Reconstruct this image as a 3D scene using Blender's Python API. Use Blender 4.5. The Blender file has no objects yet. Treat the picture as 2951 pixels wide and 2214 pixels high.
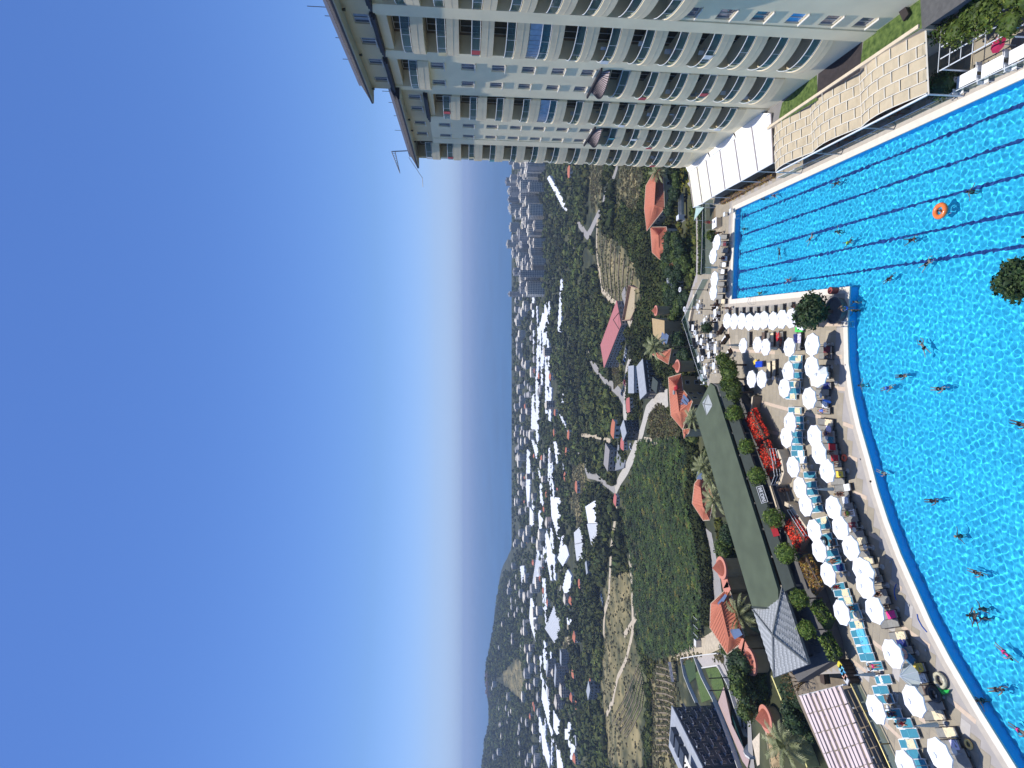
import bpy, bmesh, math, random
import numpy as np
from mathutils import Vector, Matrix
from mathutils.geometry import tessellate_polygon
rnd = random.Random(7)
nrg = np.random.RandomState(11)
SC = bpy.context.scene
COL = SC.collection
R = math.radians
# ------------------------------------------------------------------ camera, sky, sun, exposure
F = 1600.0; PITCH = R(4.9); CZ = 40.0
cp, sp = math.cos(PITCH), math.sin(PITCH)
cam = bpy.data.cameras.new('camera'); camo = bpy.data.objects.new('camera', cam); COL.objects.link(camo)
cam.sensor_fit = 'HORIZONTAL'; cam.sensor_width = 36; cam.lens = 36 * F / 2951
cam.clip_start = 0.5; cam.clip_end = 60000
right = Vector((1, 0, 0)); down = Vector((0, -sp, -cp)); back = Vector((0, -cp, sp))
m3 = Matrix((down, right, back)).transposed()      # the photograph is turned on its side: its left edge is up
camo.matrix_world = Matrix.Translation((0, 0, CZ)) @ m3.to_4x4()
SC.camera = camo
SUNV = Vector((-0.13, 0.11, 1.0)).normalized()      # towards the sun
W = bpy.data.worlds.new("World"); SC.world = W; W.use_nodes = True
_n = W.node_tree
_bg = _n.nodes['Background']
_sky = _n.nodes.new('ShaderNodeTexSky'); _sky.sky_type = 'NISHITA'; _sky.sun_disc = False
_sky.sun_elevation = math.asin(SUNV.z); _sky.sun_rotation = math.atan2(SUNV.x, SUNV.y)
_sky.altitude = 100; _sky.air_density = 1.3; _sky.dust_density = 0.6; _sky.ozone_density = 3.0
_tc = _n.nodes.new('ShaderNodeTexCoord'); _sx = _n.nodes.new('ShaderNodeSeparateXYZ'); _n.links.new(_tc.outputs['Generated'], _sx.inputs[0])
_cr = _n.nodes.new('ShaderNodeValToRGB'); _e = _cr.color_ramp.elements; _n.links.new(_sx.outputs['Z'], _cr.inputs[0])
_e[0].position = 0.0; _e[0].color = (.66, 1.03, 2.3, 1); _e[1].position = 1.0; _e[1].color = (.52, .75, 1.22, 1)
for _p, _c in ((.05, (.63, .87, 1.7, 1)), (.15, (.56, .77, 1.27, 1)), (.4, (.53, .75, 1.23, 1))):
    _q = _e.new(_p); _q.color = _c
_mu = _n.nodes.new('ShaderNodeMix'); _mu.data_type = 'RGBA'; _mu.blend_type = 'MULTIPLY'; _mu.inputs['Factor'].default_value = 1   # white balance of the clear blue sky, the same all round
_n.links.new(_sky.outputs[0], _mu.inputs['A']); _n.links.new(_cr.outputs[0], _mu.inputs['B']); _n.links.new(_mu.outputs['Result'], _bg.inputs[0]); _bg.inputs[1].default_value = 0.10
sun = bpy.data.lights.new('sun', 'SUN'); sun.energy = 4.2; sun.angle = R(0.53); sun.color = (1, 0.96, 0.9)
suno = bpy.data.objects.new('sun', sun); COL.objects.link(suno)
suno.rotation_euler = SUNV.to_track_quat('Z', 'Y').to_euler(); suno.location = (0, 0, 200)
sun.cycles.is_caustics_light = True
SC.view_settings.view_transform = 'Standard'; SC.view_settings.look = 'None'
SC.view_settings.exposure = 0.12; SC.view_settings.gamma = 1
SC.render.engine = 'CYCLES'
SC.cycles.max_bounces = 7; SC.cycles.transparent_max_bounces = 12; SC.cycles.volume_bounces = 0
SC.cycles.transmission_bounces = 6; SC.cycles.glossy_bounces = 3; SC.cycles.diffuse_bounces = 3
SC.cycles.use_denoising = True
# ------------------------------------------------------------------ pixel <-> world
def ray(px, py):
    d = (px - 1475.5) / F; r = (1107 - py) / F
    return (r, cp - d * sp, -sp - d * cp)
def G(px, py, z=0.0):
    x, y, w = ray(px, py); t = (z - CZ) / w
    return Vector((x * t, y * t, z))
def px_of(x, y, z):
    z = z - CZ; dep = y * cp - z * sp
    return 1475.5 + F * (-y * sp - z * cp) / dep, 1107 - F * x / dep
def lerp(t, pts):
    if t <= pts[0][0]: return pts[0][1]
    for (a, b), (c, d) in zip(pts, pts[1:]):
        if t <= c: return b + (d - b) * (t - a) / (c - a)
    return pts[-1][1]
PROF = [(-200, -14), (96, -14.5), (115, -20), (135, -26), (170, -33), (250, -48), (350, -66), (500, -85), (700, -97), (1100, -106), (1740, -109), (1790, -111.5), (3500, -130)]
RIDGE = [(-.9, 100), (-.69, 87), (-.64, 74), (-.61, 58), (-.575, 60), (-.533, 74), (-.5, 68), (-.47, 54), (-.43, 36), (-.396, 23), (-.35, 11), (-.317, 3), (-.29, 0)]
def smooth(a, b, t):
    t = max(0, min(1, (t - a) / (b - a))); return t * t * (3 - 2 * t)
def H(x, y):
    z = lerp(y, PROF)
    b = x / max(y, 1)
    if y > 600 and b < -.28:
        z += lerp(b, RIDGE) * math.exp(-((y - 1900) / (560 if y < 1900 else 700)) ** 2)
    if x < -30: z -= 10 * smooth(30, 90, -x) * smooth(105, 150, y) * (1 - smooth(300, 500, y))
    if y > 140:
        a = smooth(140, 260, y) * (1 - smooth(600, 900, y))
        z += a * (1.6 * math.sin(x * .031 + 1) * math.sin(y * .027) + .7 * math.sin(x * .083) * math.cos(y * .061 + x * .02))
    return z
def T(px, py, dz=0.0):
    """the point of the terrain seen at a pixel of the photograph"""
    x, y, w = ray(px, py)
    t = 70.0; step = 4.0
    while t < 6000:
        X, Y, Z = x * t, y * t, CZ + w * t
        if Z <= H(X, Y) + dz:
            lo, hi = t - step, t
            for _ in range(18):
                m = (lo + hi) / 2
                if CZ + w * m <= H(x * m, y * m) + dz: hi = m
                else: lo = m
            return Vector((x * hi, y * hi, H(x * hi, y * hi) + dz))
        step = max(2.0, t * .02); t += step
    return Vector((x * 1700 / y, 1700, -109))
# ------------------------------------------------------------------ materials
MATS = {}
def mat(name, col, rough=.7, var=.12, scale=1.5, bump=0.0, bscale=20, metal=0.0, spec=.4, col2=None, attr=None, emit=None, alpha=None, coat=0):
    if name in MATS: return MATS[name]
    m = bpy.data.materials.new(name); m.use_nodes = True; MATS[name] = m
    nt = m.node_tree; b = nt.nodes['Principled BSDF']
    b.inputs['Roughness'].default_value = rough; b.inputs['Metallic'].default_value = metal
    b.inputs['Specular IOR Level'].default_value = spec
    if coat: b.inputs['Coat Weight'].default_value = coat
    geo = nt.nodes.new('ShaderNodeNewGeometry')
    nz = nt.nodes.new('ShaderNodeTexNoise'); nz.inputs['Scale'].default_value = scale; nz.inputs['Detail'].default_value = 5
    nt.links.new(geo.outputs['Position'], nz.inputs['Vector'])
    mx = nt.nodes.new('ShaderNodeMix'); mx.data_type = 'RGBA'
    c1 = tuple(max(0, c * (1 - var)) for c in col); c2 = tuple(min(1, c * (1 + var)) for c in (col2 or col))
    mx.inputs['A'].default_value = (*c1, 1); mx.inputs['B'].default_value = (*c2, 1)
    rp = nt.nodes.new('ShaderNodeMapRange'); rp.inputs['From Min'].default_value = .32; rp.inputs['From Max'].default_value = .68
    nt.links.new(nz.outputs['Fac'], rp.inputs['Value']); nt.links.new(rp.outputs[0], mx.inputs['Factor'])
    out = mx.outputs['Result']
    if attr:
        at = nt.nodes.new('ShaderNodeAttribute'); at.attribute_name = attr
        m2 = nt.nodes.new('ShaderNodeMix'); m2.data_type = 'RGBA'; m2.blend_type = 'MULTIPLY'; m2.inputs['Factor'].default_value = 1
        nt.links.new(out, m2.inputs['A']); nt.links.new(at.outputs['Color'], m2.inputs['B']); out = m2.outputs['Result']
    nt.links.new(out, b.inputs['Base Color'])
    if bump:
        n2 = nt.nodes.new('ShaderNodeTexNoise'); n2.inputs['Scale'].default_value = bscale; n2.inputs['Detail'].default_value = 4
        nt.links.new(geo.outputs['Position'], n2.inputs['Vector'])
        bp = nt.nodes.new('ShaderNodeBump'); bp.inputs['Strength'].default_value = bump; bp.inputs['Distance'].default_value = .05
        nt.links.new(n2.outputs['Fac'], bp.inputs['Height']); nt.links.new(bp.outputs[0], b.inputs['Normal'])
    if alpha is not None:
        tr = nt.nodes.new('ShaderNodeBsdfTransparent'); tr.inputs[0].default_value = (*alpha[1], 1)
        ms = nt.nodes.new('ShaderNodeMixShader'); ms.inputs[0].default_value = alpha[0]
        nt.links.new(tr.outputs[0], ms.inputs[1]); nt.links.new(b.outputs[0], ms.inputs[2])
        nt.links.new(ms.outputs[0], nt.nodes['Material Output'].inputs[0])
    return m
# ------------------------------------------------------------------ mesh building
class MB:
    def __init__(s): s.v = []; s.f = []; s.c = None
    def add(s, vs, fs):
        k = len(s.v); s.v += [tuple(a) for a in vs]; s.f += [tuple(i + k for i in f) for f in fs]; return s
    def box(s, c, d, rz=0.0, M=None):
        x, y, z = d[0] / 2, d[1] / 2, d[2] / 2; co, si = math.cos(rz), math.sin(rz)
        vs = []
        for sx, sy, sz in ((-1,-1,-1),(1,-1,-1),(1,1,-1),(-1,1,-1),(-1,-1,1),(1,-1,1),(1,1,1),(-1,1,1)):
            a, b = sx * x, sy * y
            p = Vector((c[0] + a * co - b * si, c[1] + a * si + b * co, c[2] + sz * z))
            vs.append(M @ p if M else p)
        return s.add(vs, [(0,3,2,1),(4,5,6,7),(0,1,5,4),(1,2,6,5),(2,3,7,6),(3,0,4,7)])
    def bb(s, x0, x1, y0, y1, z0, z1): return s.box(((x0+x1)/2, (y0+y1)/2, (z0+z1)/2), (abs(x1-x0), abs(y1-y0), abs(z1-z0)))
    def prism(s, poly, z0, z1, top=None):
        n = len(poly); area = sum(poly[i][0] * poly[(i+1) % n][1] - poly[(i+1) % n][0] * poly[i][1] for i in range(n))
        if area < 0: poly = poly[::-1]
        tp = top or poly
        if top and area < 0: tp = top[::-1]
        vs = [(p[0], p[1], z0) for p in poly] + [(p[0], p[1], z1) for p in tp]
        fs = [(i, (i+1) % n, n + (i+1) % n, n + i) for i in range(n)]
        fs += [tuple(range(n-1, -1, -1)), tuple(range(n, 2*n))]
        return s.add(vs, fs)
    def tube(s, pts, r, n=6, cap=True):
        pts = [Vector(p) for p in pts]; rr = r if isinstance(r, (list, tuple)) else [r] * len(pts)
        rings = []
        for i, p in enumerate(pts):
            d = (pts[min(i+1, len(pts)-1)] - pts[max(i-1, 0)])
            if d.length < 1e-6: d = Vector((0, 0, 1))
            d.normalize(); u = d.orthogonal().normalized()
            if abs(d.z) < .9: u = d.cross(Vector((0, 0, 1))).normalized()
            w = d.cross(u)
            rings.append([p + (u * math.cos(2*math.pi*k/n) + w * math.sin(2*math.pi*k/n)) * rr[i] for k in range(n)])
        vs = [q for g in rings for q in g]; fs = []
        for i in range(len(pts) - 1):
            for k in range(n): a = i*n + k; b = i*n + (k+1) % n; fs.append((a, b, b + n, a + n))
        if cap: fs += [tuple(range(n-1, -1, -1)), tuple(range((len(pts)-1)*n, len(pts)*n))]
        return s.add(vs, fs)
    def lathe(s, prof, n=16, c=(0, 0, 0)):
        vs = []; fs = []
        for r, z in prof:
            vs += [(c[0] + r * math.cos(2*math.pi*k/n), c[1] + r * math.sin(2*math.pi*k/n), c[2] + z) for k in range(n)]
        for i in range(len(prof) - 1):
            for k in range(n): a = i*n + k; b = i*n + (k+1) % n; fs.append((a, b, b + n, a + n))
        fs.append(tuple(range(n-1, -1, -1))); fs.append(tuple(range((len(prof)-1)*n, len(prof)*n)))
        return s.add(vs, fs)
    def quad(s, *p): return s.add(p, [tuple(range(len(p)))])
    def ball(s, c, r, seg=10, rings=6, sq=(1, 1, 1)):
        vs = []; fs = []
        for i in range(rings + 1):
            th = math.pi * i / rings
            for k in range(seg):
                a = 2*math.pi*k/seg
                vs.append((c[0] + r*sq[0]*math.sin(th)*math.cos(a), c[1] + r*sq[1]*math.sin(th)*math.sin(a), c[2] + r*sq[2]*math.cos(th)))
        for i in range(rings):
            for k in range(seg):
                a = i*seg + k; b = i*seg + (k+1) % seg; fs.append((a + seg, b + seg, b, a))
        return s.add(vs, fs)
    def torus(s, c, R0, r, n=16, m=8):
        vs = []; fs = []
        for i in range(n):
            a = 2*math.pi*i/n
            for j in range(m):
                b = 2*math.pi*j/m; q = R0 + r*math.cos(b)
                vs.append((c[0] + q*math.cos(a), c[1] + q*math.sin(a), c[2] + r*math.sin(b)))
        for i in range(n):
            for j in range(m):
                fs.append((i*m+j, ((i+1) % n)*m+j, ((i+1) % n)*m+(j+1) % m, i*m+(j+1) % m))
        return s.add(vs, fs)
    def mesh(s, name, m=None, smooth=False):
        me = bpy.data.meshes.new(name); me.from_pydata(s.v, [], s.f)
        if m: me.materials.append(m)
        if smooth: me.polygons.foreach_set('use_smooth', [True] * len(me.polygons))
        return me
def ob(name, mesh, m=None, parent=None, loc=None, rz=0, smooth=False, kind=None):
    if isinstance(mesh, MB): mesh = mesh.mesh(name, m, smooth)
    o = bpy.data.objects.new(name, mesh); COL.objects.link(o)
    if parent: o.parent = parent
    if loc is not None: o.location = loc
    if rz: o.rotation_euler.z = rz
    if kind: o['kind'] = kind
    return o
def tag(o, label, cat, group=None):
    o['label'] = label; o['category'] = cat
    if group: o['group'] = group
    return o
def thing(name, loc, label, cat, group=None, rz=0):
    o = bpy.data.objects.new(name, None); COL.objects.link(o); o.empty_display_size = .2
    o.location = loc; o.rotation_euler.z = rz
    return tag(o, label, cat, group)
def copy_tree(o, parent=None):
    c = o.copy(); COL.objects.link(c); c.parent = parent
    for ch in o.children: copy_tree(ch, c)
    return c
def place(root, first, loc, rz, label, group=None):
    o = root if first else copy_tree(root)
    o.location = loc; o.rotation_euler.z = rz; o['label'] = label
    if group: o['group'] = group
    return o
def setmat(o, m):
    o.material_slots[0].link = 'OBJECT'; o.material_slots[0].material = m
def big(name, V, Fc, m, col=None, parent=None, smooth=False, kind='stuff'):
    """one mesh from numpy arrays: V (n,3), Fc (k,3 or 4), col (n,3) multiplies the material's colour"""
    me = bpy.data.meshes.new(name); k = Fc.shape[1]
    me.vertices.add(len(V)); me.vertices.foreach_set('co', V.astype(np.float32).ravel())
    me.loops.add(Fc.size); me.loops.foreach_set('vertex_index', Fc.astype(np.int32).ravel())
    me.polygons.add(len(Fc)); me.polygons.foreach_set('loop_start', np.arange(0, Fc.size, k, dtype=np.int32))
    me.polygons.foreach_set('loop_total', np.full(len(Fc), k, np.int32))
    if smooth: me.polygons.foreach_set('use_smooth', np.ones(len(Fc), bool))
    me.update(calc_edges=True)
    if col is not None:
        a = me.color_attributes.new('tint', 'FLOAT_COLOR', 'POINT')
        a.data.foreach_set('color', np.concatenate([col, np.ones((len(col), 1))], 1).astype(np.float32).ravel())
    me.materials.append(m)
    o = bpy.data.objects.new(name, me); COL.objects.link(o)
    if parent: o.parent = parent
    if kind: o['kind'] = kind
    return o
def scatter(name, protos, P, S, m, tints, parent=None, kind='stuff', tilt=0.0):
    """many copies of small prototype arrays as one mesh"""
    VV = []; FF = []; CC = []; k = 0
    for i, p in enumerate(P):
        v, f, c = protos[i % len(protos)]
        a = nrg.uniform(0, 6.283); co, si = math.cos(a), math.sin(a)
        s = S[i]
        M = np.array([[co, -si, 0], [si, co, 0], [0, 0, 1]])
        q = (v * s) @ M.T + np.array(p)
        VV.append(q); FF.append(f + k); CC.append(c * np.array(tints[i])); k += len(v)
    return big(name, np.concatenate(VV), np.concatenate(FF), m, np.clip(np.concatenate(CC), 0, 4), parent, kind=kind)
def inside(x, y, poly):
    c = False; n = len(poly); j = n - 1
    for i in range(n):
        xi, yi = poly[i][0], poly[i][1]; xj, yj = poly[j][0], poly[j][1]
        if (yi > y) != (yj > y) and x < (xj - xi) * (y - yi) / (yj - yi) + xi: c = not c
        j = i
    return c
def flat_poly(outer, holes, z):
    loops = [[Vector((p[0], p[1], 0)) for p in outer]] + [[Vector((p[0], p[1], 0)) for p in h] for h in holes]
    tris = tessellate_polygon(loops); vs = [v for l in loops for v in l]
    mb = MB(); fs = []
    for t in tris:
        a, b, c = (vs[i] for i in t)
        fs.append(t if (b - a).cross(c - a).z > 0 else t[::-1])
    return mb.add([(v.x, v.y, z) for v in vs], fs)
# ================================================================== THE SETTING
SHELLS = []
PX = lambda pts: [T(a, b) for a, b in pts]
# land-cover patches drawn round what the photograph shows, as outlines on the ground
def ground_poly(pts): return [(v.x, v.y) for v in PX(pts)]
DRY = [ground_poly(p) for p in (
    [(1722,645),(1770,690),(1835,770),(1850,870),(1822,925),(1770,890),(1738,850),(1715,760)],
    [(1785,476),(1862,476),(1856,560),(1830,610),(1800,590),(1775,540)],
    [(1700,476),(1745,476),(1728,560),(1712,620),(1700,560)],
    [(1765,1050),(1780,1040),(1790,1100),(1770,1120)],
    [(1745,1680),(1775,1640),(1815,1650),(1822,1800),(1838,1920),(1800,2030),(1850,2100),(1850,2214),(1760,2214),(1745,2080),(1735,1960),(1750,1800)],
    [(1885,1930),(1925,1900),(1960,1990),(1975,2090),(1965,2214),(1880,2214)],
    [(1870,1200),(1900,1160),(1950,1200),(1975,1262),(1880,1270)],
    [(1650,1340),(1680,1335),(1700,1420),(1670,1440),(1650,1400)],
    [(1640,1440),(1660,1500),(1680,1560),(1690,1470),(1665,1400)],
    [(1625,1940),(1625,1860),(1645,1830),(1650,1960)],
    [(1430,1960),(1500,1880),(1520,1960),(1510,2030)],
    [(2040,1880),(2070,1920),(2100,1890),(1930,1880),(1945,1930)],
)]
FIELD = [ground_poly(p) for p in (
    [(1840,1880),(1830,1990),(1770,2080),(1800,2120),(1855,2080),(1862,1960)],)]
NG = 250
th = np.radians(np.linspace(-62, 48, 330))
dd = 60 * (3400 / 60.) ** np.linspace(0, 1, NG)
V = np.zeros((NG * 330, 3)); Cc = np.zeros((NG * 330, 3)); i = 0
for d in dd:
    for a in th:
        x, y = d * math.tan(a) if abs(a) < 1.2 else 0, d
        V[i] = (x, y, H(x, y) - .02)
        c = (1, 1, 1)
        if y < 1500:
            jx, jy = x + 7*math.sin(x*.21 + y*.13) + 4*math.sin(y*.47), y + 9*math.sin(x*.17 - y*.11) + 5*math.sin(x*.53)
            for q in DRY:
                if inside(jx, jy, q): c = (3.5, 2.75, 3.1); break
            else:
                for q in FIELD:
                    if inside(x, y, q): c = (2.1, 2.0, 1.7); break
        nn_ = .8 + .28*math.sin(x*.23 + 3*math.sin(y*.09))*math.sin(y*.19 + 2*math.sin(x*.11)) + nrg.uniform(-.13, .13)
        Cc[i] = (c[0]*nn_, c[1]*(nn_*.9 + .08), c[2]*nn_); i += 1
idx = np.arange((NG - 1) * 329); r_, c_ = idx // 329, idx % 329; a_ = r_ * 330 + c_
Fq = np.stack([a_, a_ + 1, a_ + 331, a_ + 330], -1)
m_ter = mat('ground_soil', (.032, .043, .014), .95, .35, .05, .6, .6, attr='tint', col2=(.07, .072, .028))
big('terrain', V, Fq, m_ter, Cc, kind='structure', smooth=True)
sea_m = mat('sea_water', (.022, .085, .17), .35, .15, .004, .25, .3, spec=.5)
mb = MB(); mb.quad((-30000, 1700, -110.6), (30000, 1700, -110.6), (30000, 45000, -110.6), (-30000, 45000, -110.6))
ob('sea', mb, sea_m, kind='structure')
# ---- pool outline (right edge straight, left edge a long curve)
KX = .0916
redge = lambda y: 18.6 + .0925 * y
PA = (25.87, 79.15); PB = (12.67, 80.28); PC = (10.12, 54.6)
curve = [(6.07, 54.95), (2.2, 54.8), (-1.2, 54.1), (-4.2, 53.1), (-7.3, 51.8), (-10.2, 50.7), (-12.9, 49.4), (-15.7, 47.8), (-18.3, 46.0), (-20.6, 44.4), (-22.7, 42.6), (-25.4, 39.9), (-27.9, 37.1), (-31, 33.2), (-33.4, 29)]
POOL = [PA, PB, PC] + curve + [(redge(29), 29)]
pool_w = lambda off: None
def offset(poly, d):
    n = len(poly); out = []
    for i in range(n):
        p, a, b = Vector(poly[i]), Vector(poly[i-1]), Vector(poly[(i+1) % n])
        e1 = (p - a).normalized(); e2 = (b - p).normalized()
        n1 = Vector((e1.y, -e1.x)); n2 = Vector((e2.y, -e2.x)); nn = (n1 + n2)
        nn = nn / max(.4, 1 + n1.dot(n2))
        out.append((p.x - nn.x * d, p.y - nn.y * d))
    return out
area = sum(POOL[i][0] * POOL[(i+1) % len(POOL)][1] - POOL[(i+1) % len(POOL)][0] * POOL[i][1] for i in range(len(POOL)))
SGN = -1 if area > 0 else 1
COPE = offset(POOL, SGN * .62); COPE2 = offset(POOL, SGN * 1.2)
# deck outline at pool level
DECK = [(G(*p).x, G(*p).y) for p in ((2004, 560), (2007, 700), (2006, 790), (1972, 900), (1985, 960), (2030, 1090), (2075, 1190), (2150, 1420), (2230, 1650), (2300, 1870), (2330, 1945), (2445, 1940), (2455, 1966), (2567, 2213), (2620, 2330))] + [(-44, 29), (redge(29) + 12, 29), (redge(60) + 12, 60), (redge(92) + 9, 97)]
deck_m = mat('deck_mortar', (.36, .33, .3), .85, .08, .8)
deck = flat_poly(DECK, [COPE], 0.0)
n = len(DECK); 
for i in range(n):
    a, b = DECK[i], DECK[(i+1) % n]
    deck.quad((a[0], a[1], 0), (b[0], b[1], 0), (b[0], b[1], -22), (a[0], a[1], -22))
deck_o = ob('pool_deck', deck, deck_m, kind='structure')
cop = MB(); n = len(POOL); lip = offset(POOL, -SGN * .05)
for i in range(n):
    j = (i + 1) % n
    a, b, c, d = lip[i], lip[j], COPE[j], COPE[i]
    cop.quad((*a, .05), (*b, .05), (*c, .05), (*d, .05)) if SGN > 0 else cop.quad((*d, .05), (*c, .05), (*b, .05), (*a, .05))
    cop.quad((*a, .05), (*b, .05), (*b, -.1), (*a, -.1))
    cop.quad((*c, .05), (*d, .05), (*d, -.05), (*c, -.05))
ob('pool_coping', cop, mat('coping_stone', (.7, .64, .54), .7, .05, 2), kind='structure')
gut = MB()
for i in range(n):
    j = (i + 1) % n; gut.quad((*COPE[i], .012), (*COPE[j], .012), (*COPE2[j], .012), (*COPE2[i], .012))
ob('pool_margin', gut, mat('margin_stone', (.46, .41, .34), .8, .06, 2), kind='structure')
wall = MB()
for i in range(n):
    j = (i + 1) % n; wall.quad((*POOL[i], .0), (*POOL[j], .0), (*POOL[j], -1.7), (*POOL[i], -1.7))
pw = ob('pool_wall', wall, mat('pool_wall_tile', (.0, .36, .8), .5, .05, 3), kind='structure')
fl = flat_poly(POOL, [], -1.6)
pf = ob('pool_floor', fl, mat('pool_floor_tile', (.03, .54, .74), .6, .05, .2), kind='structure')
ln = MB(); U = Vector((.0916, .9958)); Vr = Vector((.9958, -.0916))
def lane(px0, px1, d=.26):
    a = G(*px0, -1.2); b = G(*px1, -1.2); a, b = Vector((a.x, a.y)), Vector((b.x, b.y)); u = (b - a).normalized(); w = Vector((u.y, -u.x)) * d / 2
    b = b + u * 10
    ln.quad((*(a - w), -1.585), (*(a + w), -1.585), (*(b + w), -1.585), (*(b - w), -1.585))
    q = Vector((u.y, -u.x)) * .6
    ln.quad((*(a - q), -1.58), (*(a + q), -1.58), (*(a + q - u * -.25), -1.58), (*(a - q - u * -.25), -1.58))
for p, q in (((2146, 627), (2951, 303)), ((2142, 680), (2951, 404)), ((2139, 733), (2951, 505)), ((2137, 784), (2951, 612)), ((2135, 836), (2951, 710))):
    lane(p, q)
pl = ob('lane_line', ln, mat('lane_tile', (.0, .04, .2), .6, .05, 3), kind='structure')
# water: a real rippled surface; its light net on the floor is refracted sunlight
xs = np.arange(-34, 27, .066); ys = np.arange(29, 80.6, .066)
XX, YY = np.meshgrid(xs, ys); ZZ = np.full_like(XX, -.12)
for k in range(34):
    lam = nrg.uniform(.27, .85); a = nrg.uniform(0, 6.28)
    # the wavelets drift in direction from place to place, so no straight crests run across the pool
    ZZ += .0058 * lam * np.sin(2*np.pi/lam*(XX*np.cos(a)+YY*np.sin(a)) + nrg.uniform(0, 6.28) + 1.6*np.sin(XX*.31+k) + 1.6*np.cos(YY*.27+2*k)) * (.75 + .2*np.sin(XX*.11+k*1.7)*np.cos(YY*.13+k))
nx, ny = len(xs), len(ys)
big_poly = offset(POOL, SGN * .08)
cx, cy = (XX[:-1, :-1] + XX[1:, 1:]) / 2, (YY[:-1, :-1] + YY[1:, 1:]) / 2
ins = np.zeros(cx.shape, bool); j = len(big_poly) - 1
for i in range(len(big_poly)):
    xi, yi = big_poly[i]; xj, yj = big_poly[j]
    if yi != yj:
        ins ^= ((yi > cy) != (yj > cy)) & (cx < (xj - xi) * (cy - yi) / (yj - yi) + xi)
    j = i
gi = (np.arange(ny - 1)[:, None] * nx + np.arange(nx - 1)[None])[ins]
Fw = np.stack([gi, gi + 1, gi + nx + 1, gi + nx], -1)
used, inv = np.unique(Fw.ravel(), return_inverse=True)
Vw = np.stack([XX.ravel(), YY.ravel(), ZZ.ravel()], -1)[used]
wm = bpy.data.materials.new('pool_water'); wm.use_nodes = True; nt = wm.node_tree; nt.nodes.remove(nt.nodes['Principled BSDF'])
gl = nt.nodes.new('ShaderNodeBsdfGlass'); gl.inputs['IOR'].default_value = 1.33; gl.inputs['Roughness'].default_value = 0
gl.inputs['Color'].default_value = (.86, .97, 1, 1); nt.links.new(gl.outputs[0], nt.nodes['Material Output'].inputs[0])
wo = big('pool_water', Vw, inv.reshape(-1, 4), wm, kind='structure', smooth=True)
wo.cycles.is_caustics_caster = True
for o in (pw, pf, pl): o.cycles.is_caustics_receiver = True
# ---- paving slabs
c5, s5 = math.cos(math.atan(KX)), math.sin(math.atan(KX))
slabs = []
holes = COPE2
for iu in range(-62, 40):
    for iv in range(-4, 78):
        w_, l_ = 1.2, .9
        off = (iv % 2) * .6
        u0 = iu * w_ + off; v0 = 30 + iv * l_
        cn = []
        for a, b in ((0, 0), (w_ - .03, 0), (w_ - .03, l_ - .03), (0, l_ - .03)):
            q = u0 + a; r = v0 + b
            cn.append((q * c5 + r * s5, -q * s5 + r * c5))
        if all(inside(*p, DECK) for p in cn) and not any(inside(*p, holes) for p in cn):
            cxx, cyy = sum(p[0] for p in cn) / 4, sum(p[1] for p in cn) / 4
            slabs.append((cyy * cp, cxx, cyy, cn))
slab_mats = [mat('paving_slab_' + k, c, .8, .07, 1.2, .2, 30) for k, c in (('grey', (.31, .27, .2)), ('warm', (.36, .305, .22)), ('pale', (.44, .41, .37)))]
vis = [s for s in slabs if 1500 < px_of(s[1], s[2], 0)[0] < 2951 and 0 < px_of(s[1], s[2], 0)[1] < 2214]
vis.sort(key=lambda s: s[2])
near = set(id(s) for s in vis[:300])
rest = MB(); rcol = []
sh = MB().box((0, 0, 0), (1.17, .87, .012)).mesh('paving_slab', slab_mats[0])
kk = 0
for s in slabs:
    if id(s) in near:
        o = ob('paving_slab', sh, parent=deck_o, loc=(s[1], s[2], .008 + rnd.uniform(0, .004)), rz=-math.atan(KX))
        setmat(o, slab_mats[0 if rnd.random() < .6 else (1 if rnd.random() < .85 else 2)])
    else:
        k0 = len(rest.v); zt = .010 + rnd.uniform(0, .004); cn = s[3]
        rest.quad(*[(p[0], p[1], zt) for p in cn])
        t = rnd.choice((1, .96, 1.04, 1.0, 1.2 if rnd.random() < .12 else 1.02)); rcol += [(t, t, t)] * 4
o = big('paving_slabs', np.array(rest.v), np.array(rest.f), mat('paving_field', (.33, .285, .21), .8, .07, 1.2, .2, 30, attr='tint'), np.array(rcol), parent=deck_o)
# cream stripes laid in the paving
stripe_m = mat('cream_paving', (.56, .44, .33), .8, .08, 3)
for pts in ([(2176,1154),(2267,1179),(2367,1203)],[(2430,1221),(2460,1232)],[(2211,1243),(2241,1251)],[(2298,1352),(2314,1358)],[(2439,1314),(2471,1326)],[(2383,1388),(2394,1394)],[(2462,1420),(2498,1436)],[(2504,1537),(2542,1557)],[(2400,1028),(2427,1028)],[(2400,1118),(2436,1122)],[(2331,935),(2423,935)],[(2100,1006),(2122,1010),(2234,1017)],[(2565,1676),(2599,1698)],[(2599,1806),(2681,1864)],[(2516,1850),(2621,1930)],[(2460,1907),(2496,1936)],[(2546,2081),(2602,2134)],[(2648,2068),(2668,2081)],[(2730,2012),(2813,2081)],[(2096,930),(2106,1010)]):
    for a, b in zip(pts, pts[1:]):
        A, B = G(*a), G(*b); d = (B - A); L = d.length; rz = math.atan2(d.y, d.x)
        ob('paving_stripe', MB().box((0, 0, 0), (L, .42, .014)), stripe_m, parent=deck_o, loc=((A.x+B.x)/2, (A.y+B.y)/2, .012), rz=rz)
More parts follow.
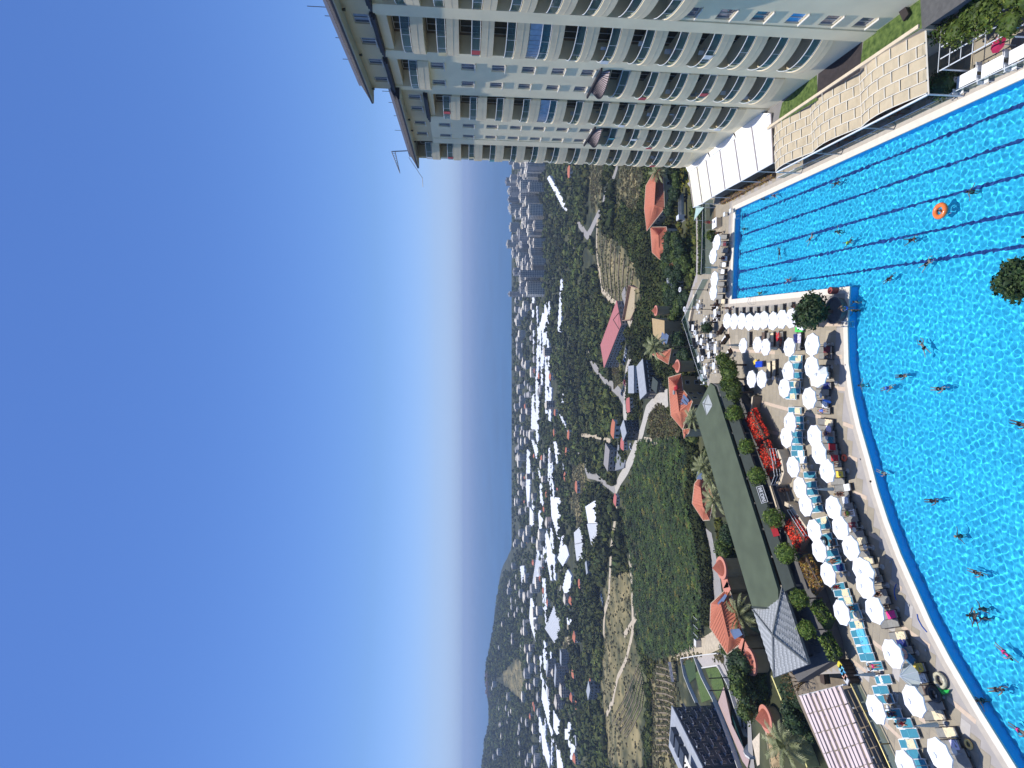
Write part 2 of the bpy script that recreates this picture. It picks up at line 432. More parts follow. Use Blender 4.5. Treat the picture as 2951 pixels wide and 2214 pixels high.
# ---- haze: one closed box of even air round the camera and everything built
hm = bpy.data.materials.new('air'); hm.use_nodes = True; nt = hm.node_tree; nt.nodes.remove(nt.nodes['Principled BSDF'])
vp = nt.nodes.new('ShaderNodeVolumePrincipled'); vp.inputs['Density'].default_value = .00013
vp.inputs['Color'].default_value = (.62, .78, 1, 1); vp.inputs['Anisotropy'].default_value = 0
nt.links.new(vp.outputs[0], nt.nodes['Material Output'].inputs['Volume'])
HZ = MB().bb(-31000, 31000, -300, 46000, -135, 75)
ob('haze', HZ, hm, kind='stuff')
# ================================================================== THE HOTEL TOWER
# local frame: x along the facade away from the camera (s), y out of the facade towards the pool (o)
TW = thing('hotel_tower', (26.4, 0, 0), 'tall cream hotel block with curved glass balconies and dark eaves', 'hotel', rz=R(90) - math.atan(KX))
SF = 1.0042
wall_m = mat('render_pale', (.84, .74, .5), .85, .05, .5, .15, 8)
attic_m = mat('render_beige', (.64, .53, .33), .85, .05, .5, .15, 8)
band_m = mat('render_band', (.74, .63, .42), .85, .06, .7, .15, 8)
tan_shaded_m = mat('render_tan_shaded', (.17, .125, .075), .85, .06, .7)  # tan render darkened; the shade of the balcony recesses is in its colour
dark_m = mat('dark_tile', (.02, .018, .025), .6, .3, 4)
metal_m = mat('white_rail', (.7, .72, .72), .35, .03)
frame_m = mat('window_frame_paint', (.55, .53, .47), .6, .05)
door_m = mat('dark_glazing', (.012, .014, .016), .08, .2, spec=.6)
teal_glass = mat('tinted_rail_glass', (.05, .13, .14), .05, .1, spec=.6, alpha=(.45, (.55, .72, .72)))
enc_m = mat('balcony_enclosure_glass', (.28, .4, .52), .1, .15, 2, spec=.6)
Z0 = 2.0
K0 = 43.5; FH = 3.025
def ztop(k): return K0 - FH * k
NEAR, STEP, FAR = 30.0, 61.4, 85.15
bays = [('c0', 36.5, 45.4, -1, 6), ('c1', 46.97, 52.97, -1, 11), ('c2', 54.6, 60.55, -1, -1), ('c2', 54.6, 60.55, 6, 11), ('c3', 62.45, 68.6, 0, 11), ('c4', 70.1, 76.1, 7, 11), ('c5', 78.0, 84.4, -1, 11)]
# body: the core stands 1.7 m back; outer walls fill everything that is no balcony
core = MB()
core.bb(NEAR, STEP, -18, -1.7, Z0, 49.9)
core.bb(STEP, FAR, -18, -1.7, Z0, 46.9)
ob('inner_wall', core, tan_shaded_m, TW)
w = MB()
def wallseg(s0, s1, z0, z1, o=0.0, mbx=None): (mbx or w).bb(s0, s1, -1.7, o, z0, z1)
att = MB()
holes = []   # windows
def win_wall(s0, s1, z0, z1, wins, mbx, o=0.0):
    """wall strip with window openings [(a,b,zb,zt)]"""
    cols = sorted(set([(a, b) for a, b, _, _ in wins])); cur = s0
    for a, b in cols:
        wallseg(cur, a, z0, z1, o, mbx)
        ws = sorted([(zb, zt) for a2, b2, zb, zt in wins if (a2, b2) == (a, b)]); zc = z0
        for zb, zt in ws:
            wallseg(a, b, zc, zb, o, mbx); mbx.bb(a, b, -1.7, o - .22, zb, zt); zc = zt
        wallseg(a, b, zc, z1, o, mbx); cur = b
    wallseg(cur, s1, z0, z1, o, mbx)
    holes.extend([(a, b, zb, zt, o) for a, b, zb, zt in wins])
ZB = ztop(11) - 2.0 - 1.02   # underside of the lowest balcony band
# near block
win0 = [(43.54, 45.0, 20.9 - FH*k, 22.2 - FH*k) for k in range(6)]
wallseg(NEAR, 36.5, Z0, 47.5)
win_wall(36.5, 45.4, Z0, ztop(6) - 3.02, win0, w)
wallseg(45.4, 46.97, Z0, 47.5, .10)
wallseg(52.97, 54.6, Z0, 47.5, .0)
wallseg(46.97, 52.97, Z0, ZB); wallseg(54.6, 60.55, Z0, ZB)
win2 = [(a, b, 39.0 - FH*k, 40.32 - FH*k) for k in range(-1, 5) for a, b in ((54.88, 56.25), (58.7, 59.95))]
win_wall(54.6, 60.55, ztop(6), ztop(-1) - 3.02, win2, w)
wallseg(60.55, STEP, Z0, 47.5, 0)
for a, b in ((36.5, 45.4), (46.97, 52.97), (54.6, 60.55)): wallseg(a, b, ztop(-1), 47.5, -.15)
ob('attic_wall', att, attic_m, TW) if att.v else None; wa = [(a, b, 48.0, 49.33) for a, b in ((38, 39.4), (42, 43.4), (47.2, 48.7), (51.0, 52.2), (54.85, 56.05), (58.65, 59.75))]
win_wall(NEAR, STEP, 47.5, 49.9, wa, att, -.02)
# far block
wallseg(STEP, 62.45, Z0, 44.3, -.12); wallseg(68.6, 70.1, Z0, 44.3, 0); wallseg(76.1, 78.0, Z0, 44.3, .08); wallseg(84.4, FAR, Z0, 44.3, 0)
wallseg(62.45, 68.6, Z0, ZB); wallseg(70.1, 76.1, Z0, ZB); wallseg(78.0, 84.4, Z0, ZB)
win4 = [(a, b, 41.8 - FH*k, 43.25 - FH*k) for k in range(7) for a, b in ((70.7, 71.95), (74.55, 75.7))]
win_wall(70.1, 76.1, ztop(7), 44.3, win4, w)
wallseg(62.45, 68.6, ztop(0), 44.3, -.15)
ob('attic_wall', att, attic_m, TW); att = MB(); wb = [(a, b, 44.95, 46.3) for a, b in ((62.9, 64.2), (66.1, 67.4), (70.7, 71.9), (74.5, 75.7))]
win_wall(STEP, 78.0, 44.3, 46.9, wb, att, -.14)
ob('attic_wall', att, attic_m, TW); att = MB(); wallseg(84.4, FAR, 44.3, 46.9, 0, att); 
ob('outer_wall', w, wall_m, TW); ob('attic_wall', att, attic_m, TW)
# end wall windows unseen; plinth step at the foot
# windows
cr = {}
for (a, b, zb, zt, o) in holes:
    key = (round(b - a, 2), round(zt - zb, 2))
    if key not in cr:
        L, Hh = b - a, zt - zb
        fr = MB(); t = .07
        fr.bb(0, L, -.2, -.12, 0, t); fr.bb(0, L, -.2, -.12, Hh - t, Hh); fr.bb(0, t, -.2, -.12, t, Hh - t); fr.bb(L - t, L, -.2, -.12, t, Hh - t); fr.bb(L/2 - .03, L/2 + .03, -.2, -.12, t, Hh - t)
        sl = MB().bb(-.12, L + .12, -.1, .16, -.1, 0)
        pn = MB().bb(t, L - t, -.175, -.165, t, Hh - t)
        cr[key] = (fr.mesh('window', frame_m), sl.mesh('sill', mat('sill_paint', (.68, .64, .55), .7, .04)), pn.mesh('pane', mat('window_glass', (.09, .11, .15), .06, .25, 1.2, spec=.7)))
    f_, s_, p_ = cr[key]
    wo_ = ob('window', f_, parent=TW, loc=(a, o, zb)); ob('sill', s_, parent=wo_); pp = ob('pane', p_, parent=wo_)
    if abs(a - 43.54) < .01 and abs(zt - (22.2 - 3*FH)) < .1: setmat(pp, mat('blue_blind_glass', (.05, .35, .7), .2, .1))
# towels and clothes hung on some railings come with the balconies
# little dark cornice roofs under the attic windows
for a, b in ((36.3, 45.6), (46.75, 53.1), (54.3, 60.75)):
    c = MB()
    for dz, oo in ((0, .62), (.16, .42), (.3, .2)): c.bb(a, b, -.1, oo, 47.36 + dz, 47.36 + dz + .17)
    ob('cornice', c, dark_m, TW)
c = MB()
for dz, oo in ((0, .62), (.16, .42), (.3, .2)): c.bb(62.2, 68.8, -.2, oo, 44.1 + dz, 44.27 + dz)
ob('cornice', c, dark_m, TW)
# balconies
def bow(s0, s1, b=1.02, e=.1, n=12):
    L = s1 - s0
    return [(s0 + L * i / n, e + b * math.sin(math.pi * i / n) ** .8) for i in range(n + 1)]
ACm = mat('ac_casing', (.35, .33, .29), .6, .05); fan_m = mat('fan_black', (.01, .01, .01), .6)
MESH = {}
def bay_meshes(L):
    key = round(L, 2)
    if key in MESH: return MESH[key]
    cv = bow(0, L); inner = bow(0, L, .96, -.03)
    band = MB(); n = len(cv)
    poly = cv + [(L, -1.7), (0, -1.7)]
    band.prism(poly, -1.02, -.10)
    cv2 = bow(0, L, 1.02, .112); band.prism(cv2 + [(L, -.1), (0, -.1)], -.5, -.47)
    # raised rim round the floor
    for i in range(n - 1):
        a, b, c, d = cv[i], cv[i+1], inner[i+1], inner[i]
        band.add([(a[0], a[1], -.10), (b[0], b[1], -.10), (c[0], c[1], -.10), (d[0], d[1], -.10), (a[0], a[1], .05), (b[0], b[1], .05), (c[0], c[1], .05), (d[0], d[1], .05)], [(4, 5, 6, 7)[::-1], (0, 1, 5, 4), (3, 7, 6, 2)])
    mid = bow(0, L, .99, .03)
    rail = MB(); rail.tube([(p[0], p[1], .88) for p in mid], .035, 5)
    rail.tube([(p[0], p[1], .14) for p in mid], .018, 4)
    for i in (0, 3, 6, 9, 12): rail.tube([(mid[i][0], mid[i][1], .03), (mid[i][0], mid[i][1], .88)], .022, 4)
    panes = []
    for i0 in (0, 3, 6, 9):
        g = MB()
        for i in range(i0, i0 + 3):
            a, b = mid[i], mid[i+1]; g.add([(a[0], a[1], .16), (b[0], b[1], .16), (b[0], b[1], .84), (a[0], a[1], .84)], [(0, 1, 2, 3)])
        panes.append(g.mesh('glass_pane', teal_glass))
    door = MB(); door.bb(L*.52, L*.52 + 2.2, -1.7, -1.64, -.08, 1.85)
    dfr = MB()
    for x in (0, 1.08, 2.16): dfr.bb(L*.52 + x, L*.52 + x + .05, -1.64, -1.6, -.08, 1.85)
    dfr.bb(L*.52, L*.52 + 2.2, -1.64, -1.6, 1.85, 1.92)
    ac = MB(); ac.bb(0, .8, 0, .3, 0, .58)
    fan = MB(); fan.tube([(.3, .3, .29), (.3, .325, .29)], .22, 12)
    enc = MB(); encb = bow(0, L, .93, .0)
    for i in range(n - 1):
        a, b = encb[i], encb[i+1]; q = .04
        enc.add([(a[0] + q, a[1], .05), (b[0], b[1], .05), (b[0], b[1], 1.95), (a[0] + q, a[1], 1.95)], [(0, 1, 2, 3)])
    MESH[key] = (band.mesh('balcony', band_m), rail.mesh('railing', metal_m), panes, door.mesh('balcony_door', door_m), dfr.mesh('door_frame', frame_m), ac.mesh('air_conditioner', ACm), fan.mesh('fan', fan_m), enc.mesh('enclosure', enc_m))
    return MESH[key]
chair_w = mat('plastic_chair', (.5, .52, .52), .5, .05)
pc = MB(); pc.box((0, 0, .42), (.42, .42, .04)); pc.box((0, -.2, .68), (.42, .04, .5))
for a in (-.18, .18):
    for b in (-.18, .18): pc.box((a, b, .2), (.03, .03, .42))
pcm = pc.mesh('chair', chair_w)
bal = {}
for nm, s0, s1, k0, k1 in bays:
    band, rail, panes, door, dfr, ac, fan, enc = bay_meshes(s1 - s0)
    for k in range(k0, k1 + 1):
        z = ztop(k) - 2.0
        b = ob('balcony', band, parent=TW, loc=(s0, 0, z)); bal[(nm, k)] = b
        ob('railing', rail, parent=b)
        for p in panes: ob('glass_pane', p, parent=b)
        ob('balcony_door', door, parent=b); ob('door_frame', dfr, parent=b)
        if rnd.random() < .75:
            ob('air_conditioner', ac, parent=b, loc=(.5 + rnd.random(), -1.65, .9)); 
        if rnd.random() < .5 and k > 2:
            ob('chair', pcm, parent=b, loc=(rnd.uniform(2, 5), -.1, 0), rz=rnd.uniform(0, 6))
        if rnd.random() < .3:
            hx = rnd.uniform(1.2, 4.5); hy = .03 + .99 * math.sin(math.pi * hx / (s1 - s0)) ** .8 + .05
            ob('hung_towel', MB().box((0, 0, .5), (.7, .03, .75)), mat('hung_' + str(int(rnd.random()*5)), rnd.choice(((.75, .75, .72), (.1, .3, .5), (.55, .1, .1), (.7, .6, .35), (.15, .4, .4))), .9), b, loc=(hx, hy, 0))
        if (nm, k) in (('c1', 3), ('c3', 4)): ob('enclosure', enc, parent=b)
        if (nm, k) in (('c5', -1),): pass
# side and ceiling returns of the top recesses are the walls above; small striped awning roofs over the middle bays
aw_m = mat('awning_boards', (.5, .4, .38), .7, .08, 2)
for s0, s1, k in ((54.6, 60.55, 6), (70.1, 76.1, 7)):
    cv = bow(s0 - .1, s1 + .1, 1.15, .1); zt = ztop(k) + .55; zb_ = ztop(k) + .12
    a = MB(); top = [(p[0] * .7 + (s0 + s1) / 2 * .3, -.02) for p in cv]
    n = len(cv)
    vs = [(p[0], p[1], zb_) for p in cv] + [(q[0], q[1], zt + .55) for q in top]
    a.add(vs, [(i, i+1, n+i+1, n+i) for i in range(n - 1)]); a.add([(p[0], p[1], zb_) for p in cv], [tuple(range(n))])
    aw = ob('porch_roof', a, aw_m, TW)
    for i in range(n - 1):
        for j in (0, .5):
            f = lambda t: tuple(Vector(vs[i]).lerp(Vector(vs[i+1]), t))
            g2 = lambda t: tuple(Vector(vs[n+i]).lerp(Vector(vs[n+i+1]), t))
            p0, p1 = Vector(f(j)), Vector(g2(j)); up = Vector((0, .02, .03))
            ob('batten', MB().tube([p0 + up, p1 + up], .03, 4), dark_m, aw)
    b = MB().tube([(p[0], p[1], zb_) for p in cv], .06, 5); ob('gutter', b, dark_m, aw)
    ob('wall_flashing', MB().bb(s0 - .3, s1 + .3, 0, .3, zt + .45, zt + .62), dark_m, aw)
    w2 = MB().prism(bow(s0, s1, .98, .08) + [(s1, -1.7), (s0, -1.7)], ztop(k) - .0, zb_ - .02); ob('porch_beam', w2, band_m, TW)
# roofs: soffit, eave edge, dark tiles, parapet
tile_m = mat('roof_tile_dark', (.035, .034, .045), .55, .35, 6, .4, 9)
soff_m = mat('soffit_paint', (.46, .43, .33), .8, .05)
par_m = mat('parapet_grey', (.36, .33, .33), .8, .06)
for s0, s1, z, name in ((NEAR, 62.3, 49.9, 0), (60.9, 86.2, 46.9, 1)):
    e = 1.22
    r = MB(); r.prism([(s0, e), (s1, e), (s1, -19), (s0, -19)], z, z + .1); ob('soffit', r, soff_m, TW)
    r = MB().prism([(s0 - .02, e + .03), (s1 + .03, e + .03), (s1 + .03, -19.03), (s0 - .02, -19.03)], z + .1, z + .26); ob('eave_edge', r, dark_m, TW)
    sl = 1.25; zz = z + .26; zt_ = z + 1.0
    a, b = (s0, e), (s1, e)
    q = MB().add([(s0, e, zz), (s1, e, zz), (s1, -19, zz), (s0, -19, zz), (s0 , e - sl, zt_), (s1 - sl, e - sl, zt_), (s1 - sl, -19 + sl, zt_), (s0, -19 + sl, zt_)],
                 [(0, 1, 5, 4), (1, 2, 6, 5), (2, 3, 7, 6), (4, 5, 6, 7), (3, 0, 4, 7)])
    ro = ob('tiled_roof', q, tile_m, TW)
    for i in range(int((s1 - s0) / .45)):
        s = s0 + .2 + i * .45
        if s < s1 - sl: ob('roof_tile', MB().tube([(s, e - .02, zz + .03), (s, e - sl + .02, zt_ + .03)], .07, 5), tile_m, ro)
    ob('parapet', MB().bb(s0, s1 - 1.3, -.3, -.03, zt_, zt_ + .35), par_m, TW)
# downlights and roof antennas
for s in (39, 46.2, 53.6, 60.9, 69.3, 73, 77.2):
    z = 49.9 if s < 61.4 else 46.9
    ob('wall_lamp', MB().lathe([(.02, -.3), (.14, -.28), (.1, -.05), (.04, 0)], 8, (s, .25, z)), mat('lamp_dark', (.08, .07, .05), .5), TW)
for s, h in ((47.2, 1.7), (44, .9), (48.5, .6), (52, .5), (56, .7), (63, .9), (66, .6), (70, .5), (75, 1.0)):
    z = 51.2 if s < 61 else 48.2
    ob('antenna', MB().tube([(s, -.4, z - .4), (s, -.4, z + h)], .03, 4), mat('antenna_metal', (.12, .1, .12), .5), TW)
# suspended cleaning crane on the far roof
cg = MB()
A = Vector((83.5, -.5, 48.0)); B = Vector((82.6, .0, 50.6)); Cx = Vector((87.8, 1.6, 50.0)); D = Vector((88.6, 2.0, 46.6))
cg.tube([A, B], .09, 4); cg.tube([B, Cx], .07, 4); cg.tube([B + Vector((0, 0, -.5)), Cx], .07, 4)
for t in np.linspace(.05, .9, 9):
    cg.tube([B.lerp(Cx, t), (B + Vector((0, 0, -.5))).lerp(Cx, min(1, t + .06))], .035, 3)
cg.tube([Vector((83.5, .5, 48.2)), D], .05, 4); cg.tube([D, D + Vector((.3, 1.3, -.05))], .05, 4)
ob('roof_crane', cg, mat('crane_paint', (.35, .38, .42), .5), TW)
# balustrades and plinth recess at the foot of the tower
ob('plinth', MB().bb(NEAR, FAR + .3, -1.0, .2, 1.0, 3.4), mat('plinth_render', (.45, .42, .34), .85, .08), TW)
# ================================================================== ON THE DECK
ORD = ['first','second','third','fourth','fifth','sixth','seventh','eighth','ninth','tenth','eleventh','twelfth','thirteenth','fourteenth','fifteenth','sixteenth','seventeenth','eighteenth','nineteenth','twentieth','twenty-first','twenty-second','twenty-third','twenty-fourth','twenty-fifth','twenty-sixth','twenty-seventh','twenty-eighth','twenty-ninth','thirtieth','thirty-first','thirty-second','thirty-third','thirty-fourth','thirty-fifth','thirty-sixth','thirty-seventh','thirty-eighth','thirty-ninth','fortieth','forty-first','forty-second','forty-third','forty-fourth','forty-fifth','forty-sixth','forty-seventh','forty-eighth']
white_cloth = mat('white_canvas', (.86, .86, .86), .85, .03, 3)
grey_cloth = mat('grey_canvas', (.45, .5, .48), .85, .05, 3)
pole_m = mat('pole_metal', (.45, .45, .45), .4, .05, metal=.5)
conc_m = mat('parasol_base_stone', (.4, .39, .37), .8, .1, 4)
def parasol_meshes(rad=1.4, slope=.5, droop=0.0, seed=0):
    rr = random.Random(seed)
    n = 8; can = MB(); apex = (0, 0, 2.35 + slope)
    pts = []
    for k in range(n):
        a = 2*math.pi*(k + .5)/n; q = rad * (1 + (rr.uniform(-.04, .04) if droop else 0)); pts.append((q*math.cos(a), q*math.sin(a), 2.35 - droop*abs(math.cos(a*1.0))*rr.uniform(.6, 1.3)))
    ring = []
    for k in range(n):
        a, b = pts[k], pts[(k+1) % n]; ring += [a, ((a[0]+b[0])/2*.97, (a[1]+b[1])/2*.97, (a[2]+b[2])/2 + .02)]
    m = len(ring); mid = [(p[0]*.5, p[1]*.5, (p[2]+apex[2])/2 + .06 - (.03 if i % 2 else 0)) for i, p in enumerate(ring)]
    low = [(p[0]*1.0, p[1]*1.0, p[2]-.12) for p in ring]
    vs = [apex] + mid + ring + low
    fs = [(0, 1+i, 1+(i+1) % m) for i in range(m)]
    fs += [(1+i, 1+m+i, 1+m+(i+1) % m, 1+(i+1) % m) for i in range(m)]
    fs += [(1+m+i, 1+2*m+i, 1+2*m+(i+1) % m, 1+m+(i+1) % m) for i in range(m)]
    can.add(vs, fs)
    cap = MB().lathe([(.26, apex[2]-.02), (.14, apex[2]+.06), (.03, apex[2]+.14)], 8)
    pole = MB().tube([(0, 0, 0), (0, 0, apex[2])], .03, 6)
    for k in range(n):
        a = pts[k]; pole.tube([(0, 0, apex[2]-.08), (a[0]*.97, a[1]*.97, a[2]-.03)], .012, 3)
    base = MB().lathe([(.3, 0), (.3, .06), (.06, .1), (.05, .35)], 10)
    return can.mesh('canopy', white_cloth), cap.mesh('cap', white_cloth), pole.mesh('pole', pole_m), base.mesh('base', conc_m)
PSETS = [parasol_meshes(1.42, .5, 0, 1), parasol_meshes(1.4, .45, .12, 2), parasol_meshes(1.4, .5, .25, 5)]
def parasol(px, py, label, group, kind=0, rad=1.0, tilt=None, z=0.0):
    p = G(px, py, z + 2.6)
    t = thing('parasol', (p.x, p.y, z), label, 'parasol', group, rnd.uniform(0, .78))
    c, k, q, b = PSETS[kind]
    for nm, me in (('canopy', c), ('cap', k), ('pole', q), ('base', b)): o = ob(nm, me, parent=t)
    t.scale = (rad*.9, rad*.9, 1)
    if tilt: t.rotation_euler[0] = tilt[0]; t.rotation_euler[1] = tilt[1]
    return t
rowA = [(2060.7,699), (2050,738), (2054,805), (2051,843)]
for i, p in enumerate(rowA): parasol(*p, 'white parasol by the far end of the pool, %s from the hotel' % ORD[i], 'white parasols at the far end of the pool', rad=.98)
s_ = 5.53
rowB = [(775,690),(885,700),(1005,695),(1125,710),(1240,700),(1355,680),(1490,690),(1640,665),(1790,650),(1950,680)]
for i, p in enumerate(rowB): parasol(1950 + p[0]/s_, 800 + p[1]/s_, 'white parasol in the tight straight row, %s from the cafe tables' % ORD[i], 'white parasols packed edge to edge', kind=1 if i in (4, 6) else 0, rad=.93)
rowC = [(1030,1085),(1255,1070),(1385,1110),(1760,1110),(2120,1070)]
for i, p in enumerate(rowC): parasol(1950 + p[0]/s_, 800 + p[1]/s_, 'white parasol in the loose row of five, %s from the cafe tables' % ORD[i], 'white parasols in the loose row', rad=(.85, .85, .88, .92, 1.02)[i])
rowD = [(2160,1093),(2189,1093),(2262,1069),(2254,1119),(2268,1217),(2260,1261),(2279,1346),(2299,1406),(2315,1457),(2339.5,1530),(2354,1587),(2379,1656),(2418,1766),(2516,2045),(2603,2210)]
for i, p in enumerate(rowD): parasol(*p, 'white parasol in the inner row beside the snack bar, %s from the cafe end' % ORD[i], 'white parasols of the inner row', kind=2 if i in (2, 4) else 0, rad=1.0 if i > 3 else .95)
rowE = [(2332,1058),(2345,1103),(2325,1148),(2340,1257),(2353,1306),(2375,1358),(2394,1464),(2414,1522),(2444,1580),(2470,1636),(2485,1689),(2511,1759),(2564,1885),(2625,2021),(2699,2177)]
for i, p in enumerate(rowE): parasol(*p, 'white parasol in the row nearest the curved pool edge, %s from the round planter' % ORD[i], 'white parasols of the poolside row', kind=1 if i in (1, 5, 11) else 0, tilt=(.25, .2) if i == 1 else ((.1, -.16) if i == 9 else None), rad=.99)
# folded parasols
def closed(px, py, label, lean=(0, 0), m=grey_cloth):
    p = G(px, py, 1.3); t = thing('closed_parasol', (p.x, p.y, 0), label, 'parasol', 'folded grey parasols')
    mb = MB().lathe([(.05, .75), (.2, .8), (.17, 1.3), (.12, 2.0), (.04, 2.7), (.01, 2.8)], 8)
    ob('canopy', mb, m, t); ob('pole', MB().tube([(0, 0, 0), (0, 0, 2.85)], .028, 6), pole_m, t); ob('base', MB().lathe([(.3, 0), (.3, .06), (.06, .1)], 10), conc_m, t)
    t.rotation_euler = (lean[0], lean[1], 0)
for a in (((2058,771), 'folded pale parasol standing by the far pool end'), ((2388,1410), 'folded grey parasol beside the wide sun bed at mid deck'), ((2685,2090), 'folded grey parasol near the bag and the yellow ring'), ((2505,1944), 'folded grey parasol above the empty paving by the white towels'), ((2120,995), 'folded grey parasol between the loose row parasols'), ((2227,1004), 'folded grey parasol lying low beside striped towels')):
    closed(*a[0], a[1])
p = G(2612, 1948, 2.0); t = thing('half_open_parasol', (p.x, p.y, 0), 'half open grey parasol frame with bare pale ribs', 'parasol')
mb = MB(); n = 8; rim = [(1.0*math.cos(2*math.pi*k/n), 1.0*math.sin(2*math.pi*k/n), 1.55) for k in range(n)]
mb.add([(0, 0, 2.6)] + rim, [(0, 1+k, 1+(k+1) % n) for k in range(n)]); ob('canopy', mb, grey_cloth, t)
for k in range(n): ob('rib', MB().tube([(0, 0, 2.62), (rim[k][0]*1.02, rim[k][1]*1.02, 1.57)], .025, 4), metal_m, t)
ob('pole', MB().tube([(0, 0, 0), (0, 0, 2.6)], .03, 6), pole_m, t)
# sun loungers
teal_m = mat('teal_mesh_fabric', (.035, .22, .30), .7, .08, 5); lw = mat('lounger_white_frame', (.75, .77, .76), .5, .04)
grey_m = mat('taupe_cushion', (.26, .25, .22), .9, .1, 4, .3, 12); dk = mat('lounger_dark_frame', (.03, .022, .02), .6, .1)
def lounger_proto(kind, back):
    fab, frm = (teal_m, lw) if kind == 't' else (grey_m, dk)
    W_ = .68; th = .03 if kind == 't' else .09; nm = 'sun_lounger'
    t = thing(nm, (0, 0, -60), 'x', 'sun lounger')
    bed = MB().bb(-W_/2 + .05, W_/2 - .05, -.98, .3, .34, .34 + th); ob('bed', bed, fab, t)
    M = Matrix.Translation((0, .3, .34)) @ Matrix.Rotation(back, 4, 'X')
    bk = MB().box((0, .33, th/2), (W_ - .1, .66, th), M=M); ob('backrest', bk, fab, t)
    fr = MB(); 
    for sx in (-1, 1):
        fr.bb(sx*W_/2 - .025, sx*W_/2 + .025, -1.0, .96, .27, .35)
    fr.bb(-W_/2, W_/2, -1.0, -.95, .27, .35); fr.bb(-W_/2, W_/2, .93, .98, .27, .35)
    ob('frame', fr, frm, t)
    bf = MB()
    for sx in (-1, 1): bf.box((sx*(W_/2 - .04), .34, .01), (.05, .7, .05), M=M)
    bf.box((0, .68, .01), (W_ - .03, .05, .05), M=M); ob('backrest_frame', bf, frm, t)
    for sx in (-1, 1):
        for sy in (-.8, .75): ob('leg', MB().bb(sx*(W_/2-.03) - .025, sx*(W_/2-.03) + .025, sy - .04, sy + .04, 0, .28), frm, t)
    if kind == 't': ob('stitch_band', MB().bb(-W_/2 + .06, W_/2 - .06, .1, .16, .372, .378), mat('teal_light', (.12, .4, .48), .7), t)
    return t
LP = {(k, b): lounger_proto(k, R(b)) for k in 'tg' for b in (4, 32)}
LUSED = set()
def head_dir(px, py, sl):
    """direction from foot to head; the row's tilt in the picture is sl"""
    a, b = G(px, py), G(px - 30, py - 30 * sl); d = b - a
    return math.atan2(-d.x, d.y)
LOUN = []
def lounger(px, py, kind, back, label, group, rz):
    p = G(px, py, .35); pr = LP[(kind, back)]
    o = place(pr, (kind, back) not in LUSED, (p.x, p.y, .02), rz, label, group); o.scale = (1.12, 1.1, 1.0); LUSED.add((kind, back)); LOUN.append((o, p, rz, back)); return o
def towel(lo, m, label, y0=-.9, y1=.2, cat='towel', wav=.02, strips=None):
    o, p, rz, back = lo
    mb = MB(); n = 7; W_ = .68
    base = .44 if 'g' in o['k_'] else .38
    vs = []; 
    for i in range(n + 1):
        y = y0 + (y1 - y0) * i / n
        zz = base + (max(0, y - .3) * math.tan(R(back)) if back > 10 else 0)
        for x in (-W_/2, -W_/6, W_/6, W_/2): vs.append((x + rnd.uniform(-.03, .03), y, zz + rnd.uniform(.005, wav + .01)))
    k = len(vs); vs += [(v[0], v[1], v[2] - .02) for v in vs]; fs = []
    for i in range(n):
        for j in range(3):
            a = i*4 + j; fs.append((a, a+1, a+5, a+4)); fs.append((a+4+k, a+5+k, a+1+k, a+k))
    for i in range(n): fs += [(i*4, i*4+4, i*4+4+k, i*4+k), (i*4+3+k, i*4+7+k, i*4+7, i*4+3)]
    fs += [(0, k, k+1, 1), (1, k+1, k+2, 2), (2, k+2, k+3, 3)]; a = n*4; fs += [(a+1, a+1+k, a+k, a), (a+2, a+2+k, a+1+k, a+1), (a+3, a+3+k, a+2+k, a+2)]
    mb.add(vs, fs)
    t = ob('towel', mb, m, loc=(p.x, p.y, .0), rz=rz); tag(t, label, cat, None); return t
TEAL = [(2296,1033),(2296,1055),(2295,1082),(2291,1108),(2290,1127),(2280,1142),(2294,1183),(2299,1209),(2300,1229),(2296,1252),(2296,1270),(2298,1292),(2302,1307),(2308,1326),(2334,1369),(2336,1398),(2340,1418),(2348,1441),(2354,1467),(2369,1502),(2375,1515),(2380,1549),(2394,1565),(2398,1594),(2406,1617),(2415,1637),(2416,1692),(2430,1709),(2438,1731),(2455,1753),(2463,1773),(2469,1800),(2474,1825),(2483,1847),(2491,1872),(2499,1894),(2522,1920),(2546,1959),(2539,1989),(2552,2015),(2575,2058),(2605,2085),(2622,2114),(2618,2144),(2625,2174),(2645,2203)]
GREY = [(2379,1008),(2380,1026),(2372,1063),(2375,1081),(2378,1112),(2371,1131),(2370,1165),(2375,1184),(2383,1217),(2381,1236),(2387,1250),(2389,1268),(2394,1288),(2397,1304),(2401,1320),(2406,1337),(2416,1367),(2416,1388),(2433,1406),(2428,1424),(2429,1443),(2439,1460),(2448,1480),(2453,1498),(2453,1516),(2470,1542),(2479,1561),(2487,1599),(2498,1617),(2513,1651),(2522,1670),(2535,1712),(2543,1731),(2563,1773),(2568,1797),(2590,1833),(2593,1855),(2607,1875),(2641,1925),(2650,1957),(2668,1989),(2694,2035),(2697,2062),(2730,2111),(2740,2147),(2757,2174),(2770,2200)]
sl_of = lambda py: lerp(py, [(1000, .0), (1250, .08), (1500, -.18), (1700, -.12), (2214, -.02)])
TL, GL = [], []
for i, p in enumerate(TEAL):
    b = 4 if (i % 3 or i > 30) else 32
    g = lounger(p[0], p[1], 't', b, 'teal sun lounger in the snack bar side row, %s from the cafe end' % ORD[i], 'teal sun loungers', head_dir(p[0], p[1], sl_of(p[1]) + rnd.uniform(-.05, .05)))
    g['k_'] = 't'; TL.append(LOUN[-1])
for i, p in enumerate(GREY):
    b = 4 if i % 2 else 32
    g = lounger(p[0], p[1], 'g', b, 'taupe sun lounger in the poolside row, %s from the round planter' % ORD[i], 'taupe sun loungers by the pool', head_dir(p[0], p[1], sl_of(p[1]) * 1.3 + rnd.uniform(-.07, .07)))
    g['k_'] = 'g'; GL.append(LOUN[-1])
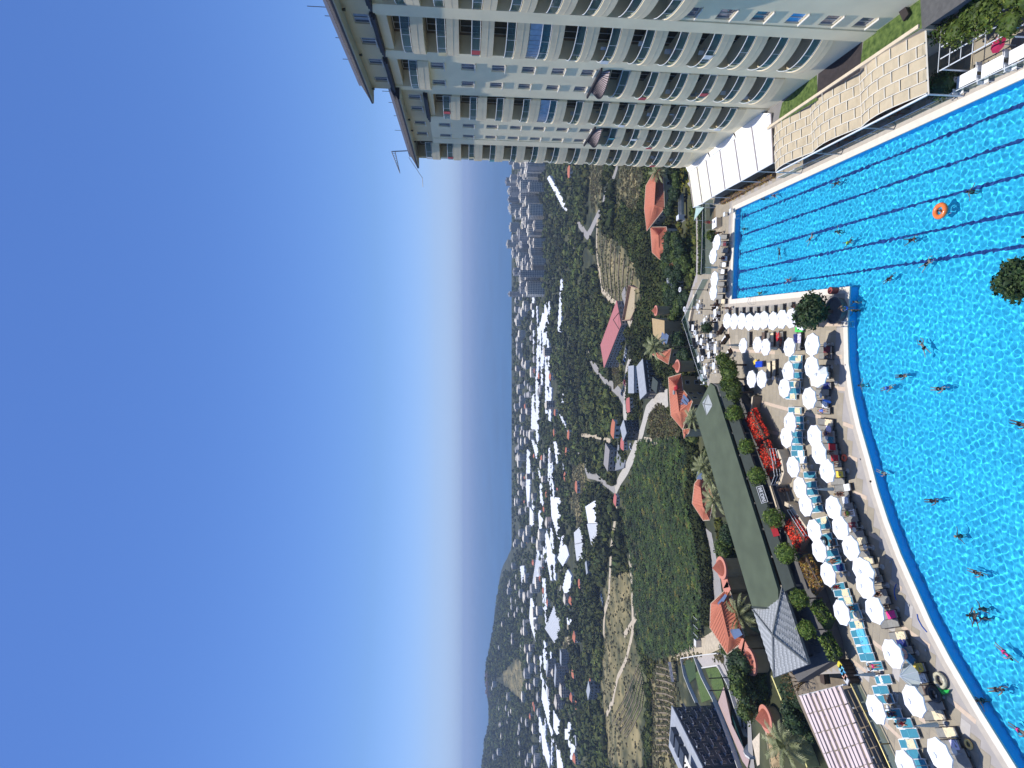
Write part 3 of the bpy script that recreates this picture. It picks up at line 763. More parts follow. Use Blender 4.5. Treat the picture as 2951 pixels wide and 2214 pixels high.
END = [(2087,683),(2087,703),(2090,722),(2089,745),(2085,763),(2081,783),(2080,800),(2080,819),(2083,836),(2075,856),(2082,869)]
EL = []
for i, p in enumerate(END):
    g = lounger(p[0], p[1], 'g', 4, 'taupe sun lounger beyond the end of the pool, %s from the lifeguard stand' % ORD[i], 'taupe sun loungers at the pool end', head_dir(p[0], p[1], 0)); g['k_'] = 'g'; EL.append(LOUN[-1])
for i, (a, b) in enumerate(((820,600),(930,600),(1040,600),(1150,600),(1270,600),(1400,590),(1540,580),(1680,560),(1820,540))):
    g = lounger(1950 + a/s_, 800 + b/s_, 'g', 32, 'taupe sun lounger half under the tight parasol row, %s from the cafe' % ORD[i], 'loungers under the tight parasol row', R(90)); g['k_'] = 'g'
    del g['k_']
RL = []
for i, (a, b) in enumerate(((1150,990),(1390,980),(1470,1010),(1530,1000),(1620,990),(1680,1000),(1900,1020),(1965,1020),(1480,1470),(1560,1440))):
    g = lounger(1950 + a/s_, 800 + b/s_, 'g', 4, 'taupe sun lounger in the loose parasol row, %s from the cafe' % ORD[i], 'loungers of the loose row', R(90)); g['k_'] = 'g'; RL.append(LOUN[-1])
def cm(n, c): return mat('cloth_' + n, c, .95, .1, 6, .3, 15)
CREAM, WHT, BLUE, RED, MAROON, TEALC, YEL, PINK, NAVY, BROWN, AQUA, LIL = (cm(n, c) for n, c in (('cream', (.75, .62, .4)), ('white', (.85, .85, .84)), ('blue', (.05, .2, .75)), ('red', (.5, .03, .04)), ('maroon', (.16, .03, .04)), ('petrol', (.03, .2, .28)), ('yellow', (.85, .6, .08)), ('pink', (.8, .05, .25)), ('navy', (.02, .03, .15)), ('brown', (.13, .09, .07)), ('aqua', (.12, .5, .75)), ('lilac', (.65, .6, .75))))
def tw(lst, i, m, col, extra='', y0=-.9, y1=.2, where='teal'):
    o = lst[i][0]
    return towel(lst[i], m, (col + ' towel ' + extra + ' on ' + o['label'].split(' sun lounger')[0] + ' lounger, ' + o['label'].split(', ')[1]).replace('  ', ' '), y0, y1)
for i, m, c in ((0, CREAM, 'cream'), (3, CREAM, 'rumpled cream'), (5, CREAM, 'pale yellow'), (6, CREAM, 'big cream'), (12, WHT, 'white'), (13, WHT, 'crumpled white'), (19, CREAM, 'yellowish'), (22, BROWN, 'brown'), (25, NAVY, 'dark'), (27, CREAM, 'cream'), (28, CREAM, 'peach'), (30, CREAM, 'beige'), (31, CREAM, 'sand coloured'), (32, AQUA, 'striped blue'), (33, AQUA, 'sky blue'), (34, AQUA, 'bright blue'), (39, BROWN, 'dark brown'), (43, CREAM, 'cream')): tw(TL, i, m, c)
tw(TL, 37, WHT, 'white', 'over the head', .1, .95)
for i, m, c in ((0, MAROON, 'dark red'), (1, BROWN, 'dark'), (3, WHT, 'pale'), (4, NAVY, 'navy'), (6, WHT, 'white'), (8, CREAM, 'long cream'), (9, LIL, 'white and blue'), (11, TEALC, 'petrol blue'), (12, RED, 'red'), (14, RED, 'pink and red'), (18, WHT, 'white'), (20, WHT, 'bright white'), (22, WHT, 'folded white'), (24, MAROON, 'wine red'), (26, CREAM, 'beige'), (28, CREAM, 'yellowed'), (33, PINK, 'pink and white'), (35, CREAM, 'beige'), (36, NAVY, 'dark blue'), (38, YEL, 'yellow'), (39, WHT, 'white with a purple mark'), (40, BROWN, 'brown'), (42, CREAM, 'cream'), (43, CREAM, 'ruffled cream'), (44, LIL, 'grey blue')): tw(GL, i, m, c, y0=-.95, y1=-.1 if m in (WHT, LIL) else .2)
t = tw(GL, 16, YEL, 'orange yellow striped'); 
for i, m, c in ((1, MAROON, 'dark red'), (3, WHT, 'white'), (4, WHT, 'white folded'), (5, WHT, 'clean white'), (10, CREAM, 'peach')): tw(EL, i, m, c)
for i, m, c in ((1, BROWN, 'dark'), (3, CREAM, 'olive and cream'), (4, RED, 'red striped'), (6, NAVY, 'navy'), (7, LIL, 'pale grey'), (8, CREAM, 'cream'), (9, CREAM, 'peach')): tw(RL, i, m, c)
for o, *_ in LOUN:
    if 'k_' in o.keys(): del o['k_']
# side tables
st_t = MB().lathe([(.27, .42), (.27, .46), (.25, .47)], 14); st_p = MB().lathe([(.16, 0), (.05, .04), (.04, .42)], 10)
tm = mat('table_plastic', (.66, .66, .62), .5, .05)
stm, spm = st_t.mesh('table_top', tm), st_p.mesh('pedestal', tm)
ST = [(2304,1344,'beside the leaning pale parasol'),(2317,1345,'in the shade by a leaning parasol'),(2321,1415,'between two teal loungers'),(2346,1458,'between teal loungers, holding a plate'),(2448,1527,'behind taupe loungers with a dark cup'),(2462,1527,'next to the taupe cushions'),(2385,1580,'with a green plant pot on it'),(2493,1577,'with white cups by the poolside'),(2494,1639,'beyond the tilted parasol'),(2424,1657,'next to the sitting woman'),(2378,993,'in the octagon of parasol shade'),(2365,1140,'among dark bags'),(2465,1772,'near the dark chair'),(2542,1754,'by the parasol with thin stripes'),(2560,2041,'near the crouching man'),(2705,2010,'near the big black tube'),(2751,2166,'beside the yellow ring lounger'),(2228,1090,'by the folded pale loungers'),(2382,1261,'between striped towels')]
for i, (a, b, w_) in enumerate(ST):
    p = G(a, b, .45); t = thing('side_table', (p.x, p.y, .02), 'small round white side table ' + w_, 'side table', 'round side tables'); ob('table_top', stm, parent=t); ob('pedestal', spm, parent=t)
# single things lying about
def ring(px, py, r0, r, m, name, label, z=.12, m2=None):
    p = G(px, py, z); o = ob(name, MB().torus((0, 0, 0), r0, r, 18, 8), m, loc=p, smooth=True); tag(o, label, 'swim ring'); return o
OR = mat('ring_orange', (.8, .12, .04), .35, .05, coat=.5)
ring(2433, 1320, .3, .1, OR, 'swim_ring', 'orange red swim ring lying on the paving by the poolside loungers')
ring(2887, 2136, .28, .1, mat('ring_yellow', (.75, .5, .15), .35), 'swim_ring', 'small yellow swim ring on the foot of a lounger', .5) if False else ring(2791, 2145, .28, .1, mat('ring_yellow', (.75, .5, .15), .35), 'swim_ring', 'small yellow swim ring lying by the lowest taupe loungers', .15)
ring(2708, 1961, .52, .15, mat('ring_beige', (.5, .46, .32), .35, .3, 5), 'swim_ring', 'large pale speckled swim ring leaning against the green crocodile float', .3)
ring(2694, 2001, .48, .2, mat('ring_black', (.015, .02, .025), .35, .1), 'swim_ring', 'big black tyre-shaped swim ring on a brown towel', .5)
ring(2374, 1561, .42, .17, mat('ring_black', (.015, .02, .025)), 'swim_ring', 'black tyre-shaped swim ring between inner row parasols', .5)
p = G(2705, 1990, .25); t = thing('crocodile_float', (p.x, p.y, 0), 'green inflatable crocodile float behind the speckled ring', 'pool float', rz=.3)
gm = mat('float_green', (.03, .5, .08), .35, .1, 5); ob('body', MB().ball((0, 0, .25), .3, 12, 8, (1, 2.2, .8)), gm, t, smooth=True); ob('tail', MB().tube([(0, -.5, .25), (.1, -.9, .25), (.3, -1.2, .3)], [.2, .12, .03], 8), gm, t); ob('head', MB().ball((0, .75, .3), .2, 10, 6, (1, 1.5, .8)), gm, t, smooth=True)
p = G(2560+0, 0) if False else None
# inflatable donut with a blue mat on the poolside loungers
p = G(2612, 1887, .5); t = thing('pool_float', (p.x, p.y, .45), 'blue inflatable mat with a round pinkish ring on top', 'pool float', rz=-.35)
ob('mattress', MB().box((0, 0, .1), (.8, 1.8, .16)), cm('denim', (.06, .18, .3)), t); ob('ring', MB().torus((0, .1, .28), .36, .12, 16, 8), mat('ring_salmon', (.6, .32, .26), .4, .2, 5), t, smooth=True)
p = G(2188, 1050, .5); t = thing('air_mattress', (p.x, p.y, 0), 'bright blue inflatable mattress standing beside a yellow towel', 'air mattress', rz=R(90))
bm_ = mat('vinyl_blue', (.02, .08, .6), .3, .1, coat=.4)
for k in range(4): ob('tube', MB().tube([(-.85, -.3 + .2*k, .5), (.85, -.3 + .2*k, .5)], .11, 8), bm_, t)
p = G(2176, 1044, .4); tag(ob('towel', MB().box((0, 0, 0), (.5, .9, .06)), YEL, loc=(p.x, p.y, .4), rz=.4), 'yellow towel beside the blue air mattress', 'towel')
tag(ob('sun_hat', MB().lathe([(.24, 0), (.22, .02), (.11, .03), (.09, .12), (.01, .13)], 10), mat('straw', (.5, .4, .22), .9), loc=G(2435, 1520, .5)), 'pale sun hat on the deck table by the pool', 'hat') if False else None
p = G(2378, 1162, .9); t = thing('closed_blue_parasol', (p.x, p.y, 0), 'folded bright blue parasol leaning over two poolside loungers', 'parasol', rz=.2)
ob('canopy', MB().lathe([(.03, .4), (.16, .5), (.12, 1.3), (.02, 1.75)], 8), BLUE, t); ob('pole', MB().tube([(0, 0, 0), (0, 0, 1.8)], .02, 5), pole_m, t); t.rotation_euler = (.3, .25, 0)
# green sun bed
p = G(2303, 950, .35); t = thing('plastic_bench', (p.x, p.y, .02), 'bright green plastic bench at the planter end of the parasol row', 'bench', rz=R(-5))
gb = mat('plastic_green', (.08, .6, .1), .4, .05); ob('seat', MB().bb(-.3, .3, -.75, .75, .34, .4), gb, t); 
for a in (-.27, .27):
    for b in (-.7, .7): ob('leg', MB().bb(a-.03, a+.03, b-.03, b+.03, 0, .34), gb, t)
# blue pool hoses
for pts, l in ((((2583,1683),(2577,1700),(2578,1715),(2583,1730)), 'blue hose curled on the paving by the poolside loungers'), (((2643,1770),(2646,1785),(2657,1805),(2671,1822)), 'thin blue hose lying along the coping')):
    tag(ob('hose', MB().tube([G(*q, .04) for q in pts], .05, 6), mat('hose_blue', (.03, .09, .35), .4), None), l, 'hose')
# pool ladder, rails at the coping and skimmer boxes
def ladder(px, py, ang, label, n=1):
    p = G(px, py, .1); t = thing('pool_ladder', (p.x, p.y, .05), label, 'pool ladder', rz=ang)
    mm = mat('steel', (.6, .62, .64), .2, .02, metal=.9)
    for x in (-.28, .28): ob('handrail', MB().tube([(x, .9, 0), (x, .85, .5), (x, .5, .75), (x, 0, .6), (x, -.25, .1), (x, -.28, -1.1)], .025, 6), mm, t)
    for k in range(3): ob('step', MB().box((0, -.28, -.25 - .28*k), (.5, .1, .03)), mm, t)
ladder(2438, 935, R(-4) , 'steel pool ladder by the round planter')
ladder(2172, 860, R(86), 'steel ladder handrails on the long coping near the parasol row')
for i, (a, b) in enumerate(((2411,1050),(2478,1324),(2508,1389),(2566,1620),(2619,1745),(2668,1874),(2436,1052))):
    tag(ob('coping_light', MB().bb(-.09, .09, -.06, .06, 0, .05), mat('lamp_grey', (.35, .35, .36), .4), loc=G(a, b, .052)), 'small grey light box set on the pool coping, ' + ['by the planter ladder', 'across from the orange ring', 'where the curve turns', 'near the curled blue hose', 'beside the long thin hose', 'near the crocodile float', 'inner one of a pair'][i], 'light', 'coping light boxes')
# ================================================================== PEOPLE
skin_a = mat('skin_tan', (.36, .19, .115), .55, .08, 6); skin_b = mat('skin_dark', (.22, .1, .06), .55, .08, 6); skin_c = mat('skin_fair', (.5, .31, .22), .55, .08, 6)
hair_k = mat('hair_dark', (.015, .01, .008), .5, .2, 20); hair_b = mat('hair_blond', (.35, .22, .09), .5, .2, 20)
NAMES = ['pelvis', 'belly', 'chest', 'neck', 'head', 'crown', 'shl', 'ell', 'wrl', 'hal', 'shr', 'elr', 'wrr', 'har', 'hil', 'knl', 'anl', 'tol', 'hir', 'knr', 'anr', 'tor']
EDG = [('pelvis','belly'),('belly','chest'),('chest','neck'),('neck','head'),('head','crown'),('chest','shl'),('shl','ell'),('ell','wrl'),('wrl','hal'),('chest','shr'),('shr','elr'),('elr','wrr'),('wrr','har'),('pelvis','hil'),('hil','knl'),('knl','anl'),('anl','tol'),('pelvis','hir'),('hir','knr'),('knr','anr'),('anr','tor')]
RAD = dict(pelvis=.135, belly=.125, chest=.14, neck=.055, head=.095, crown=.075, shl=.062, ell=.042, wrl=.03, hal=.034, hil=.092, knl=.058, anl=.04, tol=.034)
STAND = dict(pelvis=(0,0,.95), belly=(0,.01,1.1), chest=(0,0,1.3), neck=(0,0,1.5), head=(0,.02,1.62), crown=(0,.01,1.7), shl=(-.18,0,1.42), ell=(-.25,0,1.14), wrl=(-.27,.06,.9), hal=(-.27,.09,.82), hil=(-.1,0,.88), knl=(-.11,.02,.48), anl=(-.11,-.01,.09), tol=(-.12,.16,.04))
def full(P):
    Q = dict(P)
    for k in ('sh','el','wr','ha','hi','kn','an','to'):
        if k + 'r' not in Q: x, y, z = Q[k+'l']; Q[k+'r'] = (-x, y, z)
    return Q
def lay(P): return {k: (x, z - .95, -y) for k, (x, y, z) in P.items()}
POSES = {}
POSES['stand'] = full(STAND)
q = full(STAND); q.update(knl=(-.1,.16,.5), anl=(-.1,.2,.1), tol=(-.1,.36,.05), anr=(.11,-.25,.14), tor=(.11,-.14,.04), wrl=(-.27,-.12,.92), hal=(-.27,-.15,.85), wrr=(.27,.2,.95), har=(.27,.27,.9)); POSES['walk'] = q
q = full(STAND); q.update(ell=(-.34,.1,1.3), wrl=(-.2,.12,1.55), hal=(-.12,.1,1.6), elr=(.36,.02,1.2), wrr=(.2,.1,1.0), har=(.14,.1,1.0)); POSES['akimbo'] = q
q = lay(full(STAND)); q.update(ell=(-.36,.6,.05), wrl=(-.3,.85,.06), hal=(-.22,.95,.06), elr=(.36,.6,.05), wrr=(.3,.85,.06), har=(.22,.95,.06), head=(0,.68,.06), crown=(0,.76,.1), neck=(0,.56,.03), anl=(-.3,-.75,-.08), knl=(-.22,-.42,-.1), tol=(-.38,-.9,-.1), anr=(.3,-.75,-.08), knr=(.22,-.42,-.1), tor=(.38,-.9,-.1)); POSES['breast'] = q
q = lay(full(STAND)); q.update(ell=(-.2,.75,.1), wrl=(-.15,1.02,.05), hal=(-.15,1.12,.02), elr=(.35,.25,.18), wrr=(.4,0,.05), har=(.4,-.08,0), head=(.02,.68,.04), crown=(.02,.77,.05)); POSES['crawl'] = q
q = full(STAND); q.update(ell=(-.42,.15,1.3), wrl=(-.62,.25,1.38), hal=(-.7,.28,1.4), elr=(.42,.15,1.3), wrr=(.62,.25,1.38), har=(.7,.28,1.4)); POSES['tread'] = q
# lying on a flat bed on the back, head towards +y
q = {k: (x, z - .95, y) for k, (x, y, z) in full(STAND).items()}; q.update(tol=(-.13,-.9,.13), tor=(.13,-.9,.13), ell=(-.3,.2,0), wrl=(-.2,-.02,.08), hal=(-.14,-.08,.1)); POSES['lie'] = q
q = {k: (x, z - .95, -y) for k, (x, y, z) in full(STAND).items()}; q.update(ell=(-.34,.5,0), wrl=(-.2,.72,0), hal=(-.12,.74,0), elr=(.34,.5,0), wrr=(.2,.72,0), har=(.12,.74,0)); POSES['prone'] = q
q = full(STAND); q = {k: (x, y, z - .5) for k, (x, y, z) in q.items()}; q.update(knl=(-.14,.42,.48), anl=(-.14,.45,.09), tol=(-.15,.6,.04), knr=(.14,.42,.48), anr=(.14,.45,.09), tor=(.15,.6,.04), hil=(-.1,.04,.44), hir=(.1,.04,.44), ell=(-.24,.06,.66), wrl=(-.16,.28,.56), hal=(-.14,.36,.54), elr=(.24,.06,.66), wrr=(.16,.28,.56), har=(.14,.36,.54)); POSES['sit'] = q
def skinmesh(name, P, edges, rad, sub=1, fingers=True):
    used = [n for n in NAMES if any(n in e for e in edges)]; ix = {n: i for i, n in enumerate(used)}
    V_ = [P[n] for n in used]; E_ = [(ix[a], ix[b]) for a, b in edges]; Rr = [rad.get(n, rad.get(n[:-1] + 'l', .05)) for n in used]
    if fingers:
        for s in 'lr':
            h = Vector(P['ha' + s]); d = (h - Vector(P['wr' + s])).normalized(); w = d.cross(Vector((.3, .2, 1))).normalized()
            for j, (off, ln_, r_) in enumerate(((-.045, .04, .010), (-.026, .075, .009), (-.008, .085, .009), (.010, .08, .009), (.028, .062, .008))):
                k = len(V_); V_.append(tuple(h + w * off + d * (.02 if j else -.01))); V_.append(tuple(h + w * off * (1.3 if j else 1.7) + d * ln_ + Vector((0, 0, -.012)))); Rr += [r_, r_ * .85]
                E_ += [(ix['ha' + s], k), (k, k + 1)]
    me = bpy.data.meshes.new(name); me.from_pydata(V_, E_, [])
    o = bpy.data.objects.new(name, me); COL.objects.link(o)
    md = o.modifiers.new('skin', 'SKIN'); md.use_smooth_shade = True; o.modifiers.new('sub', 'SUBSURF').levels = sub
    for i, r_ in enumerate(Rr): me.skin_vertices[0].data[i].radius = (r_, r_)
    me.skin_vertices[0].data[0].use_root = True
    return o
tmp = []
SUITR = {k: v + .014 for k, v in RAD.items()}
for nm, P in POSES.items():
    b = skinmesh('body', P, EDG, RAD); 
    PP = dict(P)
    for s in 'lr':
        a, c = Vector(P['hi'+s]), Vector(P['kn'+s]); PP['kn'+s] = tuple(a.lerp(c, .45))
    r2 = dict(SUITR); r2['knl'] = .082
    sh = skinmesh('shorts', PP, [('pelvis','hil'),('hil','knl'),('pelvis','hir'),('hir','knr')], r2, 1, False)
    PP = dict(P); a, c = Vector(P['pelvis']), Vector(P['chest']); PP['neck'] = tuple(c + (c - a).normalized() * .07); r3 = dict(SUITR); r3['neck'] = .1
    su = skinmesh('swimsuit', PP, [('pelvis','belly'),('belly','chest'),('chest','neck')], r3, 1, False)
    tmp.append((nm, b, sh, su))
bpy.context.view_layer.update(); dg = bpy.context.evaluated_depsgraph_get(); BODY = {}
for nm, b, sh, su in tmp:
    out = []
    for o in (b, sh, su):
        me = bpy.data.meshes.new_from_object(o.evaluated_get(dg)); me.name = o.name; 
        me.polygons.foreach_set('use_smooth', [True] * len(me.polygons)); me.materials.clear(); me.materials.append(skin_a); out.append(me)
    P = POSES[nm]; h = Vector(P['head']); c = Vector(P['crown']); up = (c - h).normalized()
    hb = MB(); bk = Vector((0, -.03, 0)) if nm not in ('breast', 'crawl', 'prone') else Vector((0, .0, .035))
    if nm == 'lie': bk = Vector((0, .03, -.02))
    m_ = h + up * .035 + bk; hb.ball(m_, .112, 10, 7, (1, 1.05, 1.05)); hb.ball(m_ + bk - up * .06, .075, 8, 6)
    face = MB(); fw = Vector((0, 1, 0)) if nm in ('stand', 'walk', 'akimbo', 'tread', 'sit') else (Vector((0, 0, 1)) if nm == 'lie' else Vector((0, .5, -1)).normalized())
    sx = Vector((1, 0, 0)); f0 = h + fw * .085
    face.ball(f0 + fw * .02 - up * .005, .018, 6, 5); 
    for s in (-1, 1): face.ball(h + sx * .095 * s, .024, 6, 5)
    eyes = MB()
    for s in (-1, 1): eyes.ball(f0 + sx * .035 * s + up * .02, .013, 6, 5)
    mo = MB().box(tuple(f0 + fw * .004 - up * .045), (.045, .014, .012))
    BODY[nm] = out + [hb.mesh('hair', hair_k, True), face.mesh('nose_and_ears', skin_a, True), eyes.mesh('eyes', mat('eye_dark', (.02, .015, .01), .3)), mo.mesh('mouth', mat('lips', (.3, .1, .08), .5))]
    for o in (b, sh, su): bpy.data.objects.remove(o)
def person(pose, loc, rz, label, skin=skin_a, wear='shorts', wm_=None, hair=hair_k, group=None, s=1.0, caustic=False, tilt=0):
    t = thing('person', loc, label, 'person', group, rz); t.scale = (s, s, s); t.rotation_euler[0] = tilt
    B = BODY[pose]
    for me, nm, m_ in ((B[0], 'body', skin), (B[3], 'hair', hair), (B[4], 'nose_and_ears', skin), (B[5], 'eyes', None), (B[6], 'mouth', None)):
        o = ob(nm, me, parent=t); 
        if m_: setmat(o, m_)
        if caustic: o.cycles.is_caustics_receiver = True
    if wear in ('shorts', 'both'): setmat(ob('shorts', B[1], parent=t), wm_ or NAVY)
    if wear in ('suit', 'both'):
        setmat(ob('swimsuit', B[2], parent=t), wm_ or NAVY)
        if wear == 'suit': setmat(ob('swimsuit_bottom', B[1], parent=t), wm_ or NAVY)
    return t
BLACK = cm('black', (.015, .015, .02)); GRN = cm('lime', (.4, .75, .05)); CYAN = cm('cyan', (.05, .4, .5))
SW = [ # swimmers: pixel, pose, heading (degrees from the far end, + to the hotel), suit, skin, label
 ((2137,660),'tread',200,BLACK,skin_c,'swimmer at the far pool end wall near the first lane line'),
 ((2192,574),'tread',90,BLACK,skin_a,'swimmer holding the coping near the white awnings'),
 ((2226,564),'breast',20,PINK,skin_c,'swimmer in pink by the coping beyond the awning'),
 ((2240,730),'breast',90,BLACK,skin_b,'lone swimmer in the fourth lane towards the far end'),
 ((2328,689),'breast',150,BLACK,skin_c,'swimmer on the third lane line near two others'),
 ((2406,668),'tread',160,BLACK,skin_a,'swimmer with raised ripples over the third lane line'),
 ((2436,700),'breast',170,GRN,skin_b,'swimmer in green below the third lane line'),
 ((2264,808),'breast',180,PINK,skin_c,'swimmer on the fifth lane line waving one arm'),
 ((2183,846),'breast',180,GRN,skin_b,'swimmer in green near the corner of the pool end'),
 ((2401,530),'breast',180,BLACK,skin_b,'swimmer between the first and second lane lines'),
 ((2615,693),'breast',180,BLACK,skin_b,'dark swimmer just above the fifth lane line by the orange ring'),
 ((2552,805),'crawl',160,BLACK,skin_b,'crawling swimmer below the fifth lane line'),
 ((2660,762),'breast',150,BLACK,skin_c,'swimmer in black right on the fifth lane line'),
 ((2784,553),'tread',200,RED,skin_a,'swimmer in red on the third lane line near the tower side'),
 ((2944,683),'tread',180,BLACK,skin_c,'swimmer at the cut edge of the frame by the fifth line'),
 ((2653,1002),'breast',60,BLACK,skin_c,'splashing swimmer in the open pool between round ripples'),
 ((2588,1084),'crawl',180,BLACK,skin_b,'dark swimmer facing away in the open pool'),
 ((2695,1121),'crawl',180,BLACK,skin_c,'swimmer raising one arm far from the edge'),
 ((2548,1119),'crawl',170,BLUE,skin_a,'man in blue trunks swimming the crawl from the edge'),
 ((2474,1111),'tread',180,LIL,skin_c,'bather with white top standing in the dark blue edge'),
 ((2533,1362),'crawl',190,CYAN,skin_c,'pale swimmer in churned water beside the curved edge'),
 ((2676,1444),'crawl',170,BLACK,skin_b,'dark haired swimmer alone at mid pool'),
 ((2752,1546),'tread',150,BLACK,skin_b,'bather with a dark suit in the middle of the open water'),
 ((2802,1650),'crawl',180,BROWN,skin_a,'swimmer with brown skin below the group of three'),
 ((2818,1756),'tread',120,BLACK,skin_b,'standing bather at the side of the dark group'),
 ((2784,1774),'tread',180,BLACK,skin_b,'man in black in the middle of the close group'),
 ((2800,1785),'breast',90,NAVY,skin_b,'bather crouched low in the close group'),
 ((2822,1783),'tread',240,BLACK,skin_b,'bather at the outer side of the close group'),
 ((2884,1880),'crawl',200,PINK,skin_c,'swimmer in pink in the lower pool'),
 ((2862,1988),'crawl',150,BLACK,skin_a,'swimmer stretching both arms in the lower pool'),
 ((2925,2105),'crawl',180,PINK,skin_a,'dark swimmer entering at the corner of the frame'),
 ((2455,870),'tread',270,BLACK,skin_c,'bather leaning by the wall beneath the planter tree'),
 ((2454,895),'tread',250,BLACK,skin_b,'woman in black at the wall beside the planter'),
 ((2508,1388),'tread',300,BLACK,skin_b,'bather hanging on the curved coping in black'),
 ((2742,1928),'tread',300,PINK,skin_c,'bather with bare shoulders resting arms on the coping'),
 ((2813,2020),'tread',300,BLACK,skin_b,'bather in black splashing at the lower coping'),
 ((2928,1222),'crawl',190,BLACK,skin_b,'two-toned swimmer at the bottom edge of the open pool')]
for (px, py), pose, hd, wm_, sk, lab in SW:
    z = {'tread': -1.5, 'breast': -.24, 'crawl': -.23}[pose]
    p = G(px, py, .1)
    person(pose, (p.x, p.y, z), R(-hd), lab, sk, rnd.choice(('shorts', 'suit')), wm_, hair_k if rnd.random() < .85 else hair_b, 'people in the pool', rnd.uniform(.84, .95), True)
# orange float ring with a child near the lanes
p = G(2707, 608, .1); o = ob('swim_ring', MB().torus((0, 0, 0), .5, .2, 20, 10), mat('ring_orange_glossy', (.85, .2, .04), .3, .05, coat=.5), loc=(p.x, p.y, .02), smooth=True); tag(o, 'large orange swim ring floating between the lane lines', 'swim ring')
person('sit', (p.x, p.y, -.55), R(200), 'child sitting in the floating orange ring', skin_c, 'shorts', BLUE, s=.7)
DK = [((2440,889),'akimbo',180,BLUE,skin_a,'shorts','man in blue trunks walking along the paving to the curved coping',(2462,889)),
 (None,'stand',160,RED,skin_a,'both','lifeguard in red standing on the pale platform',(2075,642)),
 (None,'walk',100,BLACK,skin_b,'suit','woman in black walking past the brown benches',(2078,880)),
 (None,'walk',280,BLACK,skin_a,'shorts','lean man striding by the pool corner near the benches',(2113,888)),
 (None,'walk',95,BLACK,skin_b,'shorts','man leaning against the dark exercise frame by the pool end',(2087,672)),
 (None,'stand',200,BLACK,skin_b,'suit','woman standing on the wide snack bar steps',(2279,1412)),
 (None,'stand',90,CYAN,skin_c,'both','person in green top at the snack bar end of the wide steps',(2247,1449)),
 (None,'stand',70,MAROON,skin_b,'both','person in dark red waiting at the snack bar counter',(2222,1452)),
 (None,'walk',180,BLACK,skin_b,'shorts','man in shadow on the path beside the planter',(2320,883)),
 (None,'stand',180,BROWN,skin_b,'shorts','tanned man standing among taupe loungers under the poolside parasols',(2562,1748)),
 (None,'walk',180,WHT,skin_c,'both','person in white bending among inner row loungers',(2540,1940))]
for i, (_, pose, hd, wm_, sk, wr, lab, ft) in enumerate(DK):
    p = G(*ft, 0); person(pose, (p.x, p.y, 0 if i != 1 else .9), R(-hd), lab, sk, wr, wm_, s=1.0)
def onl(lst, i, pose, sk, wr, wm_, lab):
    o, p, rz, back = lst[i]
    person(pose, (p.x, p.y, .56 if pose != 'sit' else .05), rz + (math.pi if pose == 'sit' else 0), lab, sk, wr, wm_, rnd.choice((hair_k, hair_b)))
onl(TL, 8, 'lie', skin_c, 'suit', RED, 'woman in red lying on a teal lounger half in parasol shade')
onl(TL, 24, 'lie', skin_b, 'shorts', BROWN, 'brown skinned person lying on the last shaded teal lounger')
onl(TL, 26, 'sit', skin_b, 'suit', RED, 'dark person in red sitting up on a teal lounger')
onl(TL, 29, 'sit', skin_b, 'shorts', BROWN, 'tanned man sitting on a teal lounger beside white cups')
onl(TL, 36, 'prone', skin_a, 'shorts', PINK, 'sunburnt person lying face down on a teal lounger in full sun')
onl(TL, 40, 'sit', skin_b, 'suit', NAVY, 'woman in a grey top crouching by a shaded teal lounger')
onl(TL, 41, 'sit', skin_c, 'suit', RED, 'woman in red with a black bag at the end of a lounger')
onl(GL, 10, 'lie', skin_a, 'shorts', NAVY, 'man in navy shorts lying on a poolside lounger')
onl(GL, 7, 'lie', skin_c, 'suit', BLUE, 'person in blue lying beneath the blue parasol')
onl(GL, 13, 'sit', skin_b, 'suit', MAROON, 'woman in maroon sitting on a shaded poolside lounger')
onl(GL, 15, 'lie', skin_b, 'shorts', CYAN, 'man in green shorts lying in poolside shade')
onl(GL, 22, 'lie', skin_a, 'shorts', GRN, 'man in lime green shorts on a sunlit poolside lounger')
onl(GL, 19, 'sit', skin_b, 'shorts', BROWN, 'man bending beside the folded grey parasol')
onl(GL, 30, 'lie', skin_b, 'shorts', BLACK, 'dark tanned man on a poolside lounger near the hose')
onl(GL, 31, 'sit', skin_b, 'suit', BLACK, 'woman in black sitting near the curled blue hose')
onl(EL, 3, 'sit', skin_b, 'suit', MAROON, 'woman sitting between white towels at the pool end')
onl(RL, 5, 'lie', skin_b, 'shorts', RED, 'person with red stripes lying in the loose parasol row')
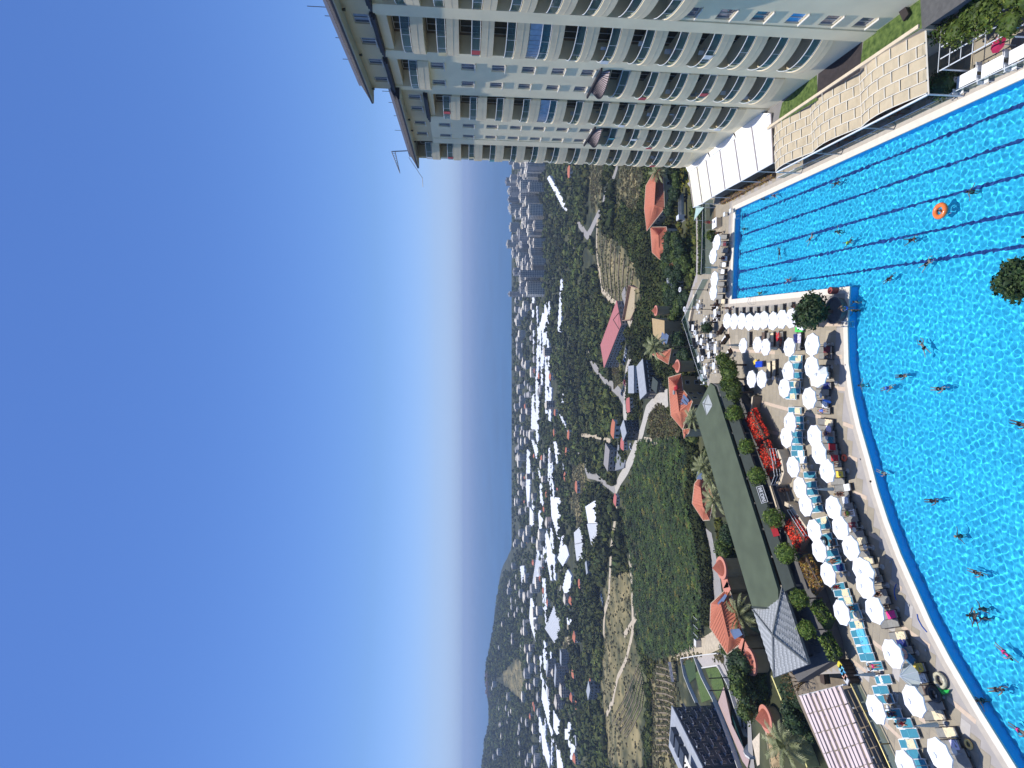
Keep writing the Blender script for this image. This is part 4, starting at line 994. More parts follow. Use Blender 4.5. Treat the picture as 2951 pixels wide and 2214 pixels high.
# ================================================================== PLANTS
def leafcloud(n, rx, ry, rz, leaf, seed, flat=.0, core=True, hemi=False):
    g = np.random.RandomState(seed)
    d = g.normal(size=(n, 3)); d /= np.linalg.norm(d, axis=1)[:, None]
    if hemi: d[:, 2] = np.abs(d[:, 2])
    lob = 1 + .16*np.sin(d[:, 0]*5 + seed) * np.cos(d[:, 1]*4 + seed*2) + .1*np.sin(d[:, 2]*7)
    rad = (g.uniform(.72, 1.02, n) * lob)[:, None]
    c = d * rad * np.array([rx, ry, rz])
    nn = d + g.normal(size=(n, 3)) * .75; nn /= np.linalg.norm(nn, axis=1)[:, None]
    u = np.cross(nn, g.normal(size=(n, 3))); u /= np.linalg.norm(u, axis=1)[:, None]; w_ = np.cross(nn, u)
    s = (leaf * g.uniform(.6, 1.3, n))[:, None]
    V = np.stack([c - u*s, c + w_*s*.55, c + u*s, c - w_*s*.55], 1).reshape(-1, 3)
    i = np.arange(n) * 4; F_ = np.concatenate([np.stack([i, i+1, i+2], 1), np.stack([i, i+2, i+3], 1)])
    t = g.uniform(.65, 1.45, n); C = np.repeat(np.stack([t*g.uniform(.85, 1.3, n), t, t*g.uniform(.6, 1.1, n)], 1), 4, axis=0)
    if core:
        mb = MB().ball((0, 0, 0), .8, 8, 5, (rx, ry, rz)); k = len(V); v2 = np.array(mb.v) * g.uniform(.88, 1.08, (len(mb.v), 1)); f2 = []
        for f in mb.f: f2 += [(f[0], f[1], f[2]), (f[0], f[2], f[3])]
        V = np.concatenate([V, v2]); F_ = np.concatenate([F_, np.array(f2) + k]); C = np.concatenate([C, np.ones((len(v2), 3)) * .8])
    return V, F_, C
leaf_m = mat('leaf_green', (.045, .085, .012), .6, .3, 1.2, attr='tint', spec=.3, col2=(.08, .12, .02))
leaf_d = mat('leaf_dark', (.022, .05, .016), .6, .3, 1.2, attr='tint', spec=.3, col2=(.035, .065, .02))
leaf_b = mat('leaf_bright', (.07, .125, .014), .6, .3, 1.5, attr='tint', spec=.3, col2=(.11, .17, .025)); leaf_y = mat('leaf_yellow_green', (.1, .15, .02), .6, .3, 1.5, attr='tint', spec=.3)
bark_m = mat('bark', (.12, .085, .06), .9, .2, 6, .4, 12)
flow_r = mat('blossom_red', (.65, .02, .01), .7, .35, 1.6, attr='tint', col2=(.6, .05, .015)); flow_o = mat('blossom_orange', (.3, .1, .015), .7, .5, 1.6, attr='tint', col2=(.22, .16, .03))
CR = {}
def crown_mesh(key, *a):
    if key not in CR:
        V, F_, C = leafcloud(*a[:-1]); o = big('crown', V, F_, a[-1], C, kind=None); CR[key] = o.data; bpy.data.objects.remove(o)
    return CR[key]
def tree(name, p, h, r, label, cat='tree', m=None, group=None, lobes=4, leaf=.16, n=420, trunk=True):
    m = m or leaf_m; t = thing(name, p, label, cat, group, rnd.uniform(0, 6))
    top = h - r * .8
    if trunk:
        ob('trunk', MB().tube([(0, 0, -.3), (.05, .03, top*.5), (0, .05, top)], [r*.09, r*.07, r*.05], 7), bark_m, t)
        for k in range(4):
            a = k*1.6 + rnd.random(); ob('limb', MB().tube([(0, 0, top*.65), (math.cos(a)*r*.5, math.sin(a)*r*.5, top + r*.15)], [r*.045, r*.02], 5), bark_m, t)
    Vs, Fs, Cs, k = [], [], [], 0
    for j in range(lobes):
        a = j * 2.4; q = 0 if lobes == 1 else r * .45
        V, F_, C = leafcloud(n, r*(.62 if lobes > 1 else 1), r*(.62 if lobes > 1 else 1), r*(.55 if lobes > 1 else .95), leaf, rnd.randint(1, 9999))
        V = V + np.array([math.cos(a)*q, math.sin(a)*q, h - r*.75 + (j % 2)*r*.25]); Vs.append(V); Fs.append(F_ + k); Cs.append(C * (.85 + .3*rnd.random())); k += len(V)
    o = big('crown', np.concatenate(Vs), np.concatenate(Fs), m, np.concatenate(Cs), t, kind=None)
    return t
def bed(name, pts, w_, z0, z1, m, label, cat, leaf=.13, dens=70, box=True):
    """a clipped bed or hedge along a line on the ground"""
    P = [G(a, b, z1) for a, b in pts]; Vs = []; c0 = P[0]
    g = np.random.RandomState(rnd.randint(1, 99999)); tot = []
    for a, b in zip(P, P[1:]):
        L = (b - a).length; nn = int(L * dens * w_ * 2.2); t = g.uniform(0, 1, nn)[:, None]; d = (b - a).normalized(); s = Vector((d.y, -d.x, 0))
        u = g.uniform(-1, 1, nn)[:, None]; hz = (z0 + (z1 - z0) * (1 - np.abs(u)**3 * .8) * g.uniform(.25, 1.05, nn)[:, None])
        X = np.array(a)[None] * (1-t) + np.array(b)[None] * t + np.array(s)[None] * u * w_/2; X[:, 2] = hz[:, 0]; tot.append(X)
    c = np.concatenate(tot); n = len(c); nn_ = g.normal(size=(n, 3)) + np.array([0, 0, 1.]); nn_ /= np.linalg.norm(nn_, axis=1)[:, None]
    u = np.cross(nn_, g.normal(size=(n, 3))); u /= np.linalg.norm(u, axis=1)[:, None]; w2 = np.cross(nn_, u); s = (leaf*g.uniform(.6, 1.4, n))[:, None]
    V = np.stack([c-u*s, c+w2*s*.6, c+u*s, c-w2*s*.6], 1).reshape(-1, 3); i = np.arange(n)*4; F_ = np.concatenate([np.stack([i, i+1, i+2], 1), np.stack([i, i+2, i+3], 1)])
    tt = g.uniform(.5, 1.6, n); C = np.repeat(np.stack([tt*g.uniform(.8, 1.3, n), tt, tt*g.uniform(.6, 1.1, n)], 1), 4, axis=0)
    t = thing(name, (P[0].x, P[0].y, z0), label, cat); V = V - np.array([P[0].x, P[0].y, z0])
    big('foliage', V, F_, m, C, t, kind=None)
    br = MB()
    for a, b in zip(P, P[1:]):
        d = b - a; br.box((((a+b)/2).x - P[0].x, ((a+b)/2).y - P[0].y, (z1-z0)*.35), (d.length, w_*.75, (z1-z0)*.7), math.atan2(d.y, d.x))
    ob('branches', br, bark_m if m in (flow_r, flow_o) else mat('hedge_inside', (.02, .035, .012), .9, .3, 3), t); return t
def palm(p, h, r, label, m=None, n=34, group='palm trees'):
    t = thing('palm_tree', p, label, 'palm tree', group, rnd.uniform(0, 6))
    ob('trunk', MB().tube([(0, 0, -.5), (.1, 0, h*.5), (0, 0, h)], [.28, .2, .17], 8), mat('palm_bark', (.14, .1, .06), .95, .25, 3, .5, 6), t)
    m = m or mat('palm_leaf', (.12, .15, .04), .5, .35, 1, spec=.4, col2=(.24, .25, .11))
    for k in range(n):
        a = k * 2.399; el = R(80 - 115 * (k / n)); L = r * rnd.uniform(.85, 1.1); fr = MB(); pts = []
        for i in range(8):
            s = i / 7; e = el - s * R(55); 
            pts.append((Vector((0, 0, 0)) if i == 0 else pts[-1] + Vector((math.cos(e) * math.cos(a), math.cos(e) * math.sin(a), math.sin(e))) * L / 7))
        side = Vector((-math.sin(a), math.cos(a), 0))
        for i in range(7):
            A, B = pts[i], pts[i+1]; wd = r * (.03 if i == 0 else .2) * (1 - abs(i - 3.5) / 5); d = (B - A)
            for sg in (-1, 1):
                fr.add([A, A + d*.4, A + d*1.2 + side*sg*wd + Vector((0, 0, -wd*.35)), A + d*.9 + side*sg*wd*.9 + Vector((0, 0, -wd*.4))], [(0, 1, 2, 3)])
                fr.add([A + d*.5, A + d*.9, A + d*1.7 + side*sg*wd + Vector((0, 0, -wd*.35)), A + d*1.4 + side*sg*wd*.9 + Vector((0, 0, -wd*.4))], [(0, 1, 2, 3)])
        o = ob('frond', fr, m, t, loc=(0, 0, h))
    return t
# ================================================================== SNACK BAR AND ITS TERRACE
TZ = 1.25
tpoly_r = [(2078,1105),(2150,1135),(2186,1180),(2215,1260),(2238,1325),(2262,1400),(2300,1500),(2332,1565),(2345,1620),(2378,1690),(2402,1760),(2430,1850),(2436,1900)]
terr = [(G(*p, 0).x, G(*p, 0).y) for p in tpoly_r] + [(G(*p, TZ).x, G(*p, TZ).y) for p in ((2300,1965),(2262,1905),(2160,1560),(2062,1210),(2040,1120))]
tm_ = MB().prism(terr, .016, TZ); ter_o = ob('bar_terrace', tm_, mat('terrace_stone_shaded', (.11, .105, .1), .85, .1, 1.5), kind='structure')  # stone colour darkened to hold the shade behind the flower beds
green_m = mat('green_roofing', (.08, .1, .06), .9, .13, .45, .3, 25); gedge = mat('green_trim', (.05, .062, .05), .85, .08)
BAR = thing('snack_bar', G(2150, 1400, TZ), 'long snack bar building with a flat green roof, a pale roof light and a sign', 'bar')
o0 = BAR.location.copy(); loc = lambda v: tuple(Vector(v) - o0)
ZR = 4.0
bl = [G(*p, ZR) for p in ((2003,1190),(2116,1575),(2168,1750))]; fr_ = [G(*p, ZR) for p in ((2046,1104),(2060,1117),(2097,1208),(2145,1322),(2177,1500),(2242,1700),(2242,1756))]
fr_ = [G(2046,1104,ZR), G(2059,1114,ZR), G(2199,1557,ZR), G(2242,1700,ZR), G(2244,1756,ZR)]
pl_ = [loc(v)[:2] for v in bl[::-1]] + [loc(v)[:2] for v in fr_]
ob('roof', MB().prism(pl_, ZR - .35 - o0.z, ZR - o0.z), green_m, BAR)
A, B = G(2066,1108,ZR), G(2258,1706,ZR); d = (B - A).normalized(); nrm = Vector((-d.y, d.x, 0)); nrm = nrm if nrm.x > 0 else -nrm
q8 = [Vector(loc(v)) for v in (A + nrm*.05, B + nrm*.05, B + nrm*1.25 - d*.2, A + nrm*1.25 + d*.6)]
fa = MB().add([(q8[0].x, q8[0].y, ZR - .04 - o0.z), (q8[1].x, q8[1].y, ZR - .04 - o0.z), (q8[2].x, q8[2].y, ZR - .75 - o0.z), (q8[3].x, q8[3].y, ZR - .75 - o0.z)] + [(q.x, q.y, ZR - 1.0 - o0.z) for q in q8], [(0, 3, 2, 1), (4, 5, 6, 7), (3, 7, 6, 2), (0, 4, 7, 3), (1, 2, 6, 5)]); ob('fascia', fa, gedge, BAR)
# roof light: a pale square pyramid set on the roof
q = [(2052,1140),(2024,1160),(2036,1198),(2056,1172)]
q = [G(*p, ZR) for p in ((2041,1136),(2024,1162),(2037,1197),(2054,1168))]; c_ = sum((Vector(v) for v in q), Vector()) / 4 + Vector((0, 0, .5))
for i in range(4): ob('roof_light_pane', MB().add([loc(q[i] + Vector((0,0,.03))), loc(q[(i+1) % 4] + Vector((0,0,.03))), loc(c_)], [(0, 1, 2)]), mat('roof_light_glass', (.42, .44, .42), .35, .1, 3), BAR)
for v in q: ob('roof_light_bar', MB().tube([loc(v + Vector((0,0,.05))), loc(c_ + Vector((0,0,.04)))], .06, 4), mat('roof_light_bar_m', (.25, .26, .24), .6), BAR)
ob('roof_trim', MB().tube([loc(bl[2] + Vector((0,0,.02))), loc(fr_[4] + Vector((0,0,.02)))], .12, 4), gedge, BAR)
# shingled pyramid roof at the low end
sh_m = mat('shingle_grey', (.3, .31, .3), .85, .12, 5, .4, 10); sh_d = mat('ridge_grey', (.19, .2, .19), .85, .08)
ZE = 3.5; cn = [G(*p, ZE) for p in ((2170,1757),(2256,1692),(2330,1914),(2231,1952))]; ap = G(2228, 1830, ZE + 2.1)
for i in range(4):
    a, b = cn[i], cn[(i+1) % 4]; 
    f = MB().add([loc(a), loc(b), loc(ap)], [(0, 1, 2)]); sl_o = ob('roof_slope', f, sh_m, BAR)
    e1 = (b - a); nrow = 16
    sm = MB()
    for r_ in range(nrow):
        t0 = r_ / nrow; A0, B0 = a.lerp(ap, t0), b.lerp(ap, t0); L = (B0 - A0).length; nsh = max(1, int(L / .42)); up = (ap - (a + b) / 2).normalized(); nn = e1.normalized().cross(up).normalized(); nn = nn if nn.z > 0 else -nn
        for k in range(nsh):
            if (k + r_) % 2: continue
            s0, s1 = (k + .02) / nsh, (k + .98) / nsh; p0, p1 = A0.lerp(B0, s0), A0.lerp(B0, s1); h_ = up * ((ap - (a+b)/2).length / nrow * .95); o_ = nn * .035
            sm.add([loc(p0 + o_), loc(p1 + o_), loc(p1 + h_*.9 + o_*.5), loc(p0 + h_*.9 + o_*.5)], [(0, 1, 2, 3)])
    so = ob('shingles', sm, mat('shingle_pale', (.4, .41, .4), .85, .1, 6), sl_o, kind='stuff')
    ob('ridge_cap', MB().tube([loc(a + Vector((0,0,.05))), loc(ap + Vector((0,0,.08)))], .11, 5), sh_d, BAR)
ob('eave_board', MB().prism([loc(v)[:2] for v in cn], ZE - .3 - o0.z, ZE - .02 - o0.z), sh_d, BAR)
# walls, counter and columns below the roof
def wallbox(p0, p1, th_, z0, z1, m, nm, par=BAR):
    a, b = Vector(p0), Vector(p1); d = b - a
    return ob(nm, MB().box(loc(((a.x+b.x)/2, (a.y+b.y)/2, (z0+z1)/2)), (d.length, th_, z1-z0), math.atan2(d.y, d.x)), m, par)
bw = mat('bar_wall', (.35, .3, .22), .85, .08); dw = mat('bar_dark_wood', (.06, .035, .02), .6, .2, 3)
wallbox(G(2012,1200,ZR), G(2172,1745,ZR), .25, TZ, ZR - .4, bw, 'rear_wall'); wallbox(G(2040,1180,ZR), G(2205,1690,ZR), .6, TZ, TZ + 1.1, dw, 'counter')
for t_ in np.linspace(.03, .97, 9): v = A.lerp(B, t_) - nrm * .8; ob('column', MB().tube([loc((v.x, v.y, TZ)), loc((v.x, v.y, ZR - .4))], .12, 8), bw, BAR)
# sign with its words
sg0, sg1 = G(2180, 1466, 3.75), G(2163, 1421, 3.75); sg0 = A.lerp(B, (sg0 - A).dot(B - A)/(B-A).length_squared) + nrm*1.25 ; sg1 = A.lerp(B, (sg1 - A).dot(B - A)/(B-A).length_squared) + nrm*1.25

sc_ = (sg0 + sg1) / 2; L = (sg1 - sg0).length; ang = math.atan2((sg1-sg0).y, (sg1-sg0).x)
Ms = Matrix.Translation(Vector(loc((sc_.x, sc_.y, 3.45)))) @ Matrix.Rotation(ang, 4, 'Z') @ Matrix.Rotation(R(50), 4, 'X')
sgn = ob('sign_board', MB().box((0, 0, 0), (L, .8, .06)), mat('sign_black', (.03, .035, .03), .6), BAR); sgn.matrix_local = Ms
for a_, b_, c_2, d_2 in ((-L/2, L/2, -.4, -.35), (-L/2, L/2, .35, .4), (-L/2, -L/2+.05, -.35, .35), (L/2-.05, L/2, -.35, .35)): ob('sign_frame', MB().bb(a_, b_, c_2, d_2, .03, .07), mat('sign_white', (.8, .8, .78), .6), sgn)
tx = bpy.data.curves.new('sign_letters', 'FONT'); tx.body = 'SNACK BAR'; tx.align_x = 'CENTER'; tx.align_y = 'CENTER'; tx.size = .62; tx.extrude = .01; tx.offset = .012
to = bpy.data.objects.new('sign_letters', tx); COL.objects.link(to); bpy.context.view_layer.update()
lm = bpy.data.meshes.new_from_object(to.evaluated_get(bpy.context.evaluated_depsgraph_get())); wd = to.dimensions.x; bpy.data.objects.remove(to); lm.name = 'sign_lettering'; lm.materials.clear()
to = ob('lettering', lm, parent=sgn, loc=(0, 0, .05), kind='stuff'); lm.materials.append(mat('sign_white', (.8, .8, .78))); to.scale.x = (L - .3) / max(wd, .1)
v = A.lerp(B, .765) + nrm*1.2; rb = ob('menu_board', MB().box((0, 0, 0), (1.5, .7, .08)), RED, BAR); rb.matrix_local = Matrix.Translation(Vector(loc((v.x, v.y, 3.35)))) @ Matrix.Rotation(ang, 4, 'Z') @ Matrix.Rotation(R(50), 4, 'X')
# terrace furniture in the shade
cafe_ch = MB()
cafe_ch.box((0, 0, .44), (.44, .44, .05)); cafe_ch.box((0, -.22, .7), (.44, .05, .5))
for a in (-.2, .2):
    for b in (-.2, .2): cafe_ch.box((a, b, .22), (.03, .03, .44))
white_pl = mat('white_plastic', (.72, .72, .7), .5, .04); greyw = mat('grey_wicker', (.07, .075, .085), .8, .2, 8)
ch_seat = MB().box((0, 0, .44), (.46, .44, .05)).mesh('seat', white_pl); ch_back = MB().box((0, -.22, .7), (.46, .05, .5)).mesh('backrest', white_pl)
ch_leg = MB().box((0, 0, .22), (.035, .035, .44)).mesh('leg', white_pl)
def chair(x, y, z, rz, label, m=None, group='white cafe chairs'):
    t = thing('chair', (x, y, z), label, 'chair', group, rz)
    o = [ob('seat', ch_seat, parent=t), ob('backrest', ch_back, parent=t)] + [ob('leg', ch_leg, parent=t, loc=(a, b, 0)) for a in (-.2, .2) for b in (-.2, .2)]
    if m:
        for q_ in o: setmat(q_, m)
    return t
tt_top = {}
def table(x, y, z, w_, d_, rz, label, m=None, group='white cafe tables'):
    m = m or white_pl; t = thing('table', (x, y, z), label, 'table', group, rz)
    ob('table_top', MB().bb(-w_/2, w_/2, -d_/2, d_/2, .71, .75), m, t)
    for a in (-w_/2+.08, w_/2-.08):
        for b in (-d_/2+.08, d_/2-.08): ob('leg', MB().box((a, b, .355), (.05, .05, .71)), m, t)
    return t
for i, (a, b, w_) in enumerate(((2135,1245,'by the first red flower bed'),(2160,1330,'between the second and third ball shrubs'),(2199,1425,'facing the wide steps'),(2245,1550,'behind the lower red bed'),(2268,1640,'beside the orange bed'),(2300,1770,'by the lower hedge'),(2338,1870,'at the shingled end'))):
    p = G(a, b, TZ + .7); table(p.x, p.y, TZ, .9, .9, .3, 'grey terrace table in the snack bar shade ' + w_, greyw, 'terrace tables of the bar')
    for k in range(2): chair(p.x + (.9 if k else -.9)*.8, p.y + .3, TZ, R(90 if k else -90), ('left' if not k else 'right').replace('left', 'inner').replace('right', 'outer') + ' grey terrace chair in the bar shade ' + w_, greyw, 'terrace chairs of the bar')
# ball shrubs on trunks, flower beds, hedges
for i, (a, b, r_) in enumerate(((2116,1192,1.25),(2153,1287,1.05),(2181,1371,1.2),(2227,1493,1.25),(2263,1594,1.25),(2304,1725,1.05),(2328,1815,.95))):
    p = G(a, b, TZ + 2.3); tree('clipped_shrub', (p.x, p.y, TZ), 3.2, r_, 'round clipped shrub in front of the green roof, %s from the cafe end' % ORD[i], 'shrub', leaf_b, 'round clipped shrubs', 1, .12, 900)
for i, (a, b, r_) in enumerate(((2092,1052,1.6),(2104,1092,1.7),(2112,1130,1.6),(2098,1112,1.4))):
    p = G(a, b, 3.0); tree('bushy_tree', (p.x, p.y, .0), 4.2, r_*1.15, 'dense green tree by the cafe edge above the steps, %s from the hotel' % ORD[i], 'tree', leaf_m, 'dense trees by the cafe edge', 3, .16, 480)
bed('flower_bed', [(2150,1196),(2168,1234),(2188,1274)], 2.9, TZ, 2.2, flow_r, 'upper bright red flower bed beside the first ball shrub', 'flower bed', dens=60)
bed('flower_bed', [(2186,1286),(2203,1324),(2220,1362)], 2.9, TZ, 2.2, flow_r, 'red flower bed behind the white railing', 'flower bed', dens=60)
bed('flower_bed', [(2262,1508),(2281,1541),(2302,1574)], 2.9, TZ, 2.2, flow_r, 'red flower bed below the wide steps', 'flower bed', dens=60)
bed('flower_bed', [(2304,1612),(2325,1655),(2348,1702)], 2.5, TZ, 2.1, flow_o, 'orange brown flower bed at the lower part of the terrace', 'flower bed', dens=60)
bed('hedge', [(2332,1740),(2352,1772),(2372,1802)], 1.8, TZ, 2.4, leaf_b, 'upper clipped green hedge at the foot of the bar terrace', 'hedge')
bed('hedge', [(2358,1832),(2376,1866),(2392,1900)], 1.8, TZ, 2.4, leaf_b, 'lower clipped green hedge beside the shingled roof', 'hedge')
# steps, low curved walls, railings
cream = mat('cream_stone', (.62, .52, .38), .75, .08, 2)
def steps(pts, wdt, n, label):
    a, b = G(*pts[0], 0), G(*pts[1], 0); d = (b - a); L = d.length; rz = math.atan2(d.y, d.x); up_ = Vector((-d.y, d.x, 0)).normalized(); up_ = up_ if up_.x < 0 else -up_
    t = thing('steps', ((a+b)/2), label, 'steps', None, rz); sgn_ = 1 if Vector((-math.sin(rz), math.cos(rz), 0)).dot(up_) > 0 else -1
    for k in range(n):
        ob('step', MB().box((0, sgn_*(k + .5)*.36, (TZ/n*(k+1))/2), (L, .36, TZ/n*(k+1))), mat('step_riser', (.2, .16, .11), .8, .1), t)
        ob('tread', MB().box((0, sgn_*((k + .5)*.36 + .06), TZ/n*(k+1) + .025), (L, .27, .05)), cream, t)
steps([(2180,1138),(2176,1180)], 1, 4, 'short flight of cream steps at the cafe end of the bar terrace')
steps([(2266,1386),(2287,1452)], 1, 5, 'wide flight of cream steps up to the snack bar')
def lowwall(pts, w_, h_, label, m=cream, z=0.0, name='low_wall'):
    P = [G(a, b, z + h_) for a, b in pts]; t = MB()
    for a, b in zip(P, P[1:]):
        d = b - a; t.box((((a+b)/2).x, ((a+b)/2).y, z + h_/2), (d.length + w_*.3, w_, h_), math.atan2(d.y, d.x))
    return tag(ob(name, t, m), label, 'wall')
lowwall([(2240,1300),(2250,1325),(2256,1360),(2248,1388),(2236,1398)], .5, 1.3, 'curved cream bench wall above the wide steps')
lowwall([(2262,1452),(2280,1462),(2300,1492),(2322,1524)], .5, 1.3, 'cream wall running down beside the wide steps')
def railing(pts, label, z=0, h_=1.0, m=None, bars=2, step=1.4, r_=.03, glass=False):
    P = [G(a, b, z + h_) for a, b in pts]; m = m or metal_m; o1 = P[0].copy(); o1.z = z; t = thing('railing', o1, label, 'railing'); L_ = lambda v: tuple(Vector(v) - o1)
    for k in range(bars): ob('rail', MB().tube([L_((p.x, p.y, z + h_ * (1 - k*.42))) for p in P], r_, 5), m, t)
    for a, b in zip(P, P[1:]):
        n_ = max(1, int((b - a).length / step))
        for k in range(n_ + 1):
            v = a.lerp(b, k / n_); ob('post', MB().tube([L_((v.x, v.y, z)), L_((v.x, v.y, z + h_))], r_, 5), m, t)
            if glass and k < n_:
                v2 = a.lerp(b, (k + 1) / n_); ob('glass_pane', MB().add([L_((v.x, v.y, z+.1)), L_((v2.x, v2.y, z+.1)), L_((v2.x, v2.y, z+h_-.05)), L_((v.x, v.y, z+h_-.05))], [(0, 1, 2, 3)]), teal_glass, t)
    return t
railing([(2218,1293),(2226,1330),(2232,1372),(2222,1398)], 'white railing between the red flower bed and the curved wall', TZ, .9, bars=3, step=1.0)
railing([(2268,1470),(2292,1508),(2316,1545)], 'white double railing down the terrace edge below the steps', TZ - .2, .9, bars=2)
tag(ob('planter_ring', MB().torus((0, 0, .25), .45, .2, 14, 8), mat('tyre_grey', (.07, .07, .065), .8)), 'dark ring planter by the short steps', 'planter'); bpy.data.objects['planter_ring'].location = G(2156, 1122, .2)
# end of the deck: glass fence, wall and terrace furniture of the cafe
railing([(2024,805),(1996,862),(1965,925),(1978,963),(1998,1030),(2022,1100)], 'glass railing round the cafe terrace at the far corner of the deck', 0, 1.1, glass=True, step=2.2, bars=1)
railing([(2026,575),(2024,640),(2023,720),(2020,790)], 'glass windbreak behind the parasols at the far pool end', 0, 1.8, glass=True, step=2.4, bars=1)
lowwall([(1999,850),(1985,925)], .6, .5, 'short cream bench by the cafe corner')
cafe = [((2010,885),0),((2030,930),1),((1996,945),2),((2020,985),0),((2048,965),0),((2060,1005),1),((2042,1025),2),((2012,1035),2),((2056,1055),0),((2030,1068),1),((2022,1088),0),((2060,905),1),((2040,1000),0),((2008,975),2)]
for i, ((a, b), k) in enumerate(cafe):
    p = G(a, b, .75)
    w_ = ['in the cafe corner nearest the pool end', 'by the potted bush', 'at the glass corner', 'under the second lamp post', 'in front of the brown bench', 'next to the last brown bench', 'in the middle of the cafe', 'along the glass fence', 'nearest the dense trees', 'by the third lamp post', 'behind the bar roof tip', 'facing the corner of the pool', 'in the centre aisle', 'near the dark sofas'][i]
    table(p.x, p.y, 0, 1.1 if k != 1 else 1.5, .9, rnd.uniform(-.4, .4), 'white cafe table ' + w_)
    for j in range(4):
        an = j * math.pi/2 + rnd.uniform(-.2, .2); chair(p.x + math.cos(an)*.95, p.y + math.sin(an)*.9, 0, an + math.pi/2, ['hotel side', 'far side', 'bar side', 'near side'][j] + ' white chair of the table ' + w_, greyw if k == 2 else None)
sofa = [((2062,880),'by the striding walkers'),((2063,916),'with a white cushion beside the potted bush'),((2078,950),'near the tight parasol row'),((2088,978),'long one next to the loose parasols'),((2096,1022),'double one beside the dense trees'),((1992,942),'dark one at the glass corner'),((2000,990),'dark one along the fence'),((2022,1012),'low dark one in mid cafe'),((2046,990),'dark one under the lamp'),((2040,944),'dark one behind the bush')]
for i, ((a, b), w_) in enumerate(sofa):
    p = G(a, b, .4); m = mat('bench_brown', (.05, .025, .015), .6, .2, 4) if i < 5 else greyw
    t = thing('bench', (p.x, p.y, 0), 'cafe bench ' + w_, 'bench', 'dark cafe benches', R(-60 if i < 5 else 25))
    ob('seat', MB().bb(-.9, .9, -.3, .35, .34, .44), m, t); ob('backrest', MB().bb(-.9, .9, -.38, -.3, .34, .85), m, t)
    for x in (-.88, .88): ob('armrest', MB().bb(x-.05, x+.05, -.35, .35, .0, .62), m, t)
    if i in (1, 3, 4, 5, 6, 8): ob('cushion', MB().bb(-.8, .8, -.25, .3, .44, .52), WHT, t)
p = G(2042, 945, 1.2); tree('potted_bush', (p.x, p.y, 0), 2.3, 1.0, 'dark potted bush among the cafe tables', 'bush', leaf_d, None, 1, .12, 600)
# lamp posts
lamp_g = mat('lamp_globe', (.8, .8, .78), .3, .03)
for i, (a, b, c, d, w_) in enumerate(((2040,836,1990,836,'beyond the long coping corner'),(2055,892,2022,892,'behind the brown bench'),(2089,960,2035,961,'at the near side of the cafe'),(2113,1033,2060,1028,'beside the dense trees'))):
    p = G(a, b, 0); t = thing('lamp_post', (p.x, p.y, 0), 'thin dark lamp post with a white ring lamp ' + w_, 'lamp post', 'ring lamps of the cafe')
    ob('pole', MB().tube([(0, 0, 0), (0, 0, 4.6)], .05, 6), dk, t); ob('base', MB().lathe([(.25, 0), (.25, .05), (.08, .1)], 10), dk, t); ob('lamp_ring', MB().torus((0, 0, 4.75), .34, .1, 14, 6), lamp_g, t); ob('bracket', MB().tube([(-.34, 0, 4.7), (.34, 0, 4.7)], .03, 4), dk, t)
# planter with a tree at the inner pool corner
p = G(2416, 896, .0); t = thing('round_planter', (p.x, p.y - .2, 0), 'large round dark planter at the inner corner of the pool', 'planter')
ob('planter_wall', MB().lathe([(1.35, 0), (1.45, .75), (1.25, .78), (1.2, .6), (.02, .6)], 24), mat('planter_dark', (.1, .11, .12), .7, .2, 3, .5, 15), t)
tree('planter_tree', (p.x - .1, p.y + .1, .55), 3.9, 2.0, 'dark green tree growing from the round planter', 'tree', leaf_d, None, 5, .2, 420)
tag(ob('litter_bin', MB().lathe([(.35, 0), (.4, .8), (.36, .82), (.3, .7)], 12), mat('bin_red', (.35, .08, .06), .6, .3, 4), loc=G(2412, 838, 0)), 'reddish bin standing by the round planter', 'bin')
# island in the pool with a tree and white stones
p = G(2992, 815, 0); isl = thing('rock_island', (p.x, p.y - 1.2, -1.6), 'little island of white stones in the pool below the tree', 'rock island')
for k in range(46):
    a = rnd.uniform(0, 6.28); q = rnd.uniform(.2, 1.5); ob('stone', MB().ball((0, 0, 0), rnd.uniform(.2, .34), 7, 5, (1, .8, .7)), mat('white_stone', (.7, .68, .66), .7, .1, 3), isl, loc=(math.cos(a)*q, math.sin(a)*q, 1.55 + .35*(1.5-q)))
ob('island_core', MB().lathe([(1.9, 0), (1.6, 1.5), (.1, 1.7)], 16), mat('white_stone', (.7, .68, .66)), isl)
tree('island_tree', (p.x - .05, p.y - 1.0, .1), 3.4, 1.45, 'leafy tree on the stone island in the pool', 'tree', leaf_d, None, 5, .17, 420)
p = G(2955, 970, 2.2); t = thing('parasol', (p.x + .2, p.y - 1.6, 0), 'white parasol cut off by the bottom of the pool view', 'parasol')
for nm, me in zip(('canopy', 'cap', 'pole', 'base'), PSETS[0]): ob(nm, me, parent=t, loc=(0, 0, 0))
t.location.z = -.1
# ================================================================== POOLSIDE RESTAURANT, AWNINGS AND THE HOTEL LAWN
th5 = math.atan(KX)
def PF(u, v, z): return Vector((18.6 + u*math.cos(th5) + v*math.sin(th5), -u*math.sin(th5) + v*math.cos(th5), z))   # u: from the pool edge to the hotel, v: along the pool
lawn_t = MB().prism([PF(*p, 0)[:2] for p in ((5.9, 29), (5.9, 63.0), (9.3, 64.8), (9.6, 90), (12.5, 90), (12.5, 29))], .02, 4.45)
ob('hotel_terrace', lawn_t, mat('terrace_paving', (.2, .19, .18), .9, .1), kind='structure')
grass_m = mat('lawn_grass', (.05, .1, .015), .95, .35, 2.5, .6, 30, col2=(.09, .13, .03))
def sheet(name, pts, z, m, label=None, cat=None, kind='structure'):
    P = [G(a, b, z) for a, b in pts]; o = ob(name, flat_poly([(v.x, v.y) for v in P], [], z), m, kind=kind); return o
def c3(a, b): return (2151 + a/2.765, b/2.765)
